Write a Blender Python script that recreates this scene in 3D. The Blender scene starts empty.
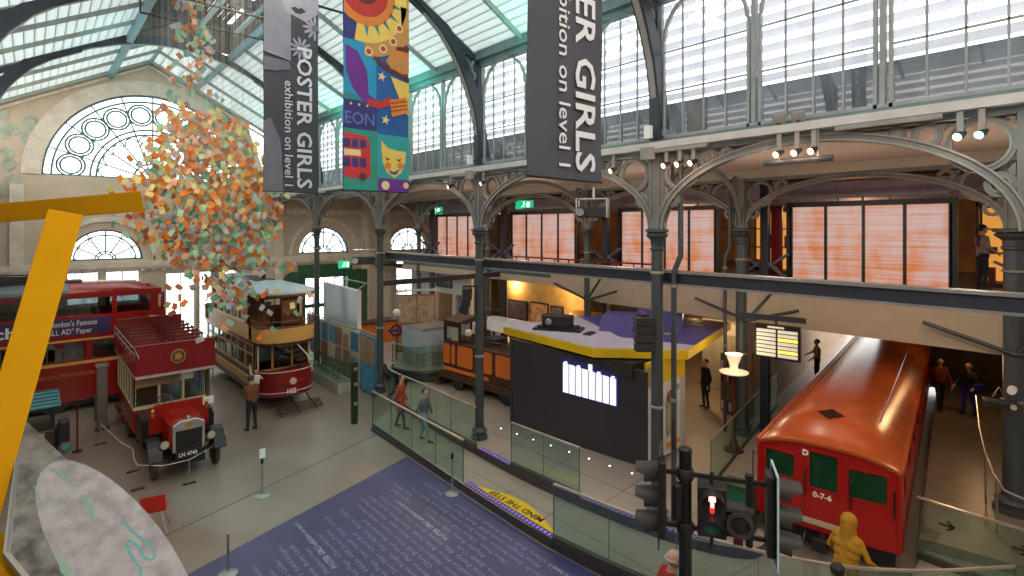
import bpy, bmesh, math, random
from mathutils import Vector, Matrix, Euler
PI = math.pi
scn = bpy.context.scene
COL = scn.collection
V = Vector
# ------------------------------------------------------------------ camera
cam_d = bpy.data.cameras.new('camera'); cam = bpy.data.objects.new('camera', cam_d); COL.objects.link(cam)
YAW = math.atan2(482, 530)
cam.location = (0, 0, 6.4); cam.rotation_euler = (PI/2, 0, -YAW)
cam_d.sensor_width = 36; cam_d.lens = 36*530/1024; cam_d.shift_y = -60/1024
cam_d.clip_start = 0.05; cam_d.clip_end = 200
scn.camera = cam
# ------------------------------------------------------------------ view, sky, sun
scn.view_settings.view_transform = 'Standard'; scn.view_settings.look = 'None'
scn.view_settings.exposure = 0.36; scn.view_settings.gamma = 1.0; scn.view_settings.use_curve_mapping = False
W = bpy.data.worlds.new('sky'); scn.world = W; W.use_nodes = True
bg = W.node_tree.nodes['Background']; bg.inputs[0].default_value = (1.0, .98, .95, 1); bg.inputs[1].default_value = 2.7
# ------------------------------------------------------------------ lights
def area(name, loc, size, power, col=(1,1,1), rot=(0,0,0)):
    d = bpy.data.lights.new(name, 'AREA'); d.shape = 'RECTANGLE'; d.size, d.size_y = size; d.energy = power; d.color = col
    o = bpy.data.objects.new(name, d); COL.objects.link(o); o.location = loc; o.rotation_euler = rot; return o
def spot(name, loc, target, power, col=(1,.8,.6), ang=60, rad=.05, blend=.6):
    d = bpy.data.lights.new(name, 'SPOT'); d.energy = power; d.color = col; d.spot_size = math.radians(ang); d.spot_blend = blend; d.shadow_soft_size = rad
    o = bpy.data.objects.new(name, d); COL.objects.link(o); o.location = loc
    o.rotation_euler = (V(target)-V(loc)).to_track_quat('-Z', 'Y').to_euler(); return o
def point(name, loc, power, col=(1,.8,.6), rad=.1):
    d = bpy.data.lights.new(name, 'POINT'); d.energy = power; d.color = col; d.shadow_soft_size = rad
    o = bpy.data.objects.new(name, d); COL.objects.link(o); o.location = loc; return o
area('lantern_daylight', (4.3, 4.5, 13.4), (3.0, 12), 170, (.92, .97, 1))
area('lantern_daylight', (4.3, 17.5, 14.4), (2.4, 10), 120, (.85, .97, 1))
area('front_fill', (1.5,-2.5,10.3), (5, 3), 330, (1,.86,.68), (math.radians(58),0,math.radians(-38)))  # warm fill added behind the camera to brighten the view, no lamps of the hall
area('left_aisle_lamps', (-4,12,7.7), (4, 12), 200, (1,.84,.66), (0,math.radians(-25),0))
area('nave_lamps', (4.3, 12, 12.6), (1.5, 9), 120, (1,.88,.70))
spot('frame_fill_spot', (.9,-3.2,7.4), (.1,4.0,6.3), 420, (1,.85,.65), 50)  # added fill from behind the camera to brighten the yellow frame
for ay in (1.5,4.8,9,13,17.5): point('aisle_fill', (12.4,ay,6.5), 42, (1,.80,.62), .2)  # fill points added to lift the aisle ceiling, no fittings
spot('eaves_cyan_lamp', (4.3,17.5,9.5), (2.7,22,13.2), 420, (.25,.9,1), 40)
# gallery and aisle lamps, warm
area('aisle_ceiling_lamp', (12.5, 3.5, 7.6), (2.5, 6), 34, (1, .78, .6))
area('aisle_ceiling_lamp', (12.5, 12, 7.6), (2.5, 7), 60, (1, .82, .66))
area('aisle_ceiling_lamp', (12.8, 22, 7.6), (3, 8), 130, (1, .9, .78))
for k in range(4): point('eaves_teal_lamp', (8.7,8.9+5.8*k,10.7), 48, (.12,1,.72), .15)
for gx, gy, gp in ((19,5,38),(19,11,38),(20,17,38),(20,23,38)):
    point('gallery_lamp', (gx, gy, 6.9), gp, (1,.62,.35), .2)
for gx, gy, gp in ((20,8,60),(18.5,11.5,50),(19.2,17.6,120),(20,22,90),(22.0,2.4,26),(17.0,2.4,32),(17.6,9.6,70)):
    point('undercroft_lamp', (gx, gy, 3.2), gp, (1,.62,.28), .2)
area('wall_washer', (1.5, 24.5, 10.5), (4, .6), 60, (1,.75,.5), (math.radians(70),0,0))
spot('window_streak_spot', (2.5, 6.0, 11.0), (4.2, 14.0, 0), 1500, (.35,.95,1), 18)  # added spots, their teal pools stand in for window reflections on the floor
spot('window_streak_spot', (7.0, 6.0, 11.0), (6.7, 15.4, 0), 1300, (.35,.95,1), 15)
spot('tube_train_spot', (9.9, 3.0, 7.6), (13.5, 3.6, 2.4), 230, (1,.62,.35), 75)
spot('paper_cloud_spot', (1.0, 8.0, 11.5), (3.3, 16.5, 7.4), 900, (1,.80,.5), 34)
spot('bus_spot', (2.0, 11.0, 11.0), (2.9, 17.5, 1.5), 500, (1,.8,.6), 22)
spot('showcase_fill_spot', (7.5,16.0,7.8), (9.3,21.0,1.0), 260, (1,.85,.65), 45)  # added fill to brighten the showcase area
spot('tram_spot', (8.5, 12.0, 8.0), (6.8, 21, 2.0), 500, (1,.8,.6), 35)
# ------------------------------------------------------------------ materials
def mat(name, col, rough=.5, metal=0.0, emit=0.0, ecol=None, var=.12, scale=3.0, bump=0.0, spec=.5, alpha=None):
    m = bpy.data.materials.new(name); m.use_nodes = True
    nt = m.node_tree; b = nt.nodes['Principled BSDF']
    b.inputs['Roughness'].default_value = rough; b.inputs['Metallic'].default_value = metal
    b.inputs['Specular IOR Level'].default_value = spec
    tc = nt.nodes.new('ShaderNodeTexCoord'); nz = nt.nodes.new('ShaderNodeTexNoise'); nz.inputs['Scale'].default_value = scale; nz.inputs['Detail'].default_value = 3
    nt.links.new(tc.outputs['Object'], nz.inputs['Vector'])
    mr = nt.nodes.new('ShaderNodeMapRange'); mr.inputs[1].default_value = .3; mr.inputs[2].default_value = .7; mr.inputs[3].default_value = 1-var; mr.inputs[4].default_value = 1+var
    nt.links.new(nz.outputs['Fac'], mr.inputs[0])
    mx = nt.nodes.new('ShaderNodeVectorMath'); mx.operation = 'SCALE'; mx.inputs[0].default_value = col[:3]
    nt.links.new(mr.outputs[0], mx.inputs['Scale']); nt.links.new(mx.outputs[0], b.inputs['Base Color'])
    if bump:
        bp = nt.nodes.new('ShaderNodeBump'); bp.inputs['Strength'].default_value = bump; bp.inputs['Distance'].default_value = .02
        nt.links.new(nz.outputs['Fac'], bp.inputs['Height']); nt.links.new(bp.outputs[0], b.inputs['Normal'])
    if emit:
        b.inputs['Emission Color'].default_value = (*(ecol or col)[:3], 1); b.inputs['Emission Strength'].default_value = emit
    return m
def glass_mat(name, tint, gloss=.08, rough=.02, gcol=(1,1,1)):
    m = bpy.data.materials.new(name); m.use_nodes = True; nt = m.node_tree; nt.nodes.clear()
    o = nt.nodes.new('ShaderNodeOutputMaterial'); t = nt.nodes.new('ShaderNodeBsdfTransparent'); g = nt.nodes.new('ShaderNodeBsdfGlossy')
    nz = nt.nodes.new('ShaderNodeTexNoise'); nz.inputs['Scale'].default_value = 2
    mr = nt.nodes.new('ShaderNodeMapRange'); mr.inputs[3].default_value = gloss*.8; mr.inputs[4].default_value = gloss*1.2; nt.links.new(nz.outputs['Fac'], mr.inputs[0])
    mx = nt.nodes.new('ShaderNodeMixShader'); t.inputs[0].default_value = (*tint, 1); g.inputs['Roughness'].default_value = rough; g.inputs[0].default_value = (*gcol, 1)
    nt.links.new(mr.outputs[0], mx.inputs[0])
    nt.links.new(t.outputs[0], mx.inputs[1]); nt.links.new(g.outputs[0], mx.inputs[2]); nt.links.new(mx.outputs[0], o.inputs[0]); return m
def translucent_mat(name, col, mixf=.6):
    m = bpy.data.materials.new(name); m.use_nodes = True; nt = m.node_tree; nt.nodes.clear()
    o = nt.nodes.new('ShaderNodeOutputMaterial'); t = nt.nodes.new('ShaderNodeBsdfTranslucent'); g = nt.nodes.new('ShaderNodeBsdfDiffuse')
    nz = nt.nodes.new('ShaderNodeTexNoise'); nz.inputs['Scale'].default_value = 1.3
    rp = nt.nodes.new('ShaderNodeMixRGB'); rp.inputs[1].default_value = (*[c*.9 for c in col], 1); rp.inputs[2].default_value = (*col, 1)
    nt.links.new(nz.outputs['Fac'], rp.inputs[0])
    mx = nt.nodes.new('ShaderNodeMixShader'); mx.inputs[0].default_value = mixf
    nt.links.new(rp.outputs[0], t.inputs[0]); nt.links.new(rp.outputs[0], g.inputs[0])
    nt.links.new(g.outputs[0], mx.inputs[1]); nt.links.new(t.outputs[0], mx.inputs[2]); nt.links.new(mx.outputs[0], o.inputs[0]); return m
# ------------------------------------------------------------------ mesh builder
class MB:
    def __init__(s): s.bm = bmesh.new(); s.mi = 0; s.T = Matrix.Identity(4)
    def v(s, p): return s.bm.verts.new(s.T @ V(p))
    def f(s, vs, mi=None):
        try:
            f = s.bm.faces.new(vs); f.material_index = s.mi if mi is None else mi; return f
        except ValueError: return None
    def poly(s, pts): return s.f([s.v(p) for p in pts])
    def ext(s, pts, vec, mi_cap=None):
        a = [s.v(p) for p in pts]; b = [s.v(V(p)+V(vec)) for p in pts]; n = len(a)
        s.f(a, mi_cap); s.f(b[::-1], mi_cap)
        for i in range(n): s.f([a[i], b[i], b[(i+1) % n], a[(i+1) % n]])
        return s
    def box(s, x0, y0, z0, x1, y1, z1):
        return s.ext([(x0,y0,z0),(x1,y0,z0),(x1,y1,z0),(x0,y1,z0)], (0,0,z1-z0))
    def cb(s, c, sz, rz=0, ry=0, rx=0):
        R = Euler((rx, ry, rz)).to_matrix(); c = V(c); h = [k/2 for k in sz]
        P = [c+R @ V((x*h[0], y*h[1], -h[2])) for x, y in ((-1,-1),(1,-1),(1,1),(-1,1))]
        return s.ext(P, R @ V((0,0,sz[2])))
    def _frame(s, d):
        d = d.normalized(); u = V((0,0,1)) if abs(d.z) < .95 else V((1,0,0))
        a = d.cross(u).normalized(); return a, d.cross(a).normalized()
    def path(s, pts, r, n=8, closed=False, caps=True, radii=None):
        pts = [V(p) for p in pts]; m = len(pts); rings = []; a = None
        for i, p in enumerate(pts):
            if closed: d = pts[(i+1) % m]-pts[i-1]
            else: d = pts[min(i+1, m-1)]-pts[max(i-1, 0)]
            d.normalize()
            if a is None: a, b = s._frame(d)
            else:
                a = (a-d*a.dot(d)).normalized(); b = d.cross(a).normalized()
            rr = radii[i] if radii else r
            rings.append([s.v(p+(a*math.cos(2*PI*k/n)+b*math.sin(2*PI*k/n))*rr) for k in range(n)])
        for i in range(m if closed else m-1):
            A, B = rings[i], rings[(i+1) % m]
            for k in range(n): s.f([A[k], A[(k+1) % n], B[(k+1) % n], B[k]])
        if caps and not closed: s.f(rings[0][::-1]); s.f(rings[-1])
        return s
    def tube(s, p0, p1, r, r2=None, n=8): return s.path([p0, p1], r, n, radii=[r, r if r2 is None else r2])
    def bar(s, p0, p1, w, h, up=(0,0,1)):
        p0, p1 = V(p0), V(p1); d = (p1-p0).normalized(); a = d.cross(V(up)).normalized(); b = a.cross(d).normalized()
        P = [p0+a*x*w/2+b*y*h/2 for x, y in ((-1,-1),(1,-1),(1,1),(-1,1))]
        return s.ext(P, p1-p0)
    def strip(s, pts, off, vec, closed=False):
        """solid ribbon along pts: cross-section spanned by off(i) and vec"""
        m = len(pts); R = []
        for i, p in enumerate(pts):
            p = V(p); o = V(off(i)) if callable(off) else V(off); R.append([s.v(p), s.v(p+o), s.v(p+o+V(vec)), s.v(p+V(vec))])
        for i in range(m if closed else m-1):
            A, B = R[i], R[(i+1) % m]
            for k in range(4): s.f([A[k], A[(k+1) % 4], B[(k+1) % 4], B[k]])
        if not closed: s.f(R[0][::-1]); s.f(R[-1])
        return s
    def lathe(s, prof, c=(0,0,0), n=20, axis='z'):
        c = V(c); rings = []
        for r, h in prof:
            ring = []
            for k in range(n):
                a = 2*PI*k/n; x, y = r*math.cos(a), r*math.sin(a)
                p = V((x,y,h)) if axis == 'z' else (V((h,x,y)) if axis == 'x' else V((x,h,y)))
                ring.append(s.v(c+p))
            rings.append(ring)
        for A, B in zip(rings, rings[1:]):
            for k in range(n): s.f([A[k], A[(k+1) % n], B[(k+1) % n], B[k]])
        if prof[0][0] > 1e-4: s.f(rings[0][::-1])
        if prof[-1][0] > 1e-4: s.f(rings[-1])
        return s
    def ring(s, c, u, w, R0, R1, dep, n=24, a0=0, a1=2*PI):
        """flat annulus in plane (u,w), inner R0 outer R1, thickness dep along the normal"""
        c, u, w = V(c), V(u).normalized(), V(w).normalized(); nn = u.cross(w)*dep/2; full = abs(a1-a0-2*PI) < 1e-4
        m = n if full else n+1; R = []
        for k in range(m):
            a = a0+(a1-a0)*k/n; d = u*math.cos(a)+w*math.sin(a)
            R.append([s.v(c+d*R0-nn), s.v(c+d*R1-nn), s.v(c+d*R1+nn), s.v(c+d*R0+nn)])
        for k in range(n):
            A, B = R[k], R[(k+1) % m]
            for j in range(4): s.f([A[j], A[(j+1) % 4], B[(j+1) % 4], B[j]])
        if not full: s.f(R[0]); s.f(R[-1][::-1])
        return s
    def ball(s, c, r, n=12, sc=(1,1,1)):
        m = n//2; prof = [(math.sin(PI*i/m)*r, -math.cos(PI*i/m)*r) for i in range(m+1)]; c = V(c); rings = []
        for rr, h in prof:
            rings.append([s.v(c+V((rr*math.cos(2*PI*k/n)*sc[0], rr*math.sin(2*PI*k/n)*sc[1], h*sc[2]))) for k in range(n)])
        for A, B in zip(rings, rings[1:]):
            for k in range(n): s.f([A[k], A[(k+1) % n], B[(k+1) % n], B[k]])
        return s
    def build(s, name, mats, parent=None, smooth=False, bevel=0):
        bmesh.ops.remove_doubles(s.bm, verts=s.bm.verts, dist=1e-5)
        bmesh.ops.recalc_face_normals(s.bm, faces=s.bm.faces)
        me = bpy.data.meshes.new(name); s.bm.to_mesh(me); s.bm.free()
        o = bpy.data.objects.new(name, me); COL.objects.link(o)
        for m in (mats if isinstance(mats, (list, tuple)) else [mats]): me.materials.append(m)
        if smooth:
            me.shade_smooth()
            try: me.set_sharp_from_angle(angle=math.radians(38))
            except Exception: pass
        if parent: o.parent = parent
        if bevel:
            b = o.modifiers.new('bevel', 'BEVEL'); b.width = bevel; b.segments = 2; b.limit_method = 'ANGLE'
        return o
def tag(o, label, cat, group=None, kind=None):
    o['label'] = label; o['category'] = cat
    if group: o['group'] = group
    if kind: o['kind'] = kind
    return o
def thing(name, label, cat, loc=(0,0,0), rz=0, group=None):
    o = bpy.data.objects.new(name, None); COL.objects.link(o); o.location = loc; o.rotation_euler = (0,0,rz); o.empty_display_size = .2
    return tag(o, label, cat, group)
def struct(o, label=None):
    o['kind'] = 'structure'
    if label: o['label'] = label
    return o
def dup(root, loc=None, rz=None, label=None):
    def cp(o, par):
        c = o.copy(); COL.objects.link(c); c.parent = par
        for ch in list(o.children): cp(ch, c)
        return c
    r = cp(root, None)
    if loc is not None: r.location = loc
    if rz is not None: r.rotation_euler = (0,0,rz)
    if label: r['label'] = label
    return r
def text(name, body, size, m, parent, loc, xdir, up, ext=.002, align='LEFT', bold=0, sx=1.0):
    cu = bpy.data.curves.new(name, 'FONT'); cu.body = body; cu.size = size; cu.extrude = ext; cu.align_x = align; cu.offset = bold; cu.resolution_u = 2
    t = bpy.data.objects.new(name, cu); COL.objects.link(t)
    bpy.context.view_layer.update()
    me = bpy.data.meshes.new_from_object(t.evaluated_get(bpy.context.evaluated_depsgraph_get()))
    bpy.data.objects.remove(t); o = bpy.data.objects.new(name, me); COL.objects.link(o); me.materials.clear(); me.materials.append(m)
    x = V(xdir).normalized(); y = V(up); y = (y-x*y.dot(x)).normalized(); z = x.cross(y)
    M = Matrix.Identity(4)
    for i in range(3): M[i][0] = x[i]*sx; M[i][1] = y[i]; M[i][2] = z[i]; M[i][3] = loc[i]
    me.transform(M)
    if parent: o.parent = parent
    return o
def split_loose(o):
    """give every separate piece of a part an object of its own"""
    bm = bmesh.new(); bm.from_mesh(o.data); left = set(bm.faces); isl = []
    while left:
        st = [left.pop()]; cur = set(st)
        while st:
            for v_ in st.pop().verts:
                for g in v_.link_faces:
                    if g in left: left.discard(g); cur.add(g); st.append(g)
        isl.append({f.index for f in cur})
    bm.free()
    if len(isl) < 2: return
    src = o.data
    for k, ids in enumerate(isl):
        b = bmesh.new(); b.from_mesh(src); b.faces.ensure_lookup_table(); bmesh.ops.delete(b, geom=[f for f in b.faces if f.index not in ids], context='FACES')
        me = bpy.data.meshes.new(src.name); b.to_mesh(me); b.free(); [me.materials.append(m) for m in src.materials]
        if k == 0: o.data = me
        else: n = o.copy(); n.data = me; COL.objects.link(n)
def textfit(name, body, cap, length, m, parent, loc, xdir, up, ext=.002, bold=0):
    cu = bpy.data.curves.new('tmp', 'FONT'); cu.body = body; cu.size = 1; cu.offset = bold/max(cap,.01)*.7; tt = bpy.data.objects.new('tmp', cu); COL.objects.link(tt); bpy.context.view_layer.update()
    w = max(.01, tt.dimensions.x); bpy.data.objects.remove(tt)
    s = cap/.72; return text(name, body, s, m, parent, loc, xdir, up, ext, bold=bold, sx=length/(w*s))
# palette
IRON = mat('grey painted iron', (.06,.07,.075), .45, .2)
IRON_D = mat('dark slate iron', (.030,.035,.048), .45, .2)
IRON_L = mat('light grey iron moulding', (.25,.24,.22), .5)
SPAN = mat('grey spandrel iron', (.17,.17,.16), .5)
CREAM = mat('cream painted plaster', (.62,.57,.49), .8, var=.08, scale=1.2)
CREAM2 = mat('cream ledge', (.66,.61,.53), .7)
BEIGE = mat('beige bulkhead', (.46,.40,.33), .8, var=.05)
WHITE = mat('white board', (.75,.76,.76), .6, var=.04)
BLACK = mat('black paint', (.012,.012,.013), .4)
STEEL = mat('brushed steel', (.42,.42,.41), .35, .8)
RED = mat('red coachwork', (.28,.009,.006), .25, var=.06)
DRED = mat('dark red coachwork', (.17,.01,.012), .3, var=.08)
GLASS = glass_mat('clear glass', (.86,.93,.90))
GGLASS = glass_mat('green tinted glass', (.80,.90,.86), .09, .03, (.8,1,.92))
PALEGL = glass_mat('window glass', (.95,.98,1), .05)
YELLOW = mat('golden yellow paint', (.50,.25,.004), .9, var=.04, spec=.1)
YEL2 = mat('bright yellow edge', (.74,.50,.005), .5, var=.04)
GREEN = mat('bottle green paint', (.01,.10,.045), .5)
OCHRE = mat('ochre cream coachwork', (.50,.29,.09), .4, var=.06)
BROWN = mat('brown varnished wood', (.12,.045,.02), .4, var=.25, scale=6)
DBROWN = mat('dark maroon brown', (.06,.018,.014), .35)
RUB = mat('black rubber', (.02,.02,.02), .8)
# =================================================================== setting
FR_X, FR_Y0, BAY = 9.5, 6.03, 5.8
RR_X, RR_Y0 = 15.4, 6.95
ENDY = 29.6
LX, RX, MIDX = -1.30, 9.5, 4.10
EAVE, RIDGE, WTOP = 11.25, 14.15, 14.15
# ---- floor material: pale epoxy with a few cast joints
def floor_mat():
    m = mat('grey epoxy floor', (.25,.20,.165), .28, var=.10, scale=.6, spec=.5); return m
FLOOR = floor_mat()
o = MB(); o.box(-14,-8,-.3, 40,30,0); struct(o.build('floor', FLOOR), 'pale grey epoxy floor of the hall')
JOINT = mat('floor joint', (.10,.09,.085), .6)
m_ = MB(); m_.bar((-4,10.95,.001),(8.0,15.0,.001),.035,.004); m_.bar((7.98,15.0,.001),(7.98,15.4,.001),.03,.004)
struct(m_.build('trim_1', JOINT), 'dark joint across the epoxy floor')
# ---- raised walkway (one step) and platform (two steps)
low = [(8.04,15.4),(7.90,13),(7.74,10),(7.69,7.5),(7.86,5.5),(8.35,3.6),(9.2,2.0),(10.6,.6),(12.9,-.8)]
upp = [(9.55,16.6),(9.2,14),(9.02,11.5),(8.95,9.5),(9.05,7.6),(9.35,5.6),(9.9,4.4),(10.6,4.2)]
def smooth_line(p, k=6):
    P = [V((*q,0)) for q in p]; P = [2*P[0]-P[1]]+P+[2*P[-1]-P[-2]]; out = []
    for i in range(1, len(P)-2):
        for j in range(k):
            t = j/k; a, b, c, d = P[i-1:i+3]
            out.append(.5*((2*b)+(c-a)*t+(2*a-5*b+4*c-d)*t*t+(3*b-a-3*c+d)*t**3))
    out.append(P[-2]); return [(q.x, q.y) for q in out]
LOW, UPP = smooth_line(low), smooth_line(upp)
PAVE = mat('pale stone platform tiles', (.33,.28,.235), .42, var=.08, scale=1.0)
DRIS = mat('dark riser edge', (.05,.045,.055), .5)
m_ = MB(); m_.mi = 1; m_.ext([(x,y,.004) for x,y in LOW]+[(22,-.8,.004),(22,2.2,.004),(11,2.2,.004)]+[(x+.02,y,.004) for x,y in UPP[::-1]], (0,0,.196), 0)
struct(m_.build('floor', [PAVE, DRIS]), 'walkway one step above the hall floor')
TDIR = V((1.291,.177,0)).normalized(); TPER = V((-TDIR.y, TDIR.x, 0))     # tube car axis
TC0 = V((11.35,3.53,0))                                                     # middle of its front face
def tp(a, b, z=0): p = TC0+TDIR*a+TPER*b; return (p.x, p.y, z)
platL = [(x,y,.006) for x,y in UPP]+[(10.9,4.95,.006),tp(0,1.42,.006),tp(20,1.42,.006),(40,9,.006),(40,29,.006),(22,29,.006),(15.5,27,.006),(11.9,19.5,.006),(10.6,17.6,.006)]
m_ = MB(); m_.mi = 1; m_.ext(platL, (0,0,.394), 0); struct(m_.build('floor', [PAVE, DRIS]), 'platform two steps above the hall floor')
m_ = MB(); m_.ext([tp(1.2,-1.42,.21),tp(24,-1.42,.21),tp(24,-4.4,.21),tp(1.4,-4.6,.21)], (0,0,.19))
struct(m_.build('floor', [mat('brown grey corridor floor', (.22,.17,.13), .3)]), 'corridor floor beside the red tube car')
# platform tile joints
m_ = MB()
for a, b in (((9.3,13.2),(12.0,14.3)),((9.6,15.0),(11.6,15.8)),((9.1,10.6),(10.9,11.0)),((9.2,9.0),(10.8,9.3)),((9.3,7.2),(11.2,7.3)),((9.7,5.6),(12.5,5.9)),((10.0,4.7),(10.0,15.5))):
    m_.bar((*a,.4015),(*b,.4015),.012,.003)
for a, b in (((7.9,11.7),(8.9,12.0)),((7.8,9.3),(8.9,9.2)),((8.0,7.9),(8.9,8.0)),((8.2,4.6),(10,4.2)),((8.35,12),(8.3,5))):
    m_.bar((*a,.2015),(*b,.2015),.010,.003)
struct(m_.build('trim_2', JOINT), 'thin joints between the platform tiles')
# ---- end wall with fan windows cut out
def arc(cx, cz, r, a0, a1, n): return [(cx+r*math.cos(a0+(a1-a0)*k/n), cz+r*math.sin(a0+(a1-a0)*k/n)) for k in range(n+1)]
FANS = [(4.27,8.65,3.92)]; SFANS = [(2.50,4.97,1.36),(12.45,4.97,1.47),(18.0,4.97,1.47)]
DOORS = [(1.15,2.27,3.0,4.5),(2.47,3.75,3.0,4.5),(4.75,6.0,.9,4.3),(6.15,7.9,.9,4.3),(11.2,13.75,.05,3.95),(17.1,18.6,.3,4.35)]
def wall_grid():
    """wall in the XZ plane with openings: build by column strips"""
    xs = set([-14,-.95,9.55,26.0])
    for cx,cz,r in FANS+SFANS:
        for k in range(25): xs.add(round(cx-r*math.cos(PI*k/24),4))
    for a,b,c,d in DOORS: xs.add(a); xs.add(b)
    xs.add(MIDX); xs = sorted(xs); m = MB()
    def top(x):
        if x < LX or x > RX: return 8.3
        return EAVE+.20+(RIDGE-EAVE)*(1-abs(x-MIDX)/(MIDX-LX))
    for x0, x1 in zip(xs, xs[1:]):
        if x1-x0 < 1e-3: continue
        xm = (x0+x1)/2; ops = []
        for cx,cz,r in FANS+SFANS:
            if abs(xm-cx) < r:
                h0 = math.sqrt(max(0,r*r-(x0-cx)**2)); h1 = math.sqrt(max(0,r*r-(x1-cx)**2)); ops.append((cz,cz,cz+h0,cz+h1))
        for a,b,c,d in DOORS:
            if a < xm < b: ops.append((c,c,d,d))
        ops.sort(); lo = (-.0,-.0)
        t0, t1 = top(x0+1e-4), top(x1-1e-4)
        for (a0,a1,b0,b1) in ops+[(t0,t1,0,0)]:
            if a0-lo[0] > 1e-3 or a1-lo[1] > 1e-3:
                m.ext([(x0,ENDY,lo[0]),(x1,ENDY,lo[1]),(x1,ENDY,a1),(x0,ENDY,a0)], (0,.5,0))
            lo = (b0,b1)
    return m
CREAMW = mat('aged cream end wall', (.56,.48,.38), .85, var=.10, scale=.8)
struct(wall_grid().build('wall_far', CREAMW), 'cream plastered end wall of the hall')
# painted stains, mouldings and ledges of the end wall
m_ = MB(); m_.box(-14,ENDY-.16,4.60, 26,ENDY,4.86); m_.box(-14,ENDY-.10,4.50, 24,ENDY,4.60)
for x in range(-10,240,4): m_.box(x/10+.0,ENDY-.13,4.42,x/10+.12,ENDY-.01,4.50)
struct(m_.build('trim_3', CREAM2), 'moulded ledge along the end wall')
m_ = MB(); m_.ring((4.27,ENDY-.03,8.65),(1,0,0),(0,0,1),3.92,4.55,.10,40,0,PI); struct(m_.build('trim_4', CREAM2), 'raised arch moulding round the big fan window')
m_ = MB()
for cx,cz,r in SFANS: m_.ring((cx,ENDY-.03,cz),(1,0,0),(0,0,1),r+.35,r+.55,.10,30,0,PI)
struct(m_.build('trim_5', CREAM2), 'raised arch mouldings round the small fan windows')
m_ = MB()
for s_ in (-1,1):
    for off,w,h in ((0.0,.22,.25),(.45,.10,.12)):
        e = (LX if s_ < 0 else RX); m_.bar((e,ENDY-.1,EAVE+.2-off),(MIDX,ENDY-.1,RIDGE+.2-off),w,h,(0,1,0))
for x in (-.4,8.75,9.9,14.9,16.4): m_.box(x-.22,ENDY-.14,.0,x+.22,ENDY,8.2)
m_.box(9.6,ENDY-.1,7.2,24,ENDY,7.45)
for k in range(40): m_.box(10+k*.35,ENDY-.12,7.1,10.15+k*.35,ENDY,7.2)
struct(m_.build('trim_6', CREAM2), 'gable cornice and pilasters of the end wall')
# faint wall painting (old mural) high on the left
MUR = mat('faded green mural paint', (.38,.43,.36), .85, var=.2, scale=4)
m_ = MB(); random.seed(3)
for k in range(44):
    cx = random.uniform(-1.2,1.6); cz = random.uniform(6.6,11.0); r = random.uniform(.12,.34)
    if (cx-4.27)**2+max(0,cz-8.65)**2 < 4.6**2: continue
    pts = [(cx+r*random.uniform(.6,1.1)*math.cos(a*PI/5), ENDY-.004-.0006*k, cz+r*1.2*random.uniform(.6,1.1)*math.sin(a*PI/5)) for a in range(10)]
    m_.poly(pts)
struct(m_.build('trim_7', MUR), 'faded green mural blotches on the end wall')
# ---- fan windows
FRAME = mat('teal grey window bars', (.04,.15,.16), .5)
def fan(n, cx, cz, R, big):
    y = ENDY+.18; u, w = (1,0,0), (0,0,1)
    m = MB(); t = .075 if big else .055
    m.ring((cx,y,cz),u,w,R-.07,R+.02,.12,48,0,PI); m.bar((cx-R,y,cz+.03),(cx+R,y,cz+.03),.12,.07)
    if big:
        m.ring((cx,y,cz),u,w,R*.93-t,R*.93,.06,48,0,PI); m.ring((cx,y,cz),u,w,R*.60-t,R*.60,.06,40,0,PI); m.ring((cx,y,cz),u,w,R*.545-t,R*.545,.06,40,0,PI)
        m.ring((cx,y,cz),u,w,R*.20-t,R*.20,.06,24,0,PI); m.ring((cx,y,cz),u,w,R*.14-t,R*.14,.06,24,0,PI)
        N = 10
        for k in range(N+1):
            a = PI*k/N; d = V((math.cos(a),0,math.sin(a))); m.bar(V((cx,y,cz))+d*R*.14,V((cx,y,cz))+d*R,.05,t,(0,1,0))
            if k < N:
                a = PI*(k+.5)/N; c = V((cx,y,cz))+V((math.cos(a),0,math.sin(a)))*R*.765
                m.ring(c,u,w,.40-t,.40,.05,20); m.ring(c,u,w,.52-t,.52,.05,20)
                for q in range(8):
                    e = V((math.cos(q*PI/4+a),0,math.sin(q*PI/4+a))); m.bar(c+e*.39,c+e*.5,.03,.03,(0,1,0))
                c2 = V((cx,y,cz))+V((math.cos(a),0,math.sin(a)))*R*.46; rr = R*.46*math.sin(PI/N/2)*.92
                m.ring(c2,(math.sin(a),0,-math.cos(a)),(math.cos(a),0,math.sin(a)),rr-t*.6,rr,.05,12,0,PI)
    else:
        m.ring((cx,y,cz),u,w,R*.84-t,R*.84,.06,40,0,PI); m.ring((cx,y,cz),u,w,R*.30-t,R*.30,.06,24,0,PI); m.ring((cx,y,cz),u,w,R*.22-t,R*.22,.06,24,0,PI)
        N = 6
        for k in range(N+1):
            a = PI*k/N; d = V((math.cos(a),0,math.sin(a))); m.bar(V((cx,y,cz))+d*R*.22,V((cx,y,cz))+d*R,.05,t,(0,1,0))
            if k < N:
                a0 = PI*k/N; a1 = PI*(k+1)/N; q = []
                for j in range(9):
                    f = j/8; a = a0+(a1-a0)*f; q.append(V((cx,y,cz))+V((math.cos(a),0,math.sin(a)))*R*(.84-.14*math.sin(PI*f)))
                m.path(q,.02,4)
    fr = struct(m.build('window_%d' % n, FRAME), ('big' if big else 'small')+' fan shaped window in the end wall')
    p = MB(); p.ext([(a,y+.03,b) for a,b in arc(cx,cz,R-.02,0,PI,32)], (0,.01,0)); p.build('pane', PALEGL, fr)
wn = 1
for a in FANS: fan(wn,*a,True); wn += 1
for a in SFANS: fan(wn,*a,False); wn += 1
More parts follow.
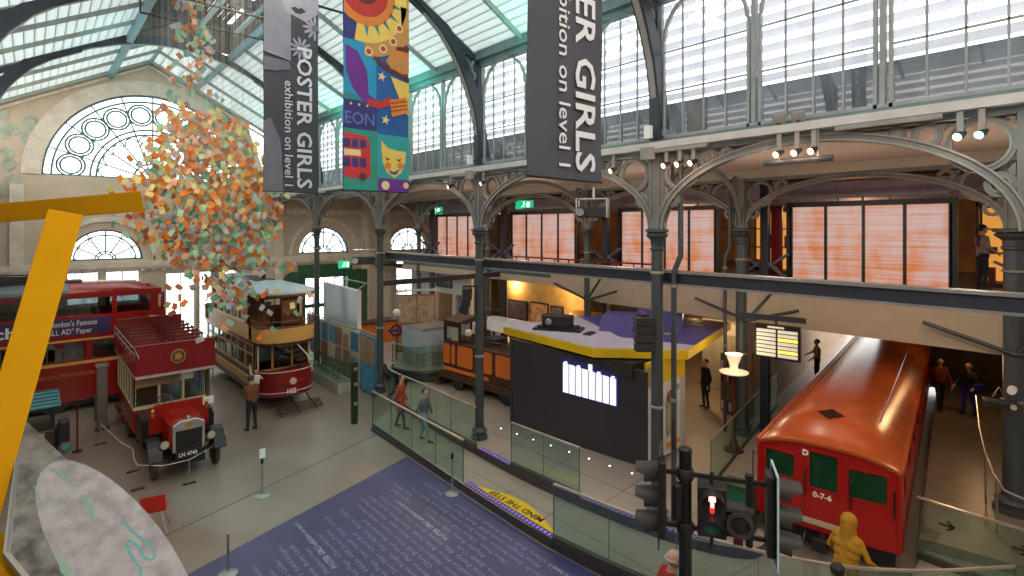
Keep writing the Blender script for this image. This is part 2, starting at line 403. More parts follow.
for (a,b,c,d) in DOORS:
    m = MB(); y = ENDY+.15
    for x in (a,b): m.box(x-.05,y-.05,c,x+.05,y+.05,d)
    m.box(a,y-.05,d-.08,b,y+.05,d); m.box(a,y-.05,c,b,y+.05,c+.08)
    nb = max(2,round((b-a)/.62))
    for k in range(1,nb): m.box(a+(b-a)*k/nb-.02,y-.03,c,a+(b-a)*k/nb+.02,y+.03,d)
    nh = max(1,round((d-c)/.9))
    for k in range(1,nh): m.box(a,y-.02,c+(d-c)*k/nh-.02,b,y+.02,c+(d-c)*k/nh+.02)
    fr = struct(m.build('window_%d' % wn, CREAM2 if c > .1 else GREEN)); wn += 1
    p = MB(); p.box(a,y+.03,c,b,y+.04,d); p.build('pane', PALEGL, fr)
# green timber surround of the door bay
m = MB(); y = ENDY-.2
m.box(10.1,y,0,11.15,y+.14,3.55); m.box(13.8,y,0,15.0,y+.14,3.95); m.box(11.0,y-.05,3.6,13.9,y+.14,4.35)
m.box(10.95,y-.1,0,11.25,y+.14,4.35); m.box(13.7,y-.1,0,14.0,y+.14,4.35)
m.box(11.2,y,1.95,13.75,y+.1,2.15); m.box(11.2,y,.0,13.75,y+.1,.75)
for x0,x1 in ((10.1,11.15),(13.8,15.0)):
    m.ring(((x0+x1)/2,y+.06,3.5),(1,0,0),(0,0,1),.0,.5,.13,16,0,PI)
struct(m.build('door_1', GREEN), 'bottle green timber door screen in the end wall')
# ---- roof: translucent boards on rafters, lantern over the middle
BOARD = translucent_mat('translucent roof boards', (.74,.80,.80), .62)
GAP = mat('joint between roof boards', (.26,.30,.30), .7)
RAFT = mat('grey green rafters', (.30,.33,.31), .6)
Y0R = -8.0; LAN0, LAN1 = 2.65, 5.95; LZ = EAVE+(RIDGE-EAVE)*(LAN0-LX)/(MIDX-LX)
def slope(side, x): return EAVE+(RIDGE-EAVE)*(1-abs(x-MIDX)/(MIDX-LX))
for side, e in (('left',LX),('right',RX)):
    m = MB(); s_ = 1 if side == 'left' else -1
    inner = LAN0 if side == 'left' else LAN1; N = 17
    for k in range(N):
        xa = e+(inner-e)*k/N; xb = e+(inner-e)*(k+1)/N; g = (xb-xa)*.03; m.mi = 0
        m.ext([(xa+g,Y0R,slope(0,xa+g)),(xb-g,Y0R,slope(0,xb-g)),(xb-g,Y0R,slope(0,xb-g)+.03),(xa+g,Y0R,slope(0,xa+g)+.03)], (0,ENDY-Y0R,0))
        m.mi = 1; m.ext([(xb-g,Y0R,slope(0,xb-g)),(xb+g,Y0R,slope(0,xb+g)),(xb+g,Y0R,slope(0,xb+g)+.03),(xb-g,Y0R,slope(0,xb-g)+.03)], (0,ENDY-Y0R,0))
    struct(m.build('ceiling', [BOARD, GAP]), 'boarded translucent roof slope, %s side' % side)
    # far part beyond the lantern carries on to the ridge
    m = MB(); N = 5
    for k in range(N):
        xa = inner+(MIDX-inner)*k/N; xb = inner+(MIDX-inner)*(k+1)/N; g = (xb-xa)*.03; m.mi = 0
        m.ext([(xa+g,23.4,slope(0,xa+g)),(xb-g,23.4,slope(0,xb-g)),(xb-g,23.4,slope(0,xb-g)+.03),(xa+g,23.4,slope(0,xa+g)+.03)], (0,ENDY-23.4,0))
        m.mi = 1; m.ext([(xb-g,23.4,slope(0,xb-g)),(xb+g,23.4,slope(0,xb+g)),(xb+g,23.4,slope(0,xb+g)+.03),(xb-g,23.4,slope(0,xb-g)+.03)], (0,ENDY-23.4,0))
    struct(m.build('ceiling', [BOARD, GAP]), 'boarded translucent roof beyond the lantern, %s side' % side)
m = MB()
Yr = [FR_Y0+BAY*(k/3) for k in range(-6,13)]
for y in Yr:
    m.bar((LX,y,EAVE-.06),(LAN0,y,slope(0,LAN0)-.06),.07,.14,(0,0,1)); m.bar((RX,y,EAVE-.06),(LAN1,y,slope(0,LAN1)-.06),.07,.14)
    if y > 23.5:
        m.bar((LAN0,y,slope(0,LAN0)-.06),(MIDX,y,RIDGE-.06),.07,.14); m.bar((LAN1,y,slope(0,LAN1)-.06),(MIDX,y,RIDGE-.06),.07,.14)
struct(m.build('trim_8', RAFT), 'rafters under the roof boards')
m = MB()
for x in (LAN0,LAN1): m.box(x-.09,Y0R,LZ-.32,x+.09,ENDY,LZ-.02)
m.box(MIDX-.04,23.4,RIDGE-.2,MIDX+.04,ENDY,RIDGE)
struct(m.build('trim_9', mat('cyan light tinted kerb', (.13,.30,.34), .5)), 'long kerb beams either side of the lantern')  # teal kerb colour stands in for cyan light on the beams
LANT = mat('brown weathered lantern boards', (.10,.085,.07), .8, var=.35, scale=5)
m = MB()
for x in (LAN0,LAN1):
    m.box(x-.03,Y0R,LZ,x+.03,23.4,LZ+.15)
    for k in range(5): m.box(x-.03,Y0R,LZ+.2+k*.2,x+.03,23.4,LZ+.33+k*.2)
for k in range(10):
    for s_ in (-1,1):
        xa = MIDX+s_*1.75*k/10; xb = MIDX+s_*1.75*(k+.88)/10; za = LZ+2.0-.8*k/10; zb = LZ+2.0-.8*(k+.88)/10
        m.ext([(xa,Y0R,za),(xb,Y0R,zb),(xb,Y0R,zb+.03),(xa,Y0R,za+.03)], (0,23.4-Y0R,0))
for y in [23.3-1.93*k for k in range(15)]:
    for s_ in (-1,1): m.bar((MIDX+s_*1.66,y,LZ+1.1),(MIDX,y,LZ+1.9),.06,.10)
    for x in (LAN0,LAN1): m.box(x-.05,y-.04,LZ,x+.05,y+.04,LZ+1.2)
m.ext([(LAN0,23.4,LZ),(LAN1,23.4,LZ),(LAN1,23.4,LZ+1.2),(MIDX,23.4,LZ+2),(LAN0,23.4,LZ+1.2)], (0,.05,0))
struct(m.build('ceiling', LANT), 'dark weathered boards of the raised roof lantern')
# ---- iron ribs across the nave
def ribpt(t):   # t 0..1 from right wall to left wall
    K = [(0,8.4),(.10,9.0),(.24,9.7),(.49,10.35),(.85,11.05),(1.35,11.65),(1.98,12.15),(2.8,12.62),(3.7,12.98),(4.6,13.18),(5.4,13.24)]
    s = t*2 if t <= .5 else (1-t)*2; q = s*(len(K)-1); i = min(int(q), len(K)-2); f = q-i; d = K[i][0]+(K[i+1][0]-K[i][0])*f; z = K[i][1]+(K[i+1][1]-K[i][1])*f
    return (RX-d if t <= .5 else LX+d), z
def rib(y, n):
    m = MB(); m.mi = 0
    P = [ribpt(k/48) for k in range(49)]
    L = [V((x,y-.11,z)) for x,z in P]
    def nrm(i):
        a = L[max(i-1,0)]; b = L[min(i+1,48)]; d = (b-a).normalized(); nn = V((-d.z,0,d.x)); 
        if (nn.x*(MIDX-L[i].x)+nn.z*(8.4-L[i].z)) > 0: nn = -nn
        return nn
    m.strip(L, lambda i: nrm(i)*.30, (0,.22,0))
    m.mi = 1; m.strip([p+V((0,.05,0)) for p in L], lambda i: nrm(i)*-.03, (0,.12,0)); m.mi = 0
    for s_, e in ((1,RX),(-1,LX)):
        xin = e-s_*.30
        m.bar((e-s_*.05,y,EAVE-.15),(e-s_*2.6,y,slope(0,e-s_*2.6)-.12),.16,.16)          # principal rafter
        m.box(min(e,e-s_*.14),y-.1,8.2,max(e,e-s_*.14),y+.1,EAVE)
        for cx,cz,r in ((.43,11.13,.22),(.80,11.46,.15),(.27,10.68,.13),(1.10,11.62,.09)):
            m.mi = 1; m.ring((e-s_*cx,y,cz),(1,0,0),(0,0,1),r-.045,r,.10,18); m.mi = 0
    return struct(m.build('trim_%d' % n, [IRON_D, IRON_L]), 'arched iron rib spanning the roof')
for k, y in enumerate((FR_Y0+BAY*j for j in range(4))): rib(y, 20+k)
# ---- clerestory on the right: arched glazed windows, three to a bay
CX = FR_X+.08
SILL, CTOP = 8.22, 11.1
m = MB(); m.box(CX-.12,-6,7.98,CX+.25,ENDY,8.2); m.box(CX-.28,-6,EAVE-.12,CX+.2,ENDY,EAVE+.12); m.box(CX-.15,-6,11.0,CX+.1,ENDY,11.2)
struct(m.build('trim_10', mat('blue grey eaves beam', (.13,.19,.20), .5)), 'eaves beam and sill beam of the clerestory')
LOUV = translucent_mat('white louvre blades', (.93,.92,.95), .5)
LEAD = mat('dark grey outer parapet', (.13,.13,.14), .38, .4, var=.4, scale=1.2)
PW = BAY/3
CIRON = mat('pale grey window iron', (.26,.28,.28), .5)
for i in range(-4, 13):
    ya = FR_Y0+PW*i; yb = ya+PW
    if yb > ENDY+.1: break
    m = MB(); w = .07 if i % 3 else .12; c = (ya+yb)/2; r = (PW-.2)/2; zc = CTOP-r-.02
    m.box(CX-.05,ya-w/2,SILL,CX+.08,ya+w/2,11.1); m.box(CX-.04,ya,SILL,CX+.06,yb,SILL+.06)
    m.ring((CX,c,zc),(0,1,0),(0,0,1),r-.05,r,.08,20,0,PI)
    for s_ in (-1,1): m.box(CX-.04,c+s_*r-.03,SILL,CX+.04,c+s_*r+.02,zc)
    for k in (-.5,0,.5):
        yy = c+k*r; zz = zc+math.sqrt(max(0,r*r-(k*r)**2)); m.box(CX-.015,yy-.015,SILL,CX+.015,yy+.015,zz)
    for z in (SILL+.95,SILL+1.75): m.box(CX-.015,c-r,z-.015,CX+.015,c+r,z+.015)
    fr = struct(m.build('window_%d' % (24+i), CIRON), 'arched clerestory window')
    p = MB(); p.box(CX+.02,ya,SILL,CX+.028,yb,11.1); p.build('pane', PALEGL, fr)
m = MB()
for k in range(12):
    z = 9.15+k*.27; m.cb((CX+.42,11.8,z),(.15,35.6,.012),0,math.radians(50))
struct(m.build('trim_11', LOUV), 'white horizontal louvres outside the clerestory')
m = MB(); m.ext([(CX+.9,-6,8.0),(CX+.9,-6,9.15),(CX+1.2,-6,9.15),(CX+1.2,-6,8.0)], (0,ENDY+6,0))
struct(m.build('wall_right', LEAD), 'dark outer parapet behind the clerestory')
# ---- unseen sides of the hall
m = MB(); m.box(-14.2,-8,0,-14,ENDY,8.2); struct(m.build('wall_left', CREAMW), 'cream outer wall of the left aisle')
m = MB(); m.box(-14,-8,8.05,LX-.1,ENDY,8.13); m.box(LX-.2,-8,7.8,LX+.1,ENDY,8.3); struct(m.build('ceiling', CREAMW), 'ceiling over the left aisle')
m = MB(); [m.cb((LX-.3,11.8,8.5+k*.27),(.19,36,.012),0,math.radians(-50)) for k in range(11)]; struct(m.build('trim_16', LOUV), 'white louvres of the left clerestory')
m = MB(); m.ext([(-14.2,-8,0),(26,-8,0),(26,-8,8.1),(RX,-8,8.1),(RX,-8,EAVE),(MIDX,-8,RIDGE+1.5),(LX,-8,EAVE),(LX,-8,8.1),(-14.2,-8,8.1)],(0,-.2,0)); struct(m.build('wall_near', CREAMW), 'cream wall behind the viewpoint')
# ---- aisle ceilings and gallery shell
m = MB(); m.box(FR_X+.25,-6,8.05,RR_X-.1,ENDY,8.13); struct(m.build('ceiling', mat('beige aisle ceiling', (.46,.38,.31), .8, var=.05)), 'beige ceiling over the first aisle')
m = MB(); m.box(RR_X-.25,-6,7.82,RR_X+.25,ENDY,8.05); struct(m.build('trim_12', BEIGE), 'beam over the rear arcade')
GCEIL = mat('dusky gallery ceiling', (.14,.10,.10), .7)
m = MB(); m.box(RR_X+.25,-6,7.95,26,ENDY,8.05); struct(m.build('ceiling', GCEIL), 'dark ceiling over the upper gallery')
m = MB(); m.box(17.5,-4,7.35,17.9,28,7.75); m.box(19.4,-4,7.2,19.9,28,7.8); struct(m.build('trim_13', mat('mauve service duct', (.30,.24,.32), .5)), 'service ducts below the gallery ceiling')
m = MB(); m.box(18.4,-4,7.45,18.8,28,7.9); struct(m.build('trim_14', mat('ochre duct', (.55,.30,.06), .5)), 'ochre duct below the gallery ceiling')
# gallery floor slab with bulkhead
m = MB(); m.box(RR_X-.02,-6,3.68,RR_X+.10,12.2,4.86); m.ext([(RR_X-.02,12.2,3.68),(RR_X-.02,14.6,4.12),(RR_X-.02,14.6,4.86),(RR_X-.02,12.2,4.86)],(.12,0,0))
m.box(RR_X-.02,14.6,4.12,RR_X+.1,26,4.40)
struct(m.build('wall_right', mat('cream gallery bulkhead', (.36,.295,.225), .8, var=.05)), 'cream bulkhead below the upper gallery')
m = MB(); m.box(RR_X+.02,14.6,4.4,RR_X+.09,26,4.86); struct(m.build('trim_15', mat('dark teal fascia', (.05,.09,.09), .4)), 'dark teal fascia strip')
m = MB(); m.box(RR_X+.1,-6,4.5,26,ENDY,4.8); struct(m.build('floor', mat('gallery floor', (.20,.15,.11), .5)), 'upper gallery floor')
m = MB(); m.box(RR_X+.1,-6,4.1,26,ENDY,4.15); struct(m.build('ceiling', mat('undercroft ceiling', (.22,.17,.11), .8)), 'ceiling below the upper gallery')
WARM = mat('warm amber wall', (.42,.20,.06), .7, var=.3, scale=1.5)
m = MB(); m.box(25.5,-6,4.8,25.8,ENDY,8.0); struct(m.build('wall_right', WARM), 'amber back wall of the upper gallery')
m = MB(); m.box(26,-3,.2,26.2,6.0,4.1); struct(m.build('wall_right', mat('dark brown corridor end', (.06,.035,.02), .6, var=.3)), 'dark wall at the end of the corridor')
m = MB(); m.box(20.3,17.0,.4,20.6,22.8,4.1); m.box(25.5,9.4,.4,25.8,ENDY,4.1); struct(m.build('wall_right', mat('ochre back wall', (.55,.38,.14), .7, var=.25, scale=1.5)), 'ochre back wall under the gallery')
# corridor side walls
m = MB(); m.ext([tp(6.0,-4.4,.4),tp(26,-4.4,.4),tp(26,-4.55,.4),tp(6.0,-4.55,.4)],(0,0,3.7)); struct(m.build('wall_right', mat('beige corridor wall', (.28,.19,.11), .7)), 'beige wall on the right of the corridor')
m = MB(); m.ext([tp(5.2,2.95,.4),tp(24,2.85,.4),tp(24,3.0,.4),tp(5.2,3.1,.4)],(0,0,3.3)); struct(m.build('wall_right', mat('tan partition', (.45,.33,.22), .7)), 'tan partition left of the red tube car')
# white room block at the far right with doorway
m = MB(); m.box(17.5,26.0,.4,17.7,28.5,4.1); m.box(17.5,22.5,2.7,17.7,26.0,4.1); m.box(17.5,22.5,.4,17.7,22.7,2.7); m.box(17.5,23.9,.4,17.7,24.2,2.7)
struct(m.build('wall_right', WHITE), 'white wall with two openings under the gallery')
# =================================================================== arcades
def column(name_lab, x, y, r, z0, ztop, cap=6.2, upper=.12):
    t = thing('iron_column', name_lab, 'column', (x,y,z0))
    h = cap-z0
    m = MB(); m.lathe([(r*1.9,0),(r*1.9,.08),(r*1.55,.10),(r*1.55,.2),(r*1.75,.23),(r*1.6,.27),(r*1.15,.32)]); m.build('base', IRON, t, True)
    m = MB(); m.lathe([(r*1.12,.32),(r*1.0,.5),(r*.92,h-.25)]); m.build('shaft', IRON, t, True)
    m = MB()
    for zz in (.95*h*.42, h-.75): m.lathe([(r*.95,zz),(r*1.12,zz+.02),(r*1.12,zz+.05),(r*.95,zz+.07)])
    m.build('collar', IRON_L, t, True)
    m = MB(); m.lathe([(r*.92,h-.27),(r*1.15,h-.24),(r*1.15,h-.2),(r*1.0,h-.18),(r*1.05,h-.06),(r*1.45,h-.0),(r*1.7,h+.03),(r*1.75,h+.06),(r*1.5,h+.1),(r*1.9,h+.12),(r*1.9,h+.17),(r*1.2,h+.19)]); m.build('capital', IRON, t, True)
    if ztop > cap+.2:
        m = MB(); z1 = ztop-z0
        m.box(-upper*.62,-upper,h+.18,upper*.62,upper,z1)
        for s in (-1,1): m.box(-upper*.9,s*upper*.75-.02,h+.18,upper*.9,s*upper*.75+.02,z1)
        m.build('pilaster', SPAN, t)
    return t
FRY = [FR_Y0+BAY*k for k in range(4)]; RRY = [RR_Y0+BAY*k for k in range(-1,4)]
fl = ['grey iron column nearest the camera, in front of the dark kiosk wall','grey iron column carrying a speaker beside the orange and brown locomotive','grey iron column behind the start of the glass balustrade','grey iron column behind the white display screen, near the electric tram']
for y, l, zb in zip(FRY, fl, (.4,.4,.4,.0)): column(l, FR_X, y, .125, zb, 7.98)
column('grey iron column just outside the right edge, carrying the wide front arch', FR_X, .33, .125, .2, 7.98)
rl = ['thick grey column at the right edge beside the corridor','thick grey column beside the departure board','slim grey column behind the kiosk roof','slim grey column behind the speaker column, under the gallery edge','slim grey column in front of the rightmost fan window']
for y, l, r in zip(RRY, rl, (.185,.17,.13,.12,.12)): column(l, RR_X, y, r, .4, 7.85, upper=.15)
m = MB()
def arch_thing(lab, x, y0, y1, spring, rise, crown_bar, big=True):
    yc = (y0+y1)/2; a = (y1-y0)/2-.16
    t = thing('arcade_arch', lab, 'arch', (x,yc,spring))
    def E(k, n, aa, bb): q = PI*k/n; return V((0, -aa*math.cos(q), bb*math.sin(q)))
    N = 36; m = MB(); P = [E(k,N,a,rise)+V((-.06,0,0)) for k in range(N+1)]
    def nr(i):
        q = PI*i/N; v = V((0,-rise*math.cos(q), a*math.sin(q))); return v.normalized()
    m.mi = 0; m.strip(P, lambda i: nr(i)*.13, (.12,0,0))
    m.mi = 1
    m.strip([p+V((-.035,0,0)) for p in P], lambda i: nr(i)*.03, (.19,0,0))
    m.strip([p+nr(i)*.10+V((-.03,0,0)) for i, p in enumerate(P)], lambda i: nr(i)*.03, (.18,0,0))
    m.build('arch_band', [SPAN, IRON_L], t)
    m = MB(); top = crown_bar-spring; m.box(-.06,-a-.05,top-.08,.06,a+.05,top)
    for s in (-1,1): m.box(-.05,s*(a+.02)-.035,.05,.05,s*(a+.02)+.035,top)
    m.build('spandrel_frame', SPAN, t)
    ht = top-.1
    for s in (-1,1):
        for d,z,r in ((.40,ht-.36,.34),(.20,ht-.90,.135),(.98,ht-.16,.15),(1.33,ht-.09,.075)):
            if rise > 1.3 or d < 1.2:
                c = (0,s*(a+.0-d+.02),z); m = MB(); m.mi = 0; m.ring(c,(0,1,0),(0,0,1),r-.03,r+.035,.07,24)
                m.mi = 1; m.ring(c,(0,1,0),(0,0,1),r-.045,r-.02,.10,24); m.build('ring', [SPAN, IRON_L], t)
        m = MB()
        for p in ([(.72,ht-.02),(.84,ht-.02),(.78,ht-.12)],[(.05,ht-.02),(.14,ht-.02),(.05,ht-.12)],[(.05,ht-.62),(.05,ht-.80),(.14,ht-.72)],[(.30,ht-.72),(.42,ht-.72),(.36,ht-.80)]):
            m.ext([(-.03,s*(a-q[0]+.02),q[1]) for q in p],(.06,0,0))
        m.build('spandrel_gusset', SPAN, t)
    return t
fa = ['wide front arcade arch at the right, over the red tube car','front arcade arch over the dark kiosk','front arcade arch over the orange and brown locomotive','front arcade arch over the glass display screen','front arcade arch next to the end wall']
ys = [.50]+FRY+[29.3]
for l, y0, y1 in zip(fa, ys, ys[1:]): arch_thing(l, FR_X, y0, y1, 6.36, 1.45, 7.98)
ra = ['rear arcade arch over the large right hand light screen','rear arcade arch over the second light screen','rear arcade arch over the third light screen','rear arcade arch over the leftmost light screen']
for l, y0, y1 in zip(ra, RRY, RRY[1:]): arch_thing(l, RR_X, y0, y1, 6.36, 1.30, 7.82)
arch_thing('rear arcade arch at the far right behind the corridor column', RR_X, RRY[0]-BAY, RRY[0], 6.36, 1.30, 7.82)
# transverse ties between the two arcades
for y0, y1, l in zip(FRY, RRY[1:], ['nearest cross arch','second cross arch','third cross arch','farthest cross arch']):
    t = thing('cross_arch', l+' linking the front and rear columns across the aisle', 'arch', (0,0,0))
    A = V((FR_X+.1,y0,6.4)); B = V((RR_X-.1,y1,6.4)); m = MB(); D = B-A; L = []
    for k in range(25): q = PI*k/24; L.append(A+D*(.5-.5*math.cos(q))+V((0,0,1.45*math.sin(q))))
    m.strip([p+V((0,-.05,0)) for p in L], lambda i: (0,0,.12), (0,.1,0)); m.build('arch_band', SPAN, t)
    m = MB()
    for f in (.08,.92):
        m.ring(A+D*f+V((0,0,1.2)),D,(0,0,1),.22,.27,.06,18)
    m.build('ring', SPAN, t)
# long dark beam
t = thing('crossbeam', 'long dark steel beam running in front of the gallery screens', 'beam', (9.78,11.5,5.38))
m = MB(); m.box(-.07,-17,-.13,.07,6.15,.13); m.build('web', IRON_D, t)
m = MB(); m.box(-.13,-17,.10,.13,6.15,.15); m.box(-.11,-17,-.15,.11,6.15,-.11); m.build('flange', mat('lighter beam flange', (.24,.22,.22), .5, .2), t)  # flanges lighter than the dark web
t = thing('crossbeam', 'short dark beam between the columns in front of the end wall', 'beam', (13,20.2,4.35))
m = MB(); m.box(-3.4,-2.5,-.1,2.4,-2.35,.1); m.build('web', IRON_D, t)
# cable tray with spot lamps
t = thing('cable_tray', 'long pale cable tray below the clerestory sill', 'cable tray', (9.28,11,8.0))
m = MB(); m.box(-.08,-17,-.02,.08,18,.0); m.box(-.08,-17,0,-.07,18,.11); m.box(.07,-17,0,.08,18,.07); m.build('tray', mat('pale tray metal', (.50,.47,.45), .5), t)
m = MB()
for k in range(9): m.box(-.09,-13+k*3.4,-.10,-.03,-11.7+k*3.4,-.03)
m.build('conduit_box', IRON_L, t)
LAMPGL = mat('glowing lamp face', (1,.72,.5), .3, emit=5, ecol=(1,.60,.34))
LAMPBL = mat('glowing cyan lamp face', (.3,.9,1), .3, emit=2.2, ecol=(.12,.75,1))
FIX = mat('black lamp housing', (.03,.03,.032), .4)
def spotlight(lab, y, face, down=.32):
    t = thing('spotlight', lab, 'spotlight', (9.28,y,7.98), 0, 'spotlights under the clerestory tray')
    m = MB(); m.box(-.03,-.035,-down,.0,.035,0); m.build('bracket', IRON_L, t)
    m = MB(); m.T = Matrix.Translation((-.05,0,-down-.02)) @ Euler((0,math.radians(-112),math.radians(-20))).to_matrix().to_4x4()
    m.lathe([(.0,-.12),(.035,-.11),(.05,-.03),(.062,.06),(.055,.065)],n=14); m.build('housing', FIX, t, True)
    m = MB(); m.T = Matrix.Translation((-.05,0,-down-.02)) @ Euler((0,math.radians(-112),math.radians(-20))).to_matrix().to_4x4()
    m.lathe([(0,.075),(.052,.067),(.052,.055)],n=14); m.build('lens', face, t, True)
    d = (t.location+V((-.15,0,-.42))); point('spotlight_glow', d, 2.2, (1,.65,.42) if face is LAMPGL else (.3,.9,1), .04)
for lab, y, fc in (('lit spotlight just right of the nearest column, first of the three',5.67,LAMPGL),('middle lit spotlight of the three right of the nearest column',5.38,LAMPGL),('third lit spotlight right of the nearest column',5.10,LAMPGL),
    ('spotlight with cyan tint left of the hanging tube fitting',3.55,LAMPGL),('middle spotlight above the large right hand screen',3.27,LAMPGL),('bright spotlight above the large right hand screen, right of its pair',3.02,LAMPGL),
    ('small spotlight left of the cyan one at the far right',1.22,LAMPGL),('cyan glowing spotlight at the far right',1.00,LAMPBL),('bright lit spotlight under the tray near the second banner',12.9,LAMPGL),
    ('lit spotlight just right of the locomotive column',11.35,LAMPGL),('lit spotlight right of the large banner, left of the nearest column',6.95,LAMPGL)): spotlight(lab, y, fc)
for lab, y in (('pale floodlight box standing on the tray above the right hand arch',3.25),('small floodlight box on the tray, left of the larger one',3.55)):
    t = thing('floodlight', lab, 'floodlight', (9.26,y,8.1)); m = MB(); m.cb((0,0,.12),(.08,.2,.16),0,math.radians(-20)); m.build('housing', IRON_L, t, bevel=.01); m = MB(); m.box(-.02,-.03,0,.02,.03,.06); m.build('bracket', FIX, t)
t = thing('tube_fitting', 'grey tube fitting hung below the pair of spotlights', 'light', (9.28,3.25,7.5))
m = MB(); m.tube((0,-.5,0),(0,.55,0),.05); m.build('housing', IRON, t, True); m = MB(); m.box(-.01,-.3,.03,.01,-.27,.5); m.box(-.01,.3,.03,.01,.33,.5); m.build('bracket', IRON_L, t)
for lab, y in (('white junction box on the nearest column',6.06),('grey junction box on the locomotive column',11.9)):
    t = thing('junction_box', lab, 'box', (9.2,y,7.9)); m = MB(); m.box(-.06,-.14,-.12,.06,.14,.12); m.build('box', IRON_L, t, bevel=.01); m = MB(); m.box(-.07,-.10,.3,.03,.04,.55); m.build('cover', WHITE, t)
# drain pipes beside columns
for lab, x, y, z0, r in (('grey drain pipe hugging the nearest column',9.62,5.72,.4,.055),('thin drain pipe beside the departure board column',15.2,7.35,.4,.05),):
    t = thing('drain_pipe', lab, 'pipe', (x,y,z0)); m = MB(); m.path([(0,0,0),(0,0,4.9),(0,.0,5.1),(.02,-.14,5.45),(.02,-.14,5.6),(.02,-.14,7.5)], r, 10); m.build('pipe', IRON, t, True)
    m = MB(); m.lathe([(r*1.3,2.5),(r*1.3,2.56)]); m.lathe([(r*1.3,4.8),(r*1.3,4.86)]); m.build('collar', IRON_L, t)
# ---- gallery screens
def screen_mat():
    m = bpy.data.materials.new('orange and white streaked light screen'); m.use_nodes = True; nt = m.node_tree; b = nt.nodes['Principled BSDF']
    tc = nt.nodes.new('ShaderNodeTexCoord'); mp = nt.nodes.new('ShaderNodeMapping'); mp.inputs['Scale'].default_value = (0,.35,15)
    n1 = nt.nodes.new('ShaderNodeTexNoise'); n1.inputs['Scale'].default_value = 1.0; n1.inputs['Detail'].default_value = 3
    nt.links.new(tc.outputs['Object'], mp.inputs[0]); nt.links.new(mp.outputs[0], n1.inputs['Vector'])
    mp2 = nt.nodes.new('ShaderNodeMapping'); mp2.inputs['Scale'].default_value = (0,2.2,.9); mp2.inputs['Location'].default_value = (3,1,4)
    n2 = nt.nodes.new('ShaderNodeTexNoise'); n2.inputs['Scale'].default_value = 1.0; n2.inputs['Detail'].default_value = 4
    nt.links.new(tc.outputs['Object'], mp2.inputs[0]); nt.links.new(mp2.outputs[0], n2.inputs['Vector'])
    sp = nt.nodes.new('ShaderNodeSeparateXYZ'); nt.links.new(tc.outputs['Object'], sp.inputs[0])
    zr = nt.nodes.new('ShaderNodeMapRange'); zr.inputs[1].default_value = .9; zr.inputs[2].default_value = -.9; zr.inputs[3].default_value = -.10; zr.inputs[4].default_value = .10; nt.links.new(sp.outputs[2], zr.inputs[0])
    r2 = nt.nodes.new('ShaderNodeMapRange'); r2.inputs[1].default_value = .42; r2.inputs[2].default_value = .66; nt.links.new(n2.outputs[0], r2.inputs[0])
    r1 = nt.nodes.new('ShaderNodeMapRange'); r1.inputs[1].default_value = .38; r1.inputs[2].default_value = .66; nt.links.new(n1.outputs[0], r1.inputs[0])
    mu = nt.nodes.new('ShaderNodeMath'); mu.operation = 'MULTIPLY_ADD'; mu.inputs[1].default_value = .55; nt.links.new(r2.outputs[0], mu.inputs[0]); nt.links.new(zr.outputs[0], mu.inputs[2])
    m2 = nt.nodes.new('ShaderNodeMath'); m2.operation = 'MULTIPLY_ADD'; m2.inputs[1].default_value = .62; nt.links.new(r1.outputs[0], m2.inputs[0]); nt.links.new(mu.outputs[0], m2.inputs[2])
    mx = nt.nodes.new('ShaderNodeMixRGB'); mx.inputs[1].default_value = (.82,.60,.58,1); mx.inputs[2].default_value = (.85,.22,.03,1); nt.links.new(m2.outputs[0], mx.inputs[0])
    b.inputs['Base Color'].default_value = (.1,.08,.07,1); nt.links.new(mx.outputs[0], b.inputs['Emission Color']); b.inputs['Emission Strength'].default_value = .50; b.inputs['Roughness'].default_value = .4
    return m
SCR = screen_mat()
for lab, y0, y1 in (('large streaked light screen at the right of the gallery',2.32,5.90),('streaked light screen behind the nearest column',8.2,11.86),('streaked light screen above the kiosk roof, left of the large banner foot',14.1,17.9),('leftmost streaked light screen on the gallery',20.3,23.9)):
    t = thing('light_screen', lab, 'screen', (16.3,(y0+y1)/2,5.93), 0, 'streaked light screens on the gallery'); h = (y1-y0)/2
    m = MB(); 
    for k in range(5): yy = -h+k*h/2; m.box(-.05,yy-.035,-1.1,.05,yy+.035,1.15)
    m.box(-.06,-h-.12,1.06,.1,h+.12,1.2); m.box(-.05,-h-.12,-1.15,.08,h+.12,-1.05); m.box(-.05,-h-.13,-1.15,.08,-h,1.2); m.box(-.05,h,-1.15,.08,h+.13,1.2)
    m.build('frame', BLACK, t)
    for k in range(4): m = MB(); m.box(.0,-h+k*h/2,-1.07,.03,-h+(k+1)*h/2,1.07); m.build('pane', SCR, t)
    m = MB(); m.box(.0,-h,1.28,.08,h,1.36)
    for k in range(7): m.box(0,-h+k*h/3,1.2,.05,-h+k*h/3+.05,1.3)
    m.build('top_rail', IRON_L, t)
# bracing and posts on the gallery
for i, y in enumerate(RRY):
    t = thing('gallery_post', ['dark steel post behind the far right column','dark steel post behind the departure board column','dark steel post beside the column over the kiosk','dark steel post beside the column over the locomotive','dark steel post beside the leftmost rear column'][i], 'post', (15.95,y-.45,.4))
    m = MB(); m.box(-.10,-.11,0,.10,.11,7.4); m.build('post', IRON_D, t)
    for s in (-1,1):
        e = .82 if s > 0 else .62; m = MB(); m.bar((0,s*.1,4.85),(0,s*e,5.25),.05,.20,(1,0,0)); m.bar((0,s*.1,5.0),(0,s*e,4.5),.05,.18,(1,0,0)); m.build('brace', mat('blue grey brace', (.09,.11,.15), .5), t)
